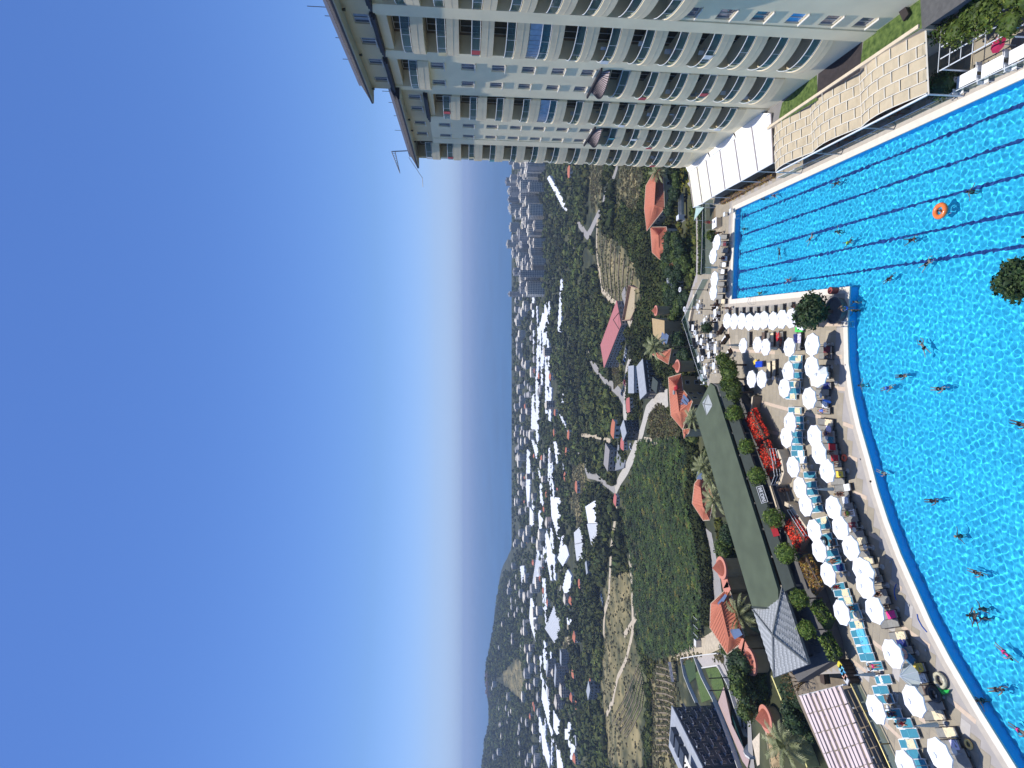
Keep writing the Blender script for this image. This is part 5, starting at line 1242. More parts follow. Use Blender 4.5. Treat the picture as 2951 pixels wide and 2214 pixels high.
sheet('lawn', [c3(*q) for q in ((250,985),(285,820),(560,570),(570,800))], 4.458, grass_m)
sheet('lawn', [c3(*q) for q in ((905,530),(935,310),(1385,-20),(1400,225))], 4.458, grass_m)
sheet('dark_paving', [c3(*q) for q in ((575,550),(925,330),(905,570),(560,790))], 4.462, mat('dark_rubber', (.035, .028, .028), .9, .2, 2))
sheet('tarmac_path', [c3(*q) for q in ((1385,-20),(1780,-20),(1412,232),(1398,222))], 4.462, mat('path_tarmac', (.09, .09, .09), .9, .15, 3))
# low parapet between lawn and canopies
par = thing('parapet_wall', PF(6.3, 40, 0), 'cream parapet wall between the lawn and the woven awnings', 'wall')
a, b = PF(5.68, 41.3, 0), PF(5.68, 63.2, 0); L = (b-a).length; ob('wall', MB().box(tuple((a+b)/2 - PF(6.3, 40, 0) + Vector((0, 0, 2.3))), (L, .3, 4.6), math.atan2((b-a).y, (b-a).x)), cream, par)
# woven awnings: three arched fields of interlaced panels
wov = mat('woven_cloth', (.5, .42, .29), .9, .07, 1.5); wed = mat('woven_ribbon', (.78, .72, .6), .85, .05)
AW = thing('woven_awning', PF(1.0, 42, 0), 'large woven beige awning in three arched waves over the poolside restaurant', 'awning'); ao = AW.location.copy()
arcs = [(41.6, 48.9), (48.9, 56.2), (56.2, 63.3)]
def awz(u, v):
    for a, b in arcs:
        if a <= v <= b + .001: s = (v - a) / (b - a); return 3.15 + .85 * math.sin(math.pi * s) * (.55 + .45 * s) + (u - .9) * .13
    return 3.1
for ia, (a, b) in enumerate(arcs):
    nv = 5; nu = 5; du = 4.75 / nu
    for iu in range(nu):
        off = .5 * (iu % 2)
        cuts = [a] + [a + (b-a)*(k + off)/nv for k in range(1 if off == 0 else 0, nv) if a + .1 < a + (b-a)*(k + off)/nv < b - .1] + [b]
        for v0, v1 in zip(cuts, cuts[1:]):
            u0 = .9 + iu*du; u1 = u0 + du - .09; pn = MB(); top = []; vm = (v0 + v1) / 2
            for j in range(4):
                vv = v0 + (v1 - v0 - .08) * j / 3; lift = .16 * math.sin(math.pi * j / 3) * (1 if (iu + ia) % 2 else .4)
                top += [tuple(PF(u0, vv, awz(u0, vv) + lift) - ao), tuple(PF(u1, vv, awz(u1, vv) - .03 + lift*.5) - ao)]
            low = [(x, y, z - .03) for x, y, z in top]; fs = []
            for j in range(3): q_ = j*2; fs += [(q_, q_+1, q_+3, q_+2), (q_+8, q_+10, q_+11, q_+9)]
            fs += [(0, 2, 10, 8), (2, 4, 12, 10), (4, 6, 14, 12), (1, 9, 11, 3), (3, 11, 13, 5), (5, 13, 15, 7), (0, 8, 9, 1), (6, 7, 15, 14)]
            ob('woven_panel', MB().add(top + low, fs), wov, AW)
            ob('cross_ribbon', MB().tube([tuple(PF(u0, v1 - .04, awz(u0, v1) + .06) - ao), tuple(PF(u1, v1 - .04, awz(u1, v1) + .05) - ao)], .05, 4), wed, AW)
        if True:
            ob('long_ribbon', MB().tube([tuple(PF(.9 + iu*du - .05, a + (b-a)*j/8, awz(.9 + iu*du, a + (b-a)*j/8) + .08) - ao) for j in range(9)], .05, 4), wed, AW)
    ob('long_ribbon', MB().tube([tuple(PF(5.62, a + (b-a)*j/8, awz(5.6, a + (b-a)*j/8) + .06) - ao) for j in range(9)], .08, 4), wed, AW)
    ob('edge_beam', MB().tube([tuple(PF(.75, a, 3.1) - ao), tuple(PF(.75, b, 3.1) - ao)], .1, 5), metal_m, AW)
    for v in (a, b): ob('post', MB().tube([tuple(PF(.75, v, .0) - ao), tuple(PF(.75, v, 3.1) - ao)], .07, 6), metal_m, AW); 
for v in (41.6, 48.9, 56.2, 63.3): ob('cross_beam', MB().tube([tuple(PF(.75, v, 3.05) - ao), tuple(PF(5.6, v, 3.7) - ao)], .08, 4), wed, AW)
# white awning of six bays
WA = thing('white_awning', PF(2, 64, 0), 'big white awning of seven stretched bays beside the foot of the hotel', 'awning'); wo2 = WA.location.copy()
c7 = lambda a, b: (1950 + a/5.53, 350 + b/5.53)
tops = [(190,820),(320,730),(465,620),(685,465),(915,290),(1190,90),(1500,-125)]; bots = [(265,1370),(405,1310),(555,1210),(770,1085),(1015,955),(1290,800),(1535,660)]
wt = mat('white_awning_cloth', (.82, .82, .8), .8, .03, 2)
for i in range(6):
    q4 = [G(*c7(*tops[i]), 4.75), G(*c7(*tops[i+1]), 4.75), G(*c7(*bots[i+1]), 3.3), G(*c7(*bots[i]), 3.3)]
    vs = [tuple(v - wo2) for v in q4]; m_ = tuple((Vector(vs[0]) + Vector(vs[1]) + Vector(vs[2]) + Vector(vs[3]))/4 + Vector((0, 0, -.1)))
    ob('awning_bay', MB().add(vs + [m_], [(0, 4, 1), (1, 4, 2), (2, 4, 3), (3, 4, 0)]), mat('awning_cream', (.82, .8, .62), .8) if i < 2 else wt, WA)
for i in range(7):
    a, b = G(*c7(*tops[i]), 4.8) - wo2, G(*c7(*bots[i]), 3.36) - wo2; ob('awning_rib', MB().tube([tuple(a), tuple(b)], .08, 4), mat('rib_grey', (.42, .36, .34), .6), WA); ob('post', MB().tube([tuple(b), (b.x, b.y, 0)], .06, 5), metal_m, WA)
ob('front_beam', MB().tube([tuple(G(*c7(*p), 3.4) - wo2) for p in bots], .08, 4), metal_m, WA)
sl = MB().prism([(G(*c7(*p), 4.75) - wo2)[:2] for p in ((150,720),(195,815),(1500,-130),(1300,-130),(900,120))], 4.55, 4.85); ob('roof_slab', sl, wt, WA)
for a, b in ((495,510),(905,200)): 
    for k in range(4): v = G(*c7(a + k*9, b + k*18 - 20), 4.88) - wo2; ob('vent_slot', MB().box(tuple(v), (.5, .1, .05), .3), dk, WA)
# planting strip and truss in front of the white awning
for k in range(3):
    pts = [(2072 + k*50, 580 - k*27), (2072 + (k+1)*50, 580 - (k+1)*27)]
    bed('flower_bed', pts, 1.2, .0, .7, flow_o, 'brown and orange planting strip under the white awning, %s from the pool corner' % ORD[k], 'flower bed', .1, 40)
# restaurant below
wood_r = mat('restaurant_wood', (.2, .07, .03), .5, .2, 4)
for i, (u, v) in enumerate([(2.2, 60.5), (2.6, 57.5), (2.2, 54.5), (2.6, 51), (2.2, 47.5), (2.6, 44.5)]):
    p = PF(u, v, 0); w_ = ORD[i] + ' from the white awning'; table(p.x, p.y, .02, 1.1, .8, .2, 'brown restaurant table under the woven awning, ' + w_, wood_r, 'restaurant tables')
    for k in (-1, 1): q_ = PF(u + .1, v + k*.9, 0); chair(q_.x, q_.y, .02, 0 if k > 0 else math.pi, ('far' if k > 0 else 'near') + ' chair of the brown restaurant table %s' % w_, wood_r, 'restaurant chairs')
for i, (u, v) in enumerate(((1.9, 59.0), (2.0, 56.2), (3.0, 52.5), (1.9, 49))):
    q_ = PF(u, v, .05); person('sit', q_, R(60*i), 'guest seated under the woven awning, %s from the white awning' % ORD[i], skin_a, 'both', (WHT, MAROON, LIL, BROWN)[i])
railing([(2240,512),(2420,425),(2600,338),(2780,250),(2951,172)], 'clear glass balustrade between the restaurant and the pool coping', 0, .95, glass=True, step=2.0, bars=1, r_=.035)
# near corner: dining tables, climbing plant pergola, bushes
for i, (a, b, w_) in enumerate(((2786,226,'by the dark bush'),(2860,192,'in the middle of the three'),(2943,150,'cut by the bottom edge'))):
    p = G(a, b, .75); table(p.x, p.y, .02, 1.75, .95, R(85), 'long white dining table ' + w_, mat('table_white_gloss', (.85, .85, .85), .3, .02), 'long white dining tables')
    for k in range(4):
        q_ = p + Vector((-.5 + (k % 2)*1.0, (-1 if k < 2 else 1) * .85, 0)); q_ = Vector((p.x + (-.55 if k % 2 else .45), p.y + (-.8 if k < 2 else .8), 0)); chair(q_.x, q_.y, .02, (math.pi if k < 2 else 0) + math.pi, ['near inner', 'near outer', 'far inner', 'far outer'][k] + ' white chair of the dining table ' + w_, None, 'white dining chairs')
p = G(2720, 245, 1.0); tree('round_bush', (p.x, p.y, 0), 2.0, 1.2, 'dark round bush by the first white dining table', 'bush', leaf_d, None, 1, .12, 800)
p = G(2884, 128, 1.2); t = thing('red_parasol', (p.x, p.y, 0), 'small red parasol among the dining tables', 'parasol'); ob('canopy', MB().lathe([(.6, 1.4), (.35, 1.6), (.04, 1.75)], 8), mat('cloth_crimson', (.35, .01, .06), .8), t); ob('pole', MB().tube([(0, 0, 0), (0, 0, 1.85)], .03, 5), metal_m, t)
PG = thing('pergola', PF(3.4, 36, 0), 'white lattice pergola overgrown with a green climber', 'pergola'); po = PG.location.copy()
for u in (2.4, 3.3, 4.2, 5.1, 6.0): ob('beam', MB().tube([tuple(PF(u, 30, 2.6) - po), tuple(PF(u, 41.2, 2.6) - po)], .05, 4), metal_m, PG)
for k in range(12): ob('slat', MB().tube([tuple(PF(2.3, 30.3 + k, 2.66) - po), tuple(PF(6.4, 30.3 + k, 2.66) - po)], .035, 4), metal_m, PG)
for u, v in ((2.4, 31), (2.4, 36), (2.4, 41), (6, 31), (6, 41)): ob('post', MB().tube([tuple(PF(u, v, 0) - po), tuple(PF(u, v, 2.6) - po)], .07, 5), metal_m, PG)
cl = thing('climbing_plant', PF(4.8, 36, 2.7), 'dense green climber covering the white pergola', 'climbing plant'); Vs, Fs, Cs, k = [], [], [], 0
for i in range(44):
    V, F_, C = leafcloud(200, 1.1, 1.1, .4, .15, 300 + i, core=(i % 2 == 0)); v = PF(rnd.uniform(3.9, 7.6) - (.0 if rnd.random() < .85 else 1.2), rnd.uniform(29, 41.5), 2.85) - cl.location; V = V + np.array(v); Vs.append(V); Fs.append(F_ + k); Cs.append(C); k += len(V)
big('foliage', np.concatenate(Vs), np.concatenate(Fs), leaf_m, np.concatenate(Cs), cl, kind=None); ob('stem', MB().tube([(.5, 0, -2.7), (.3, .2, 0)], .06, 5), bark_m, cl)
for k in range(8):
    pass
# garden benches/vents on the lawn, lifeguard platform, exercise frame
for i, (a, b) in enumerate(((2522,30),(2610,32))): 
    v = G(a - 0, b + 5, 4.6); tag(ob('grille', MB().bb(-.6, .6, -.3, .3, 0, .2), dk, loc=v, rz=.4), ('near' if i else 'far') + ' dark grille box on the hotel lawn', 'grille')
for i, (a, b) in enumerate(((2277,235),(2162,325),(2425,110),(2510,58))):
    v = G(a, b, 5.4); t = thing('wall_louvre', (v.x, v.y, 4.46), 'cream louvred outlet at the foot of the hotel wall, %s from the white awning' % ORD[(1, 0, 2, 3)[i]], 'louvre', 'cream louvred outlets'); ob('post', MB().bb(-.08, .08, -.08, .08, 0, 1.3), cream, t)
    for k in range(4): ob('louvre', MB().bb(-.6, .0, -.3, -.22, .3 + k*.22, .4 + k*.22), cream, t)
p = G(2075, 644, 0); t = thing('lifeguard_platform', (p.x, p.y, 0), 'pale box platform of the lifeguard by the pool end', 'platform'); ob('box', MB().bb(-.7, .7, -.7, .7, 0, .9), cream, t); ob('top_edge', MB().bb(-.75, .75, -.75, .75, .9, .95), WHT, t)
bed('hedge', [(2010,575),(2011,650),(2012,730),(2012,790)], 1.6, .0, .9, leaf_m, 'long low hedge behind the glass windbreak at the far pool end', 'hedge', .14, 40); bed('hedge', [(2030,672),(2042,690)], 1.3, .0, 1.5, leaf_y, 'small yellow green hedge beside the pool end parasols', 'hedge')
p = G(2030, 610, 1.2); t = thing('shade_sail', (p.x, p.y, 0), 'small pale green shade sail beside the white awning', 'shade sail'); ob('sail', MB().add([(-1.2, .8, 2.6), (1.2, .9, 2.2), (.2, -1.4, 1.9)], [(0, 1, 2)]), mat('sail_green', (.4, .55, .5), .8), t)
for v in ((-1.2, .8, 2.6), (1.2, .9, 2.2), (.2, -1.4, 1.9)): ob('mast', MB().tube([(v[0], v[1], 0), v], .04, 5), metal_m, t)
for i, (a, b) in enumerate(((2105,608),(2118,625),(2088,618))):
    v = G(a, b, .6); t = thing('starting_block', (v.x, v.y, .02), 'white metal starting block at the pool corner, ' + ['nearest the coping', 'beside the railing', 'furthest from the water'][i], 'starting block', 'starting blocks'); ob('step', MB().bb(-.3, .3, -.3, .3, .6, .66), metal_m, t)
    for x in (-.25, .25): ob('frame', MB().tube([(x, -.25, 0), (x, -.25, .6), (x, .25, .6), (x, .25, 0)], .03, 4), metal_m, t)
sheet('kiosk_deck', [(2035,600),(2035,660),(2062,660),(2062,600)], .02, mat('brown_boards', (.2, .15, .09), .8, .1))
# ================================================================== THE SLOPE BELOW: VILLAS, ROADS, TREES, FIELDS
def atY(px, py, Y):
    x, y, w = ray(px, py); return Vector((x*Y/y, Y, CZ + w*Y/y))
def zat(px, py, Y): return atY(px, py, Y).z
# lower yard beside the bar
yard = [(G(a, b, -3).x, G(a, b, -3).y) for a, b in ((2262,1905),(2330,1945),(2452,1960),(2600,2330),(2440,2330),(2300,2020))]
ob('lower_yard', MB().prism(yard, -20, -3), mat('yard_soil', (.2, .16, .11), .95, .25, 1), kind='structure')
def road(name, pts, w_, m, lift=.12):
    w_ = w_ * 1.35
    P = PX(pts); Q = []
    for a, b in zip(P, P[1:]):
        n = max(1, int((b - a).length / 4)); Q += [a.lerp(b, k/n) for k in range(n)]
    Q.append(P[-1]); mb = MB(); vs = []
    for i, p in enumerate(Q):
        d = (Q[min(i+1, len(Q)-1)] - Q[max(0, i-1)]); d.z = 0; d.normalize(); s = Vector((d.y, -d.x, 0))
        for t in (-.5, -.17, .17, .5): q = p + s*w_*t; vs.append((q.x, q.y, H(q.x, q.y) + lift + .1 * (1 - abs(t)*2)))
    mb.add(vs, [(i*4+j, i*4+j+1, i*4+j+5, i*4+j+4) for i in range(len(Q)-1) for j in range(3)])
    o = ob(name, mb, m, kind='structure'); return o
c4 = lambda a, b: (1300 + a/2.765, 400 + b/2.765)
c5 = lambda a, b: (1300 + a/2.765, 900 + b/2.765)
c6 = lambda a, b: (1300 + a/2.765, 1614 + b/2.765)
c8 = lambda a, b: (1350 + a/3.687, 1400 + b/3.687)
c1 = lambda a, b: (1900 + a/3.687, 1500 + b/3.687)
c2 = lambda a, b: (1900 + a/3.687, 1800 + b/3.687)
asph = mat('road_asphalt', (.3, .28, .25), .9, .12, 1); dirt = mat('dirt_track', (.48, .4, .28), .95, .2, .8); gravel = mat('pale_gravel', (.46, .42, .35), .95, .15, 1)
ROADS = [('road', [c4(1330,200), c4(1290,330), c4(1230,450), c4(1165,620), c4(1110,740), c4(1085,775), c4(1060,740), c4(1020,680), c4(1015,640)], 6, asph),
 ('road', [c4(1015,640), c4(1000,720), c4(985,850), c4(965,940)], 4, asph), ('path', [c4(1165,620), c4(1160,800), c4(1170,1000), c4(1200,1200), c4(1290,1300), c4(1410,1440), c4(1440,1520)], 4, dirt),
 ('road', [c5(1440,60), c5(1445,200), c5(1440,330), c5(1400,480), c5(1390,620), c5(1380,720), c5(1385,830), c5(1400,860)], 9, gravel),
 ('road', [c5(1100,350), c5(1140,430), c5(1230,540), c5(1340,640), c5(1390,720)], 6, asph),
 ('road', [c5(1730,680), c5(1640,720), c5(1560,800), c5(1530,920), c5(1480,1050), c5(1420,1200), c5(1350,1330), c5(1310,1420)], 5.5, gravel),
 ('road', [c5(1310,1420), c5(1220,1350), c5(1150,1310), c5(1090,1300), c5(1070,1240), c5(1080,1180)], 5, asph),
 ('path', [c5(1310,1420), c5(1320,1550), c5(1320,1640)], 3.5, dirt),
 ('path', [c8(1580,230), c8(1545,450), c8(1515,700), c8(1500,1000), c8(1490,1200), c8(1450,1330), c8(1440,1600)], 4.5, dirt),
 ('path', [c8(1715,730), c8(1735,950), c8(1740,1200), c8(1745,1500), c8(1730,1650)], 3.2, dirt), ('path', [c6(1420,0), c6(1445,250), c6(1450,560), c6(1400,780), c6(1330,930), c6(1290,1130), c6(1240,1230)], 3.2, dirt),
 ('path', [c5(1540,1020), c5(1600,1030), c5(1700,1015), c5(1850,1000)], 2.6, dirt), ('path', [c5(1545,1040), c5(1700,1030), c5(1850,1020)], 1.2, dirt),
 ('path', [c5(1590,1070), c5(1550,1130), c5(1525,1210)], 4, mat('bare_earth', (.36, .26, .17), .95, .2, 1)),
 ('path', [c6(930,500), c6(930,640), c6(960,760), c6(930,900), c6(890,1030)], 5, dirt), ('path', [c8(980,870), c8(985,1050), c8(950,1250)], 4, asph),
 ('path', [c5(1040,980), c5(1150,990), c5(1270,1030)], 3, dirt), ('path', [c5(980,1040), c5(1040,1160)], 3.5, asph), ('path', [c5(1090,200), c5(1100,330)], 4, dirt),
 ('road', [c1(520,100), c1(560,300), c1(600,520), c1(620,700), c1(640,1000), c1(660,1300), c1(720,1500), c2(780,700), c2(860,850), c2(930,1050), c2(1000,1300)], 6.5, asph),
 ('path', [c1(640,1250), c1(480,1340), c1(250,1400), c1(130,1420)], 4.5, dirt), ('path', [c6(1520,150), c6(1500,400), c6(1380,600)], 3, dirt)]
RP = []
for nm, pts, w_, m in ROADS:
    road(nm, pts, w_, m)
    P = PX(pts)
    for a, b in zip(P, P[1:]):
        n = max(1, int((b-a).length / 3)); RP += [(a.lerp(b, k/n), w_*.68 + 2.2) for k in range(n + 1)]
# ---- villas with clay roofs
clay = mat('clay_tile', (.5, .165, .09), .85, .12, 2, .3, 6); clay2 = mat('clay_tile_pink', (.5, .15, .13), .85, .12, 2, .3, 6); och = mat('villa_ochre', (.42, .3, .15), .85, .08, 1); yel = mat('villa_yellow', (.5, .42, .25), .85, .06, 1); whit = mat('villa_white', (.62, .6, .54), .85, .06, 1)
solar = mat('solar_panel', (.12, .16, .24), .15, .2, 6, spec=.7); coneM = mat('cone_red', (.42, .12, .07), .8, .15, 4, .3, 12); rimM = mat('cone_rim', (.55, .22, .15), .8, .06)
def inset(P, d):
    c = sum((Vector(p) for p in P), Vector()) / len(P); return [c + (Vector(p) - c) * (1 - d / max(1, (Vector(p) - c).length)) for p in P]
def ribs(face, par, m, step=.75):
    a, b, c, d = [Vector(p) for p in face]; n = max(2, int((b - a).length / step)); mb = MB(); nn = (b - a).cross(d - a).normalized(); nn = nn if nn.z > 0 else -nn
    for k in range(n + 1):
        p, q = a.lerp(b, k/n), d.lerp(c, k/n)
        if (p - q).length > .3: mb.tube([p + nn*.05, q + nn*.05], .07, 3, False)
    if mb.v: ob('tile_rows', mb, m, par, kind='stuff')
def villa(label, eave, ze, ridge, zr, zg, wall=och, roofm=clay, wins=()):
    """eave: 4+ roof corners in order (pixels); ridge: 2 pixels; hip roof on walls"""
    E = [G(*p, ze) for p in eave]; Rg = [G(*p, zr) for p in ridge]; c = sum(E, Vector()) / len(E); o_ = Vector((c.x, c.y, zg)); t = thing('villa', o_, label, 'villa'); L_ = [v - o_ for v in E]; r_ = [v - o_ for v in Rg]
    n = len(L_); near = [min(range(2), key=lambda k: (L_[i] - r_[k]).length) for i in range(n)]
    ro = MB(); faces = []
    for i in range(n):
        j = (i + 1) % n; a, b = near[i], near[j]
        if a == b: f = [L_[i], L_[j], r_[a]]
        else: f = [L_[i], L_[j], r_[b], r_[a]]
        faces.append(f); ro.add(f, [tuple(range(len(f)))])
    rob = ob('roof', ro, roofm, t)
    for f in faces: ribs((f[0], f[1], f[2] if len(f) > 3 else f[2], f[-1]), rob, roofm)
    ob('eaves', MB().tube([*L_, L_[0]], .14, 4), mat('eave_cream', (.6, .5, .36), .8), t)
    ob('ridge', MB().tube([r_[0] + Vector((0,0,.05)), r_[1] + Vector((0,0,.05))], .16, 5), roofm, t)
    W = inset(L_, .7); ob('wall', MB().prism([(v.x, v.y) for v in W], -4, ze - zg - .12), wall, t)
    for i in range(n):
        a, b = W[i], W[(i+1) % n]; L = (b-a).length; mid = (a+b)/2 + o_
        nr = Vector((b.y-a.y, a.x-b.x, 0)); ctr = sum(W, Vector())/n; 
        if nr.dot((a+b)/2 - ctr) < 0: nr = -nr
        nr.normalize()
        if nr.y > .3 or L < 4: continue
        for k in range(int(L // 3.2)):
            for zz in (ze - zg - 2.4, ze - zg - 5.2):
                if zz < .5: continue
                p = a.lerp(b, (k + .6) / (L/3.2)); M_ = Matrix.Translation((p.x + nr.x*.03, p.y + nr.y*.03, zz)) @ Matrix.Rotation(math.atan2(nr.y, nr.x) + math.pi/2, 4, 'Z')
                w0 = ob('window', MB().bb(-.6, .6, -.06, .05, -.05, 1.25), whit, t); w0.matrix_local = M_
                ob('pane', MB().bb(-.5, .5, -.09, -.065, .05, 1.15), door_m, w0)
    return t, L_, o_
def turret(par, o_, px, py, z, r, zb, nm='turret', rim=rimM):
    c = G(px, py, z) - o_; ob(nm, MB().lathe([(r*.86, zb - z), (r*.86, -.25), (r*.86, 0)], 18, tuple(c)), och, par, smooth=False)
    ob('turret_rim', MB().lathe([(r*.86, -.3), (r*1.05, -.15), (r*1.05, .25), (r*.8, .3)], 20, tuple(c)), rim, par)
    ob('turret_roof', MB().lathe([(r*.82, .1), (r*.62, r*.32), (r*.34, r*.62), (.05, r*.95)], 18, tuple(c)), coneM, par)
def zbase(pe, py, pb): g = T(pb, py); return zat(pe, py, g.y), g.z
ze, zg = zbase(1915, 520, 1950)
villa('big villa with a broad red hipped roof beside the parked truck', [c4(1552,375), c4(1625,250), c4(1692,238), c4(1702,555), c4(1560,735), c4(1540,560)], ze, [c4(1632,345), c4(1622,528)], ze + 3.2, zg, yel)
ze, zg = zbase(1925, 690, 1958)
villa('lower red roofed villa next to the big one', [c4(1588,705), c4(1715,703), c4(1745,840), c4(1738,895), c4(1665,965), c4(1602,908)], ze, [c4(1655,770), c4(1658,870)], ze + 2.2, zg, whit)
ze, zg = zbase(1945, 790, 1968)
villa('tiny white house with a small red roof in the trees', [c4(1725,1000), c4(1790,985), c4(1800,1030), c4(1735,1090)], ze, [c4(1750,1010), c4(1755,1060)], ze + 1, zg, whit)
ze, zg = zbase(1925, 1050, 2000)
v1, L1, o1_ = villa('pink villa with solar panels and a palm beside it', [c5(1600,335), c5(1690,310), c5(1757,290), c5(1732,415), c5(1655,370)], ze, [c5(1680,330), c5(1690,370)], ze + 1.5, zg, och, clay)
turret(v1, o1_, *c4(1635,1370), ze + 1.5, 1.7, zg)
for k in range(2): q = [G(*c4(1680 + 30*k, 1540 + 8*k), ze + 1), G(*c4(1705 + 30*k, 1560 + 8*k), ze + .4), G(*c4(1690 + 28*k, 1640), ze + .4), G(*c4(1665 + 28*k, 1615), ze + 1)]; ob('solar_panel', MB().add([v - o1_ for v in q], [(0, 1, 2, 3)]), solar, v1)
fl_ = [G(*c4(*p), ze - .5) - o1_ for p in ((1600,1430),(1700,1450),(1700,1650),(1610,1560))]; ob('roof_terrace', MB().prism([(v.x, v.y) for v in fl_], zg - o1_.z - 4, fl_[0].z), och, v1)
ze2, zg = zbase(1965, 1100, 2030)
v2, L2, o2_ = villa('long red roofed villa with a cone turret behind the bar roof', [c5(1732,520), c5(1835,490), c5(1848,615), c5(1925,710), c5(1845,935), c5(1752,825), c5(1742,690)], ze2, [c5(1795,590), c5(1820,790)], ze2 + 1.8, zg, och, clay)
turret(v2, o2_, *c5(1808,430), ze2 + 1.2, 1.9, zg)
for k in range(4): q = [G(*c5(1862 - 11*k, 652 + 30*k), ze2 + 1.0), G(*c5(1905 - 11*k, 700 + 30*k), ze2 + .35), G(*c5(1897 - 11*k, 724 + 30*k), ze2 + .35), G(*c5(1853 - 11*k, 676 + 30*k), ze2 + 1.0)]; ob('solar_panel', MB().add([v - o2_ + Vector((0,0,.35)) for v in q], [(0, 1, 2, 3)]), solar, v2)
for a, b in ((1800,610),(1790,640),(1812,600)): v = G(*c5(a, b), ze2 + 2.2) - o2_; ob('water_tank', MB().tube([v + Vector((-.6,0,.5)), v + Vector((.6,0,.5))], .4, 8), RED if a > 1795 else conc_m, v2)
villa('small red lean-to roof at the end of the turret villa', [c5(1845,935), c5(1905,925), c5(1895,960), c5(1857,1005)], ze2 - 1, [c5(1870,945), c5(1868,975)], ze2 - .4, zg, yel)
ze3, zg = zbase(2045, 1440, 2110)
v3, L3, o3_ = villa('red roofed villa among palms behind the middle of the bar', [c5(1940,1365), c5(1985,1305), c5(2060,1385), c5(2095,1480), c5(2060,1655), c5(2010,1659), c5(1922,1525)], ze3, [c5(1990,1400), c5(2010,1550)], ze3 + 2, zg, och, clay)
for k in range(3): q = [G(*c5(1985 + 14*k, 1270 + 6*k), ze3), G(*c5(2000 + 14*k, 1272 + 6*k), ze3 - .3), G(*c5(1995 + 14*k, 1335), ze3 - .3), G(*c5(1980 + 14*k, 1330), ze3)]; ob('solar_panel', MB().add([v - o3_ + Vector((0,0,.8)) for v in q], [(0, 1, 2, 3)]), solar, v3)
zF = zat(2098, 1640, 107); zgF = -18
v4, L4, o4_ = villa('ochre villa with two red cone turrets and a stepped red roof', [c1(548,885), c1(700,745), c1(752,750), c1(905,1225), c1(868,1310), c1(722,1420), c1(540,1140)], zF, [c1(660,900), c1(740,1240)], zF + 2.0, zgF, och, clay)
turret(v4, o4_, *c1(668,505), zF + .6, 2.15, zgF - 2); turret(v4, o4_, *c1(968,1498), zF + .6, 2.25, zgF - 2)
for pts in (((700,620),(715,700),(740,760)), ((870,1290),(905,1340),(940,1400))):
    P_ = [G(*c1(*p), zF) - o4_ for p in pts]; 
    for a, b in zip(P_, P_[1:]): d_ = b - a; ob('wing', MB().box((((a+b)/2).x, ((a+b)/2).y, (zgF - zF)/2 + (a.z)), (d_.length + .4, 2.4, zF - zgF), math.atan2(d_.y, d_.x)), och, v4); ob('wing_roof', MB().box((((a+b)/2).x, ((a+b)/2).y, a.z + .1), (d_.length + .6, 2.9, .25), math.atan2(d_.y, d_.x)), rimM, v4)
for (p0, p1, p2, p3) in (((618,880),(700,780),(720,800),(640,940)), ((740,1160),(850,1150),(885,1215),(800,1265))): 
    q = [G(*c1(*p), zF + 1.6) - o4_ for p in (p0, p1, p2, p3)]; ob('solar_panel', MB().add(q, [(0, 1, 2, 3)]), solar, v4)
zG = zat(2225, 2070, 92)
v5, L5, o5_ = villa('ochre villa with a red cone turret at the lower left below the deck', [c2(1130,1120), c2(1225,1095), c2(1330,1526), c2(1190,1530)], zG - 1.5, [c2(1190,1230), c2(1240,1430)], zG - .9, -17, och, och)
turret(v5, o5_, *c2(1138,1000), zG + .3, 2.1, -19)
v = G(*c2(1480, 1140), zG - 2.5) - o5_; ob('side_roof', MB().box(tuple(v), (1.6, 3.0, .25), .5), clay, v5)
q = [G(*c2(*p_), zG - 3) - o5_ for p_ in ((985,1240),(1120,1085),(1200,1390),(1040,1505))]; ob('terrace_roof', MB().prism([(v_.x, v_.y) for v_ in q], q[0].z - .3, q[0].z), mat('eave_cream', (.6, .5, .36), .8), v5)
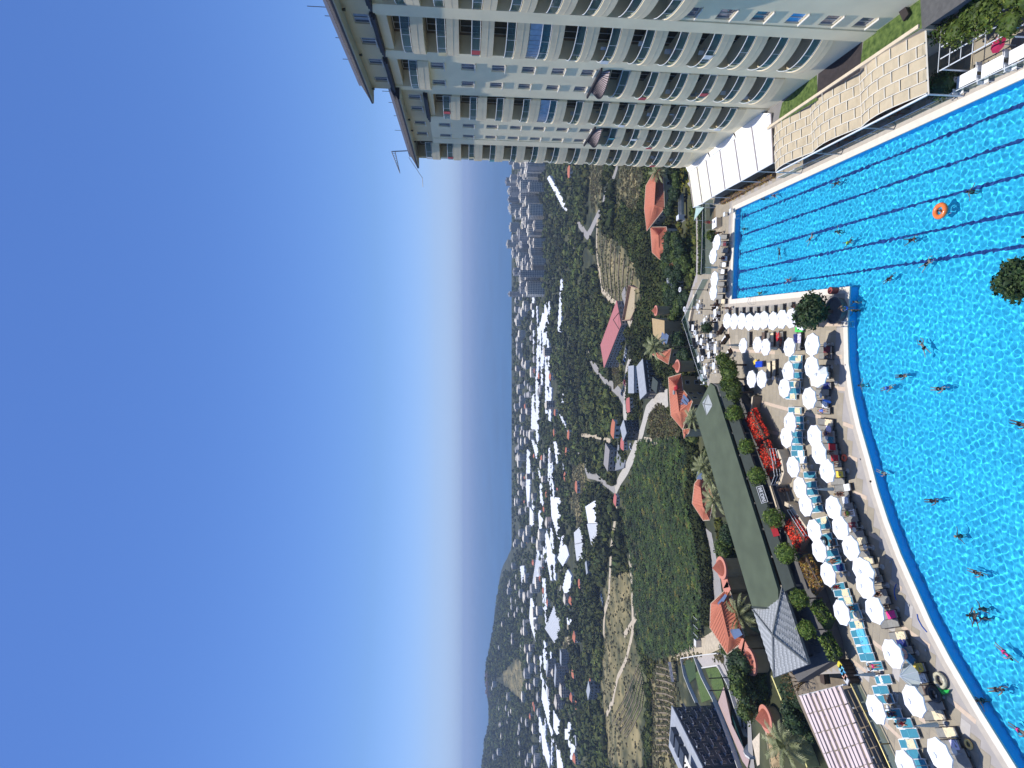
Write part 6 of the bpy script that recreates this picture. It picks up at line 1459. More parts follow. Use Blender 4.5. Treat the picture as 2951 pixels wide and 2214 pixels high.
# pink hotel block, dark apartment block and other sizeable buildings
def block(name, pa, pb, pe, depth, floors, bays, wall, roofm, label, cat='building', group=None, balc=None, win=door_m, over=.4, parapet=.6):
    A, B = T(*pa), T(*pb); z0 = min(A.z, B.z) - 1; h = zat(pe[0], pe[1], A.y) - z0; u = B - A; u.z = 0; L = u.length; u.normalize(); nrm = Vector((u.y, -u.x, 0))
    away = Vector((A.x, A.y, 0)).normalized()
    if nrm.dot(away) > 0: nrm = -nrm          # nrm: out of the seen facade
    o_ = Vector((A.x, A.y, z0)); rz = math.atan2(u.y, u.x); sg = 1 if Vector((-math.sin(rz), math.cos(rz), 0)).dot(nrm) > 0 else -1   # local y*sg is outwards
    t = thing(name, o_, label, cat, group, rz)
    ob('wall', MB().bb(0, L, 0, -sg*depth, -6, h), wall, t)
    ob('roof', MB().bb(-over, L + over, sg*over, -sg*(depth + over), h + .003, h + .35), roofm, t)
    fh = (h - .8) / floors; bw_ = L / bays; wf = MB().bb(-bw_*.3, bw_*.3, -.02, .06, 0, fh*.55).mesh('window', whit); pn = MB().bb(-bw_*.26, bw_*.26, -.03, .02, .05, fh*.5).mesh('pane', win)
    for f in range(floors):
        for b in range(bays):
            w0 = ob('window', wf, parent=t, loc=((b + .5)*bw_, 0, f*fh + fh*.35)); pp = ob('pane', pn, parent=w0, loc=(0, .05*sg, 0))
    nb = max(2, int(depth / 3.5))
    wf2 = MB().bb(-.04, .04, -.8, .8, 0, fh*.5).mesh('window', win)
    for f in range(floors):
        for b in range(nb):
            for xx in (-.01, L + .01): ob('window', wf2, parent=t, loc=(xx, -sg*(b + .5)*depth/nb, f*fh + fh*.35))
    if balc:
        for f in range(1, floors + 1):
            for b in range(bays):
                if (b + f) % balc[1]: continue
                ob('balcony', MB().bb(b*bw_ + .2, (b+1)*bw_ - .2, sg*.02, sg*1.4, f*fh - .15, f*fh + .05), balc[0], t)
                ob('balcony_parapet', MB().bb(b*bw_ + .2, (b+1)*bw_ - .2, sg*1.32, sg*1.4, f*fh + .053, f*fh + .9), balc[2] if len(balc) > 2 else balc[0], t)
    return t, L, h, sg
pinkr = mat('pink_roofing', (.42, .15, .14), .85, .06, .6); greyw2 = mat('grey_render', (.27, .25, .23), .85, .1, .8); greyr = mat('grey_roofing', (.33, .35, .37), .8, .1, .6); darkb = mat('dark_cladding', (.035, .045, .06), .6, .1); paleb = mat('town_white', (.6, .6, .6), .8, .08)
t, L, h, sg = block('large_building', c5(1335,440), c5(1408,100), c5(1222,440), 20, 5, 16, greyw2, pinkr, 'five storey building with a flat pink roof and rows of windows', win=door_m)
ob('roof_frame', MB().tube([(L*.9, 0, h + .3), (L*.95, -sg*6, h + 4), (L, -sg*10, h + .3)], .25, 4), dk, t); ob('wing', MB().bb(L, L + 8, -sg*3, -sg*26, -5, h - 4), greyw2, t)
t, L, h, sg = block('apartment_block', (2128,2204), (2064,2032), (2026,2163), 15, 6, 8, darkb, greyr, 'dark apartment block with white balcony slabs and a pale roof terrace', balc=(mat('balcony_slab', (.4, .42, .45), .7), 2, darkb), win=mat('pane_blue_dark', (.02, .03, .05), .1))
ob('roof_canopy', MB().bb(1, 7.5, -sg*3, -sg*11, h + 2.0, h + 2.2), mat('canopy_cream', (.75, .7, .6), .7), t)
for k in range(7): ob('roof_vent', MB().lathe([(.3, 0), (.3, .5), (.05, .6)], 8, (2 + k*.8, -sg*(5 + k % 2), h + 2.2)), dk, t)
for k in range(3): ob('stair_head', MB().bb(9 + k*4, 12 + k*4, -sg*4, -sg*9, h + .36, h + 2), darkb, t)
block('unfinished_building', c5(1335,1265), c5(1332,1100), c5(1250,1262), 12, 3, 4, greyw2, greyw2, 'unfinished grey concrete building above the valley road')
sl8 = [T(*c5(*p)) for p in ((1338,1040),(1392,1040),(1392,1240),(1340,1262))]; o_ = sl8[0].copy(); tag(ob('concrete_slab', MB().prism([(v.x, v.y) for v in [q - o_ for q in sl8]], -3, .8), mat('slab_grey', (.22, .23, .24), .85), loc=o_), 'dark grey concrete platform in front of the unfinished building', 'platform')
MID = [(c6(960,740), c6(960,840), c6(880,742), 10, 5, 5, 'grey apartment block above the pale track, left of its twin'), (c6(940,870), c6(930,1010), c6(840,872), 10, 5, 6, 'grey apartment block with stacked white balconies'), (c6(870,830), c6(860,930), c6(775,835), 9, 4, 4, 'dark backed apartment block behind the twin blocks'), (c6(1190,1030), c6(1180,1110), c6(1110,1030), 8, 3, 4, 'small grey farm building beside the dry slope'),
 (c5(1545,640), c5(1545,430), c5(1460,640), 9, 2, 8, 'long low white building beside the turret villas'), (c5(1650,640), c5(1640,380), c5(1560,600), 9, 1, 7, 'low dark grey building between the white one and the villas'), (c5(1500,960), c5(1490,860), c5(1400,960), 8, 3, 4, 'dark glass fronted house by the bend of the road'), (c5(1700,640), c5(1705,560), c5(1640,640), 6, 1, 3, 'small dark green roofed shed beside the villa'), (c4(1850,1200), c4(1850,1085), c4(1780,1200), 6, 1, 4, 'white shed with two slatted roofs among the trees'), (c5(925,1250), c5(925,1190), c5(900,1250), 8, 2, 4, 'white farm house behind the greenhouse'), (c8(1330,920), c8(1320,800), c8(1270,920), 7, 1, 4, 'grey farm shed with solar panels'), (c6(1020,1480), c6(1020,1400), c6(1000,1480), 7, 1, 4, 'low farm building by the left greenhouses')]
for i, (a, b, e, d_, f, by, lab) in enumerate(MID): block('house', a, b, e, d_, f, by, paleb if i in (4, 8, 9) else (darkb if i in (5, 6, 7) else greyw2), greyr if i != 7 else gedge, lab)
# small clay roofed houses
def small_house(px, py, w_, d_, h, label, m=clay, wall=whit, rz=None, group='small red roofed houses'):
    p = T(px, py); t = thing('house', (p.x, p.y, p.z), label, 'house', group, rz if rz is not None else rnd.uniform(-.4, .4))
    ob('wall', MB().bb(-w_/2, w_/2, -d_/2, d_/2, -2, h), wall, t)
    r = MB(); e = .5; r.add([(-w_/2-e, -d_/2-e, h), (w_/2+e, -d_/2-e, h), (w_/2+e, d_/2+e, h), (-w_/2-e, d_/2+e, h), (-w_/4, 0, h + d_*.28), (w_/4, 0, h + d_*.28)], [(0, 1, 5, 4), (1, 2, 5), (2, 3, 4, 5), (3, 0, 4), (0, 3, 2, 1)]); ob('roof', r, m, t)
    for k in range(3): ob('window', MB().bb(-w_/2 + (k+.3)*w_/3, -w_/2 + (k+.7)*w_/3, -d_/2-.05, -d_/2-.01, h*.35, h*.75), door_m, t)
SH = [(c4(965,260), 15, 8, 4, 'beside the hotel tower edge'), (c5(1345,930), 12, 6, 5, 'with orange roof beside the road bend'), (c5(1450,740), 8, 5, 3, 'with white rimmed red roof by the fork'), (c5(1400,1050), 7, 5, 3, 'by the roadside cars'), (c5(1025,1390), 12, 6, 4, 'on the dry slope'), (c5(930,1310), 11, 6, 4, 'by the white farm houses'), (c5(940,1110), 12, 5, 4, 'in the orchard'), (c5(960,980), 12, 7, 4, 'at the lower end of a greenhouse'), (c5(840,960), 10, 5, 4, 'behind the long greenhouse'), (c5(848,800), 9, 6, 4, 'above the wood'), (c8(1600,150), 8, 5, 3, 'at the head of the dirt path'), (c8(1215,1040), 9, 5, 4, 'near the orchard rows'), (c8(870,1240), 10, 6, 5, 'with dark front above the striped greenhouse'), (c8(1185,30), 9, 5, 4, 'on the pale slope'), (c6(1140,990), 9, 6, 4, 'beside the farm building'), (c5(865,1400), 9, 6, 3, 'white one by the field'), (c4(960,620), 6, 4, 3, 'by the junction')]
for (a, w_, d_, h_, lab) in SH: small_house(a[0], a[1], w_, d_, h_, 'small red roofed house ' + lab, clay if h_ != 3 else clay2)
# greenhouses
plast = mat('greenhouse_plastic', (.78, .79, .8), .5, .05, .5); plast2 = mat('greenhouse_grey', (.55, .56, .56), .6, .05, .5)
GH = [[c4(*p) for p in q] for q in (((790,315),(805,290),(935,540),(915,590)), ((890,1115),(908,1140),(888,1545),(865,1535)), ((658,1180),(676,1180),(672,1425),(656,1425)), ((598,1125),(640,1120),(628,1230),(600,1230)), ((758,1320),(782,1330),(776,1500),(756,1490)))]
GH += [[c5(*p) for p in q] for q in (((740,5),(780,20),(750,220),(725,110)), ((702,112),(718,112),(716,430),(700,430)), ((663,112),(673,112),(674,330),(664,330)), ((760,150),(778,160),(748,430),(725,430)), ((763,310),(777,320),(783,800),(765,810)), ((732,440),(746,440),(740,630),(728,640)), ((900,640),(915,660),(912,740),(900,735)), ((686,510),(708,520),(708,1100),(690,1010)), ((655,650),(680,650),(690,950),(648,930)), ((882,810),(905,830),(962,990),(935,960)), ((832,1020),(850,1030),(885,1130),(855,1210)), ((635,950),(665,1010),(705,1085),(690,1170)), ((812,1470),(880,1480),(882,1659),(820,1659)), ((615,1090),(640,1120),(640,1370),(605,1400)), ((720,1370),(735,1380),(747,1530),(725,1540)))]
GH += [[c8(*p) for p in q] for q in (((985,125),(988,580),(970,560),(912,330)), ((1280,225),(1375,158),(1415,400),(1300,400)), ((1300,405),(1417,405),(1412,560),(1335,672)), ((1165,500),(1235,395),(1250,590),(1170,620)), ((1175,625),(1252,600),(1272,750),(1195,800)), ((622,0),(665,0),(655,230),(640,230)), ((690,95),(712,100),(712,260),(688,240)), ((665,220),(718,310),(717,400),(665,450)), ((760,290),(802,300),(802,570),(778,560)), ((850,455),(930,740),(890,1010),(858,800)), ((885,330),(915,400),(915,650),(890,600)), ((1020,490),(1080,740),(1025,860),(975,780)), ((750,720),(812,860),(715,1160),(695,1030)), ((813,640),(847,700),(832,820),(806,790)), ((580,850),(615,850),(600,1210),(583,1210)), ((1070,880),(1112,960),(1088,1330),(1032,1090)), ((935,1270),(1000,1470),(945,1700),(835,1520)), ((690,1090),(735,1370),(722,1659),(650,1440)), ((1072,1400),(1107,1420),(1102,1480),(1078,1470)))]
GH += [[c6(*p) for p in q] for q in (((740,940),(800,1170),(832,1480),(735,1100)), ((720,1220),(800,1560),(790,1659),(740,1500)), ((830,1190),(880,1280),(870,1420),(830,1340)), ((953,1290),(974,1300),(967,1500),(953,1490)), ((980,1400),(1007,1400),(997,1600),(973,1590)), ((925,1345),(962,1345),(957,1430),(925,1430)), ((565,50),(600,50),(592,320),(573,310)), ((850,1460),(890,1500),(905,1670),(862,1670)), ((718,760),(737,770),(742,960),(726,950)))]
gg = np.random.RandomState(4)
for k in range(44):
    x_, y_ = gg.uniform(1548, 1600), gg.uniform(860, 2150); l_, w3 = gg.uniform(40, 110), gg.uniform(2.5, 6); sk = gg.uniform(-4, 6)
    GH.append([(x_, y_), (x_ + w3, y_ + 3), (x_ + w3 + sk, y_ + l_), (x_ + sk, y_ + l_ - 3)])
GHP = []
for i, q in enumerate(GH):
    P = [T(a, b) for a, b in q]; o_ = sum(P, Vector()) / 4; GHP.append([(v.x, v.y) for v in P]); L_ = [v - o_ for v in P]; hh = 2.3
    py = sum(a[1] for a in q) / 4; Dm = int(o_.length)
    t = thing('greenhouse', o_, '', 'greenhouse', 'white plastic greenhouses')
    t['_k'] = (py, Dm)[0]; t['_d'] = o_.y
    l01, l12 = (L_[1] - L_[0]).length + (L_[3] - L_[2]).length, (L_[2] - L_[1]).length + (L_[0] - L_[3]).length
    if l01 < l12: L_ = L_[1:] + L_[:1]
    a, b, c, d = L_; n = int(max(3, min(16, ((b-a).length + (c-d).length) / 2 / 8))); m_ = plast if i not in (22, 23, 24, 32, 36) else plast2
    body = MB().prism([(v.x, v.y) for v in (a, b, c, d)], -3, hh - .4); ob('side_wall', body, m_, t)
    for k in range(n):
        s0, s1 = k/n, (k+1)/n; p0, p1, q0, q1 = a.lerp(b, s0), a.lerp(b, s1), d.lerp(c, s0), d.lerp(c, s1); rf = MB(); vs = []
        for (e0, e1) in ((p0, p1), (q0, q1)):
            for s, z in ((0, hh), (.25, hh + .8), (.5, hh + 1.1), (.75, hh + .8), (1, hh)): v = e0.lerp(e1, s); vs.append((v.x, v.y, z + v.z*0))
        rf.add(vs, [(j, j+1, j+6, j+5) for j in range(4)] + [(0, 1, 2, 3, 4), (5, 6, 7, 8, 9)]); ob('roof_arch', rf, m_, t)
GHO = sorted([o for o in bpy.data.objects if '_k' in o.keys()], key=lambda o: o['_d']); 
rows_ = [GHO[i:i+8] for i in range(0, len(GHO), 8)]
RN = ['nearest band', 'second nearest band', 'middle band', 'fourth band', 'fifth band', 'sixth band', 'seventh band', 'eighth band', 'ninth band', 'tenth band', 'eleventh band', 'farthest band', 'last band']
for j, rw in enumerate(rows_):
    for i, o in enumerate(sorted(rw, key=lambda o: o['_k'])): o['label'] = 'white plastic greenhouse in the %s of greenhouses, %s from the hotel side' % (RN[j], ORD[i]); del o['_k']; del o['_d']
# cars and the truck
car_p = thing('parked_car', (0, 0, -200), 'x', 'car')
b = MB().prism([(-2.1, -.85), (2.1, -.85), (2.15, 0), (2.1, .85), (-2.1, .85), (-2.15, 0)], .35, .85); ob('body', b, whit, car_p)
cb = MB(); cb.prism([(-1.5, -.75), (1.0, -.75), (1.0, .75), (-1.5, .75)], .85, 1.4, [(-1.1, -.62), (.5, -.62), (.5, .62), (-1.1, .62)]); ob('windows', cb, door_m, car_p)
ob('roof_panel', MB().bb(-1.05, .45, -.6, .6, 1.4, 1.44), whit, car_p)
for x in (-1.35, 1.35):
    for y in (-.84, .84): ob('wheel', MB().tube([(x, y - .1, .33), (x, y + .1, .33)], .33, 10), dk, car_p)
cc = [mat('car_' + n_, c_, .25, .03, coat=.6) for n_, c_ in (('white', (.75, .75, .75)), ('black', (.02, .02, .025)), ('red', (.35, .02, .02)), ('silver', (.4, .42, .44)), ('blue', (.04, .1, .25)))]
cn_ = ['white', 'black', 'red', 'silver', 'blue']
CARS = [(c5(1402,520), 1, 'on the pale gravel road'), (c5(1392,560), 2, 'on the gravel road beside the black one'), (c5(1385,610), 1, 'at the wide part of the gravel road'), (c5(1370,645), 1, 'near the road fork'), (c5(1440,1070), 3, 'by the roadside near the small red house'), (c5(1410,280), 1, 'first of the line below the pink roofed building'), (c5(1403,310), 3, 'second of the line below the pink roofed building'), (c5(1398,340), 0, 'third of the line below the pink roofed building'), (c5(1392,370), 4, 'fourth of the line below the pink roofed building'), (c5(1384,400), 1, 'last of the line below the pink roofed building'), (c6(1200,265), 1, 'parked in the dusty clearing, first in line'), (c6(1206,290), 4, 'parked in the dusty clearing, second in line'), (c6(1212,318), 3, 'parked in the dusty clearing, third in line'), (c6(1220,345), 1, 'parked in the dusty clearing, last in line'), (c2(912,1030), 0, 'parked on the road below the turret villas'), (c4(1640,1530), 4, 'covered one beside the solar panels')]
for i, ((a, b), k, lab) in enumerate(CARS):
    p = T(a, b); o = place(car_p, i == 0, (p.x, p.y, p.z + .15), R(20) if i < 14 else R(15), cn_[k] + ' car ' + lab, 'cars in the valley')
    for ch in o.children:
        if ch.name.startswith(('body', 'roof_panel')): setmat(ch, cc[k])
p = T(1978, 600); tr = thing('truck', (p.x, p.y, p.z + .3), 'white open backed truck parked below the white awning', 'truck', None, R(-178))
ob('cab', MB().prism([(2.6, -1.15), (4.6, -1.15), (4.6, 1.15), (2.6, 1.15)], .7, 2.9, [(2.6, -1.1), (4.2, -1.1), (4.2, 1.1), (2.6, 1.1)]), cc[0], tr); ob('windscreen', MB().prism([(4.43, -1), (4.6, -1), (4.6, 1), (4.43, 1)], 1.7, 2.6, [(4.3, -.95), (4.4, -.95), (4.4, .95), (4.3, .95)]), door_m, tr)
ob('cargo_bed', MB().bb(-4.6, 2.4, -1.2, 1.2, 1.0, 1.2), greyw2, tr)
for y in (-1.2, 1.2): ob('side_board', MB().bb(-4.6, 2.4, y - .05, y + .05, 1.2, 2.1), mat('truck_board', (.4, .44, .42), .6), tr)
for x in (-4.6, 2.4): ob('end_board', MB().bb(x - .05, x + .05, -1.15, 1.15, 1.2, 2.1), mat('truck_board', (.4, .44, .42), .6), tr)
for x in (-3.4, -2.2, 3.5):
    for y in (-1.1, 1.1): ob('wheel', MB().tube([(x, y - .18, .5), (x, y + .18, .5)], .5, 12), dk, tr)
# walled gardens, lawns and the long narrow pool at the lower left
def tsheet(name, pts, m, lift=.25, kind='structure'):
    P = [T(a, b) for a, b in pts]; n = len(P); c = sum(P, Vector()) / n; mb = MB(); vs = [(c.x, c.y, c.z + lift + .1)] + [(v.x, v.y, v.z + lift) for v in P]; mb.add(vs, [(0, 1+i, 1+(i+1) % n) for i in range(n)])
    return ob(name, mb, m, kind=kind)
tsheet('courtyard', [c2(400,340), c2(640,310), c2(720,480), c2(770,580), c2(640,440), c2(480,460)], mat('courtyard_concrete', (.42, .38, .34), .9, .08), .45)
tsheet('lawn', [c2(500,470), c2(640,450), c2(700,650), c2(640,790), c2(590,700)], grass_m, .4); tsheet('lawn', [c2(390,520), c2(430,480), c2(570,790), c2(460,830)], grass_m, .4); tsheet('lawn', [c2(265,390), c2(390,360), c2(400,560), c2(330,620)], mat('shrub_ground', (.04, .07, .02), .95, .3, 2), .4)
tsheet('pink_terrace', [c2(700,660), c2(770,860), c2(730,950), c2(980,1440), c2(960,1526), c2(900,1450), c2(640,830)], mat('pink_paving', (.45, .32, .28), .85, .1), .5)
tsheet('narrow_pool', [c2(770,880), c2(970,1420), c2(930,1400), c2(735,950)], mat('narrow_pool_water', (.01, .12, .13), .08, .05), .7)
def twall(pts, h, m, label, cat='wall', w_=.35):
    P = PX(pts); o_ = P[0].copy(); mb = MB()
    for a, b in zip(P, P[1:]):
        d_ = b - a; L = d_.length; n = max(1, int(L / 6))
        s_v = Vector((d_.y, -d_.x, 0)).normalized() * w_ / 2
        for k in range(n):
            vs = []
            for dz in (-.8, h):
                for tt_, sg_ in ((k/n, -1), (k/n, 1), ((k+1)/n, 1), ((k+1)/n, -1)):
                    q_ = a.lerp(b, tt_); vs.append((q_.x - o_.x + s_v.x*sg_, q_.y - o_.y + s_v.y*sg_, H(q_.x, q_.y) - o_.z + dz))
            mb.add(vs, [(0, 3, 2, 1), (4, 5, 6, 7), (0, 1, 5, 4), (1, 2, 6, 5), (2, 3, 7, 6), (3, 0, 4, 7)])
    t = ob('garden_wall', mb, m, loc=o_); tag(t, label, cat); return t
twall([c2(255,360), c2(290,540), c2(350,690), c2(415,830)], 1.4, whit, 'white wall at the back of the walled garden'); twall([c2(400,345), c2(480,560), c2(600,790), c2(690,1010), c2(800,1300), c2(880,1526)], 1.4, whit, 'long white wall beside the dark apartment block')
twall([c2(480,460), c2(650,435), c2(760,640), c2(850,930), c2(940,1180), c2(1020,1420)], 1.2, whit, 'white wall between the road and the narrow pool'); twall([c2(255,360), c2(400,335), c2(650,305)], 1.4, whit, 'white wall along the dirt drive'); twall([c2(1310,540), c2(1440,850), c2(1600,1250), c2(1700,1510)], 2.0, mat('fence_yellow', (.65, .58, .22), .7), 'pale yellow fence below the sloping bar yard', 'fence')
gz = T(*c2(190,500)); t = thing('garden_cage', gz, 'dark rectangular shade frame at the edge of the garden', 'shade frame', None, .5)
for x in (-4, 0, 4):
    for y in (-1.6, 1.6): ob('post', MB().bb(x-.1, x+.1, y-.1, y+.1, 0, 2.8), dk, t)
for y in (-1.6, 0, 1.6): ob('beam', MB().bb(-4, 4, y-.08, y+.08, 2.8, 2.95), paleb, t)
ob('shade_net', MB().bb(-4, 4, -1.6, 1.6, 2.7, 2.74), mat('net_dark', (.03, .03, .05), .8), t)
gz = T(*c1(445,1300)); tag(ob('white_shed', MB().prism([(-1.2, -1), (1.2, -1), (1.2, 1), (-1.2, 1)], 0, 2.4), whit, loc=gz), 'small white box shed beside the dirt drive', 'shed')
gz = T(*c1(470,1130)); t = thing('metal_shelter', gz, 'open metal frame structure behind the stepped red roof', 'frame')
for x in (-3, 0, 3):
    for y in (-2, 2): ob('post', MB().tube([(x, y, 0), (x, y, 3)], .1, 4), dk, t)
    ob('beam', MB().tube([(x, -2, 3), (x, 2, 3)], .1, 4), paleb, t)
# slatted awning over the yard, bins, fence pipe, dry tree
AWN = [G(2303,2005.6,1.5), G(2428,1974,1.5), G(2545,2260,1.5), G(2425,2300,1.5)]; t = thing('slatted_awning', AWN[0], 'big pink white slatted awning over the yard below the deck', 'awning'); o_ = AWN[0].copy(); a, b, c, d = [v - o_ for v in AWN]
slm = mat('awning_slat', (.66, .54, .5), .8, .06, 1); 
for i in range(10):
    for j in range(5):
        s0, s1 = i/10, (i + .8)/10; r0, r1 = (j + .04 * (i % 2))/5, (j + .975)/5
        f = lambda s, r: a.lerp(b, s).lerp(d.lerp(c, s), r)
        q = [f(s0, r0), f(s1, r0), f(s1, r1), f(s0, r1)]; up = Vector((0, 0, .12)); mid = [q_ + Vector((0, 0, .1 * math.sin(i))) for q_ in q]
        ob('slat', MB().add([mid[0], mid[1] + up, mid[2] + up, mid[3]] + [v - Vector((0, 0, .05)) for v in mid], [(0, 1, 2, 3), (7, 6, 5, 4), (0, 4, 5, 1), (1, 5, 6, 2), (2, 6, 7, 3), (3, 7, 4, 0)]), slm, t)
for r in (.0, .25, .5, .75, 1): ob('cross_beam', MB().tube([a.lerp(d, r) - Vector((0,0,.2)), b.lerp(c, r) - Vector((0,0,.2))], .07, 4), metal_m, t)
for v in (a, b, c, d): ob('post', MB().tube([v, (v.x, v.y, -4.6)], .08, 5), metal_m, t)
railing([(2447,1962),(2490,2050),(2535,2145),(2580,2245)], 'brass coloured rail on the glass fence along the lower deck edge', 0, 1.0, mat('rail_brass', (.45, .38, .16), .35, .05, metal=.4), 1, 2.0, .06, True)
for i, (n_, c_) in enumerate((('yellow', (.7, .6, .05)), ('sky blue', (.2, .55, .7)), ('blue', (.1, .4, .65)), ('salmon', (.65, .35, .25)), ('grey', (.5, .5, .5)))):
    p = G(2430 + 5*i, 1916 + 11*i, .8); tb = thing('recycling_bin', (p.x, p.y, .02), 'black recycling bin with a %s front panel at the foot of the hedge' % n_, 'bin', 'recycling bins', -.35)
    ob('bin_body', MB().prism([(-.35, -.35), (.35, -.35), (.35, .35), (-.35, .35)], 0, 1.15, [(-.4, -.4), (.4, -.4), (.4, .4), (-.4, .4)]), dk, tb); ob('front_panel', MB().bb(-.33, .33, -.3, .3, 1.16, 1.2), mat('bin_' + n_, c_, .5), tb)
p = G(*c2(1560,600), -3); t = thing('bare_tree', (p.x, p.y, -3), 'bare brown shrubby tree in the yard beside the shingled roof', 'tree')
for k in range(9): an = k*.7; ob('branch', MB().tube([(0, 0, 0), (math.cos(an)*.6, math.sin(an)*.6, 1.2), (math.cos(an)*1.7, math.sin(an)*1.7, 2.2)], [.12, .06, .02], 5), bark_m, t)
V, F_, C = leafcloud(380, 2, 2, 1.0, .12, 5, core=False); big('crown', V + np.array([0, 0, 2.1]), F_, mat('leaf_brown', (.16, .11, .04), .8, .3, 2, attr='tint'), C, t, kind=None)
p = G(*c2(1780,500), -3); t = thing('wooden_crate_table', (p.x, p.y, -3), 'long dark bench box in the yard beneath the bar end', 'bench', None, .2); ob('seat', MB().bb(-1.3, 1.3, -.4, .4, .6, .7), dw, t); ob('side', MB().bb(-1.25, 1.25, -.35, .35, 0, .597), dk, t)
# ---- trees one can tell apart: behind the cafe and between the villas
NT = [(1985,720,3.2),(1968,745,3.0),(1950,700,3.4),(1962,690,2.8),(1940,735,3.0),(1975,780,2.8),(1990,760,2.6),(1950,790,3.0),(1932,765,2.8),(1960,835,2.6),(1950,862,3.0),(1972,880,2.8),(1985,862,2.4),(1962,905,3.0),(1955,940,3.0),(1975,985,3.0),(1962,1010,2.8),(1985,1030,2.6),(1935,840,2.8),(1940,600,2.6),(1952,560,2.4),(1958,520,2.4),(2110,1925,2.6),(2125,1960,2.8),(2145,1985,2.6),(2160,2010,2.4),(2175,1985,2.6),(2195,2000,2.6),(2230,1985,2.4),(2245,2040,2.2),(2260,2070,2.2),(2205,1965,2.6),(2120,1990,2.4),(2075,1575,2.6),(2080,1610,2.4),(2068,1540,2.4),(1985,1860,2.4),(2120,1500,2.4),(2300,1990,1.9),(2318,2030,1.8),(2332,2070,1.9),(2346,2110,1.9),(2362,2150,1.8),(2376,2190,1.9),(2270,2000,2.2),(2288,2050,1.9),(2135,2040,2.2),(2300,2100,1.7)]
tl = []
for i in range(5):
    t0 = tree('broadleaf_tree', (0, 0, -200), 6.5, 3.0, 'x', 'tree', leaf_m if i % 2 else leaf_d, None, 4, .26, 300); tl.append(t0)
used_t = set()
for i, (a, b, r_) in enumerate(NT):
    p = T(a + 26, b) if b < 1300 else None
    if p is None: Y = (82 if a > 2255 else 98) if a > 2100 else 112; q = atY(a, b, Y); p = Vector((q.x, q.y, min(q.z - 5, H(q.x, q.y))))
    k = i % 5; first = k not in used_t; used_t.add(k)
    w_ = ('behind the cafe and far deck edge' if b < 1300 else ('beside the lower villas' if a > 2090 else 'behind the green roof'))
    o = place(tl[k], first, (p.x, p.y, p.z), rnd.uniform(0, 6), 'leafy tree %s, %s from the hotel' % (w_, ORD[i % 40]), 'trees below the deck'); sc_ = r_ / 3.0 * 1.15; o.scale = (sc_, sc_, sc_)
for i, (a, b, Y, r_, lab) in enumerate(((2126,1776,103,3.6,'big fan palm in front of the stepped red roof'), (2258,2150,84,3.6,'big fan palm beside the lower cone turret'), (2055,1442,112,3.2,'fan palm rising behind the middle of the bar roof'), (2025,1345,118,2.9,'fan palm behind the upper bar roof'), (1993,1205,128,2.7,'fan palm behind the roof light of the bar'), (1882,1000,150,3.4,'fan palm beside the pink villa'), (1893,495,190,3.6,'brownish palm beside the big red roof'), (2042,1380,117,2.6,'small palm between two larger ones'))):
    q = atY(a, b, Y); zg = H(q.x, q.y); palm((q.x, q.y, zg), max(3, q.z - zg - .6), r_ * 1.12, lab)
# ---- banana field, woods, orchard rows, hedge
def blade(n, L, w_, seed, up=.9):
    g = np.random.RandomState(seed); mb = MB(); tint = []
    for k in range(n):
        a = k*2.4 + g.uniform(-.3, .3); e = math.radians(g.uniform(35, 75)); p = Vector((0, 0, up)); side = Vector((-math.sin(a), math.cos(a), 0)); vs = []
        for i in range(4):
            ww = w_ * (.25, .5, .45, .08)[i]; vs += [p + side*ww, p - side*ww]; p = p + Vector((math.cos(e)*math.cos(a), math.cos(e)*math.sin(a), math.sin(e))) * L/3; e -= math.radians(42)
        mb.add(vs, [f for i in range(3) for f in ((i*2, i*2+1, i*2+3), (i*2, i*2+3, i*2+2))]); t = g.uniform(.6, 1.5); tint += [(t*g.uniform(.8, 1.25), t, t*.8)] * 8
    return np.array([tuple(v) for v in mb.v]), np.array(mb.f), np.array(tint)
bproto = [blade(9, 2.4, .55, s, 1.4) for s in (1, 2, 3, 4)]
def pts_in(poly_px, n, seed):
    g = np.random.RandomState(seed); P = [T(a, b) for a, b in poly_px]; xy = [(v.x, v.y) for v in P]; x0, x1 = min(p[0] for p in xy), max(p[0] for p in xy); y0, y1 = min(p[1] for p in xy), max(p[1] for p in xy); out = []
    while len(out) < n:
        x, y = g.uniform(x0, x1), g.uniform(y0, y1)
        if inside(x, y, xy): out.append((x, y, H(x, y)))
    return out, xy
BAN = [(1800,1425),(1850,1272),(1985,1264),(2003,1300),(2035,1600),(2040,1780),(2010,1865),(1935,1885),(1890,1895),(1850,1860),(1830,1700),(1822,1600)]
P, BX = pts_in(BAN, 4200, 3)
big_green = mat('banana_leaf', (.02, .04, .006), .6, .4, .12, attr='tint', spec=.2, col2=(.045, .07, .011))
scatter('banana_field', bproto, P, nrg.uniform(.8, 1.25, len(P)), big_green, np.where(nrg.uniform(size=(len(P), 1)) < .06, np.array([[3.2, 1.7, 1.8]]), nrg.uniform(.6, 1.3, (len(P), 1)) * np.array([[1, 1, 1]])))
fol = mat('woodland_leaf', (.036, .052, .012), .8, .4, .05, attr='tint', spec=.2, col2=(.066, .085, .022))
near_p = [leafcloud(75, 1, 1, .85, .32, 50 + s) for s in range(4)]; far_p = [leafcloud(22, 1, 1, .75, .45, 70 + s) for s in range(4)]
P, _ = pts_in([(1975,1262),(2003,1300),(2037,1600),(2042,1790),(2052,1790),(2047,1590),(2015,1300),(1990,1262)], 260, 5)
scatter('dark_hedgerow', near_p, [(a, b, c + 1.2) for a, b, c in P], nrg.uniform(1.6, 2.4, len(P)), fol, np.full((len(P), 3), .55))
EXC = GHP + [BX] + DRY + FIELD + [ground_poly([(1925,1895),(2062,1880),(2075,1960),(2200,2214),(1925,2214)])]
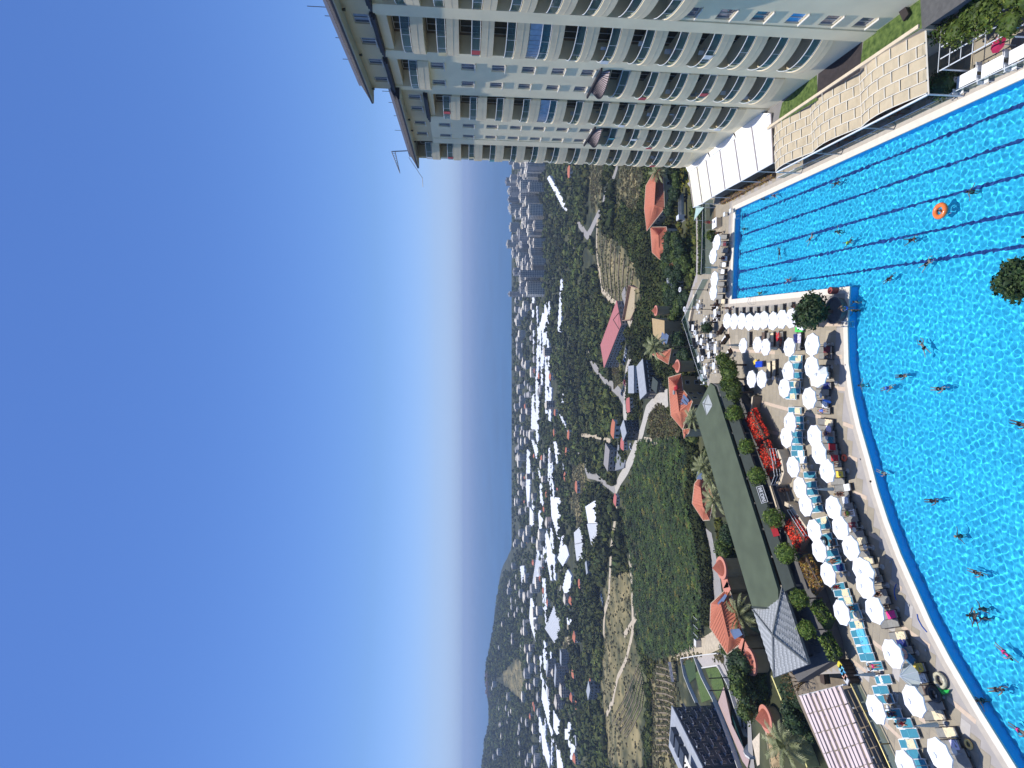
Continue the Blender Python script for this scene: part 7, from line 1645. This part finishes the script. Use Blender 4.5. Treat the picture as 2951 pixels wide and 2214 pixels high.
def blocked(x, y, m=0):
    for q in EXC:
        if inside(x, y, q): return True
    return False
RPa = np.array([(p.x, p.y, r) for p, r in RP])
BUILT = []
for o in bpy.data.objects:
    if o.parent is None and o.get('category') in ('house', 'building', 'villa', 'car', 'truck', 'platform'): BUILT.append((o.location.x, o.location.y))
BUA = np.array(BUILT)
def clear(x, y, rb=9):
    if np.any((RPa[:, 0]-x)**2 + (RPa[:, 1]-y)**2 < RPa[:, 2]**2): return False
    if np.any((BUA[:, 0]-x)**2 + (BUA[:, 1]-y)**2 < rb**2): return False
    return not blocked(x, y)
def cover(n, d0, d1, s0, s1, protos, tone, seed, thin=None, pyr=(-200, 2500)):
    g = np.random.RandomState(seed); P = []; S = []; C = []; tries = 0
    while len(P) < n and tries < n*8:
        tries += 1; d = d0 * (d1/d0) ** g.uniform(0, 1); b = math.tan(g.uniform(math.radians(-36), math.radians(31))); x, y = d*b, d
        if thin and not thin(x, y, g): continue
        if not clear(x, y): continue
        if d < 520 and not (clear(x, y + 5, 5) and clear(x*(1+10/d), y + 10, 5)): continue
        s = g.uniform(s0, s1) * (1 + .0); P.append((x, y, H(x, y) + s*.45)); S.append(s); t = g.uniform(.6, 1.35) * tone(x, y); C.append((t*g.uniform(.9, 1.15), t, t*g.uniform(.85, 1.1)))
    return P, S, C
tone = lambda x, y: 1.0 + .35*math.sin(x*.02 + 1.3)*math.sin(y*.017) + .25*math.sin(x*.07)*math.cos(y*.05)
P, S, C = cover(3400, 150, 430, 1.3, 2.9, near_p, tone, 21, lambda x, y, g: math.sin(x*.045 + 2)*math.sin(y*.04 + x*.01) > -.8 + .35*g.uniform())
scatter('woodland', near_p, P, S, fol, C)
P, S, C = cover(8200, 400, 2500, 2.8, 6.2, far_p, tone, 22, lambda x, y, g: (y < 1690 or (x/y < -.34 and H(x, y) > -104)) and math.sin(x*.016 + 2)*math.sin(y*.013 + x*.006) > -.95 + .5*g.uniform())
scatter('woodland', far_p, P, S, fol, C)
P, S, C = cover(9000, 140, 520, .6, 1.6, far_p, tone, 23)
C = [(c_[0]*1.6, c_[1]*1.35, c_[2]) for c_ in C]
scatter('ground_scrub', far_p, P, S, fol, C)
P, S, C = cover(3000, 1150, 2450, 5, 9, far_p, tone, 29, lambda x, y, g: x/y < -.34 and H(x, y) > -104)
scatter('woodland', far_p, P, S, fol, C)
# dry grass tufts on the bare ground
def tuft_pts(polys, n, seed):
    g = np.random.RandomState(seed); out = []
    for q in polys:
        x0, x1 = min(p[0] for p in q), max(p[0] for p in q); y0, y1 = min(p[1] for p in q), max(p[1] for p in q)
        for _ in range(n):
            x, y = g.uniform(x0, x1), g.uniform(y0, y1)
            if inside(x, y, q): out.append((x, y, H(x, y) + .2))
    return out
P = tuft_pts(DRY, 900, 8); tints = np.stack([nrg.uniform(.5, 1.5, len(P))]*3, 1) * np.array([[1, 1, 1]])
scatter('dry_scrub', far_p, P, nrg.uniform(.35, 1.3, len(P)), mat('dry_scrub_leaf', (.17, .13, .07), .95, .4, .3, attr='tint', col2=(.07, .08, .03)), tints)
# terraces with planted rows
def rows(name, lines, m, lab, s=1.0, step=2.2):
    t = thing('terraced_field', T(*lines[0][0]), lab, 'field'); o_ = t.location.copy()
    for ln_ in lines:
        P = PX(ln_); mb = MB(); Q = []
        for a, b in zip(P, P[1:]): n = max(1, int((b-a).length / 5)); Q += [a.lerp(b, k/n) for k in range(n)]
        Q.append(P[-1]); mb.tube([Vector((q.x, q.y, H(q.x, q.y) + .25)) - o_ for q in Q], .7*s, 5); ob('terrace_bank', mb, mat('terrace_bank_earth', (.24, .19, .12), .95, .2, 1), t)
        pp = []
        for a, b in zip(P, P[1:]):
            n = max(1, int((b-a).length / step)); pp += [tuple(Vector((a.lerp(b, k/n).x + 1.8, a.lerp(b, k/n).y - 1.2, H(a.lerp(b, k/n).x, a.lerp(b, k/n).y) + .5)) - o_) for k in range(n)]
        scatter('row_planting', far_p, pp, nrg.uniform(.6, 1.1, len(pp))*s, m, nrg.uniform(.6, 1.3, (len(pp), 1)) * np.ones((1, 3)), t)
rows('a', [[c4(1205 + 36*i, 760 + 40*i), c4(1200 + 34*i, 960 + 36*i), c4(1225 + 30*i, 1190 + 30*i)] for i in range(8)], fol, 'stony terraced field with curved planted rows below the road')
rows('b', [[c6(1500 + 9*i, 830 + 32*i), c6(1415 + 21*i, 1050 + 28*i), c6(1290 + 22*i, 1290 + 24*i)] for i in range(6)], fol, 'dry hillside field with long sloping rows at lower left', .7)
rows('c', [[c6(1640 + 0*i, 850 + 52*i), c6(1720, 870 + 50*i), c6(1800 - 4*i, 900 + 50*i)] for i in range(14)], mat('dry_banana_leaf', (.13, .13, .06), .8, .3, .3, attr='tint'), 'sparse dry banana plot with short pale rows', .6, 1.6)
tank = [T(*c4(*p)) for p in ((1450,1170),(1510,1210),(1455,1440),(1432,1450))]; o_ = tank[0].copy(); q = [v - o_ for v in tank]
t = thing('water_tank', o_, 'open concrete water basin with reddish walls at the end of the terraced field', 'basin')
for a, b in zip(q, q[1:] + q[:1]): d_ = b - a; ob('basin_wall', MB().box((((a+b)/2).x, ((a+b)/2).y, 1), (d_.length, .4, 4), math.atan2(d_.y, d_.x)), mat('basin_brick', (.3, .18, .12), .85), t)
ob('basin_floor', MB().prism([(v.x, v.y) for v in q], -1, 1.2), mat('basin_tan', (.42, .33, .2), .8), t)
# ================================================================== THE TOWN BY THE SEA
tw_m = [mat('town_pale', (.74, .67, .54), .8, .08, .1), mat('town_cream', (.58, .52, .42), .8, .08, .1), mat('town_grey', (.4, .38, .35), .8, .08, .1), mat('town_terracotta', (.5, .36, .28), .8, .08, .1)]
PRO = []
for i, (w_, d_, f, m) in enumerate(((20, 15, 12, 0), (16, 16, 14, 2), (26, 14, 10, 0), (18, 14, 9, 1), (24, 15, 7, 0), (16, 13, 5, 1), (22, 12, 5, 0), (14, 12, 4, 3), (14, 10, 3, 1), (11, 9, 2, 0))):
    h = f*3.1; t = thing('town_building' if f > 3 else 'town_house', (0, 0, -300), 'x', 'building' if f > 3 else 'house')
    ob('wall', MB().bb(-w_/2, w_/2, -d_/2, d_/2, -8, h), tw_m[m], t); rf = MB()
    if f < 6: rf.add([(-w_/2-.5, -d_/2-.5, h), (w_/2+.5, -d_/2-.5, h), (w_/2+.5, d_/2+.5, h), (-w_/2-.5, d_/2+.5, h), (-w_/4, 0, h+2.4), (w_/4, 0, h+2.4)], [(0, 1, 5, 4), (1, 2, 5), (2, 3, 4, 5), (3, 0, 4)])
    else: rf.bb(-w_/2-.3, w_/2+.3, -d_/2-.3, d_/2+.3, h+.003, h+.8); rf.bb(-w_/5, w_/5, -d_/4, d_/4, h+.803, h+3.6)
    ob('roof', rf, tw_m[m] if f >= 6 else (clay if i == 9 else tw_m[i % 3]), t)
    wn = MB(); nb = int(w_ / 3.4)
    for k in range(f):
        for b in range(nb): x0 = -w_/2 + (b + .15)*w_/nb; wn.bb(x0, x0 + w_/nb*.7, -d_/2-.06, -d_/2-.004, k*3.1 + .85, k*3.1 + 2.75)
        for b in range(3): y0 = -d_/2 + (b + .25)*d_/3; wn.bb(-w_/2-.06, -w_/2-.004, y0, y0 + d_/6, k*3.1 + .9, k*3.1 + 2.4); wn.bb(w_/2+.004, w_/2+.06, y0, y0 + d_/6, k*3.1 + .9, k*3.1 + 2.4)
    ob('windows', wn, mat('town_window', (.1, .11, .12), .3), t, kind='stuff')
    bs = MB()
    for k in range(1, f):
        for s in (-1, 1): bs.bb(s*w_*.32 - w_*.12, s*w_*.32 + w_*.12, -d_/2-1.3, -d_/2-.07, k*3.1 - .1, k*3.1 + .8)
    ob('balconies', bs, tw_m[0], t, kind='stuff'); PRO.append(t)
usedp = set(); g = np.random.RandomState(5)
def town(n, pyr, pxr, ks, lab, group, f_=None):
    L = []
    for i in range(n):
        for _ in range(30):
            py = g.uniform(*pyr); px = g.uniform(*(pxr(py) if callable(pxr) else pxr)); p = T(px, py)
            if p.y < 1690 and not blocked(p.x, p.y) and all((p.x-q[0].x)**2 + (p.y-q[0].y)**2 > 18**2 for q in L): L.append((p, py)); break
    L.sort(key=lambda q: q[1])
    for i, (p, py) in enumerate(L):
        k = int(g.choice(ks)); t = PRO[k]; first = k not in usedp; usedp.add(k); mn = ('pale', 'grey', 'long pale', 'cream', 'wide pale', 'cream', 'low pale', 'reddish', 'small cream', 'tiny white')[k]
        o = place(t, first, (p.x, p.y, p.z), g.uniform(-.5, .5), '%s %s, %s from the hotel side' % (mn, lab, ORD[i]), group); o.scale = (g.uniform(.7, 1.0), g.uniform(.8, 1.1), g.uniform(.68, 1.08))
town(38, (455, 840), (1548, 1572), (0, 1, 2, 3), 'inland tower block of the high-rise quarter', 'high-rise blocks of the seaside town')
town(36, (430, 850), (1520, 1550), (0, 1, 2, 3, 4), 'mid-row tower block of the high-rise quarter', 'high-rise blocks of the seaside town')
town(16, (440, 845), (1500, 1520), (1, 0, 2), 'shorefront tower block', 'high-rise blocks of the seaside town')
town(48, (840, 1480), (1496, 1515), (5, 5, 6, 7, 8), 'block along the shoreline', 'blocks along the shore')
town(48, (840, 1560), (1515, 1548), (5, 6, 7, 8, 8, 9), 'block behind the shorefront line', 'blocks behind the shore')
town(24, (900, 1700), (1545, 1600), (7, 8, 9), 'farm house amid greenhouses', 'houses between the greenhouses')
town(40, (1520, 2200), lambda py: (lerp(py, [(1500, 1480), (1700, 1470), (1900, 1425), (2214, 1420)]), 1520), (5, 7, 8, 8), 'house high on the green hill', 'houses on the hill')
town(46, (1520, 2214), (1520, 1575), (5, 6, 7, 8, 9), 'house at the hill foot', 'houses at the foot of the hill')
town(12, (1700, 2200), (1580, 1680), (7, 8, 9), 'farm house on the left plain', 'houses on the left plain')
# hotel on the hilltop
p = T(1412, 1965); t = thing('hilltop_building', p, 'long reddish building crowning the hilltop above the sea', 'building', None, .2)
ob('wall', MB().bb(-42, 30, -10, 10, -10, 9), tw_m[3], t); ob('roof', MB().bb(-43, 31, -11, 11, 9.003, 10), mat('town_roof_brown', (.25, .16, .12), .8), t)
for k in range(18): ob('window', MB().bb(-40 + k*3.9, -38 + k*3.9, -10.1, -10.01, 3, 6), mat('town_window', (.06, .07, .09)), t)
for x, h in ((-30, 15), (-5, 14), (20, 16)): ob('turret', MB().bb(x-4, x+4, -6, 6, 9, h), tw_m[3], t)
# power poles and pylons
for i, (a, b, h) in enumerate(((c4(1292,340), 0, 10), (c4(1105,830), 0, 9), (c4(1000,690), 0, 9), (c5(780,470), 0, 16), (c5(600,1095), 0, 18), (c2(800,560), 0, 8), (c2(800,690), 0, 8))):
    p = T(*a); t = thing('utility_pole', p, 'thin utility pole ' + ['beside the rising asphalt road', 'at the bend of the track', 'by the road junction', 'between long greenhouses', 'near the shore greenhouses', 'beside the lower road wall', 'further along the lower road wall'][i], 'pole')
    ob('pole', MB().tube([(0, 0, 0), (0, 0, h)], .16, 5), dk, t); ob('crossarm', MB().tube([(-1.2, 0, h*.92), (1.2, 0, h*.92)], .1, 4), dk, t)
for t in list(tl) + PRO + [car_p] + [LP[k] for k in LP]:
    if t.location.z < -199 or (t['label'] == 'x'):
        for ch in list(t.children): bpy.data.objects.remove(ch)
        bpy.data.objects.remove(t)
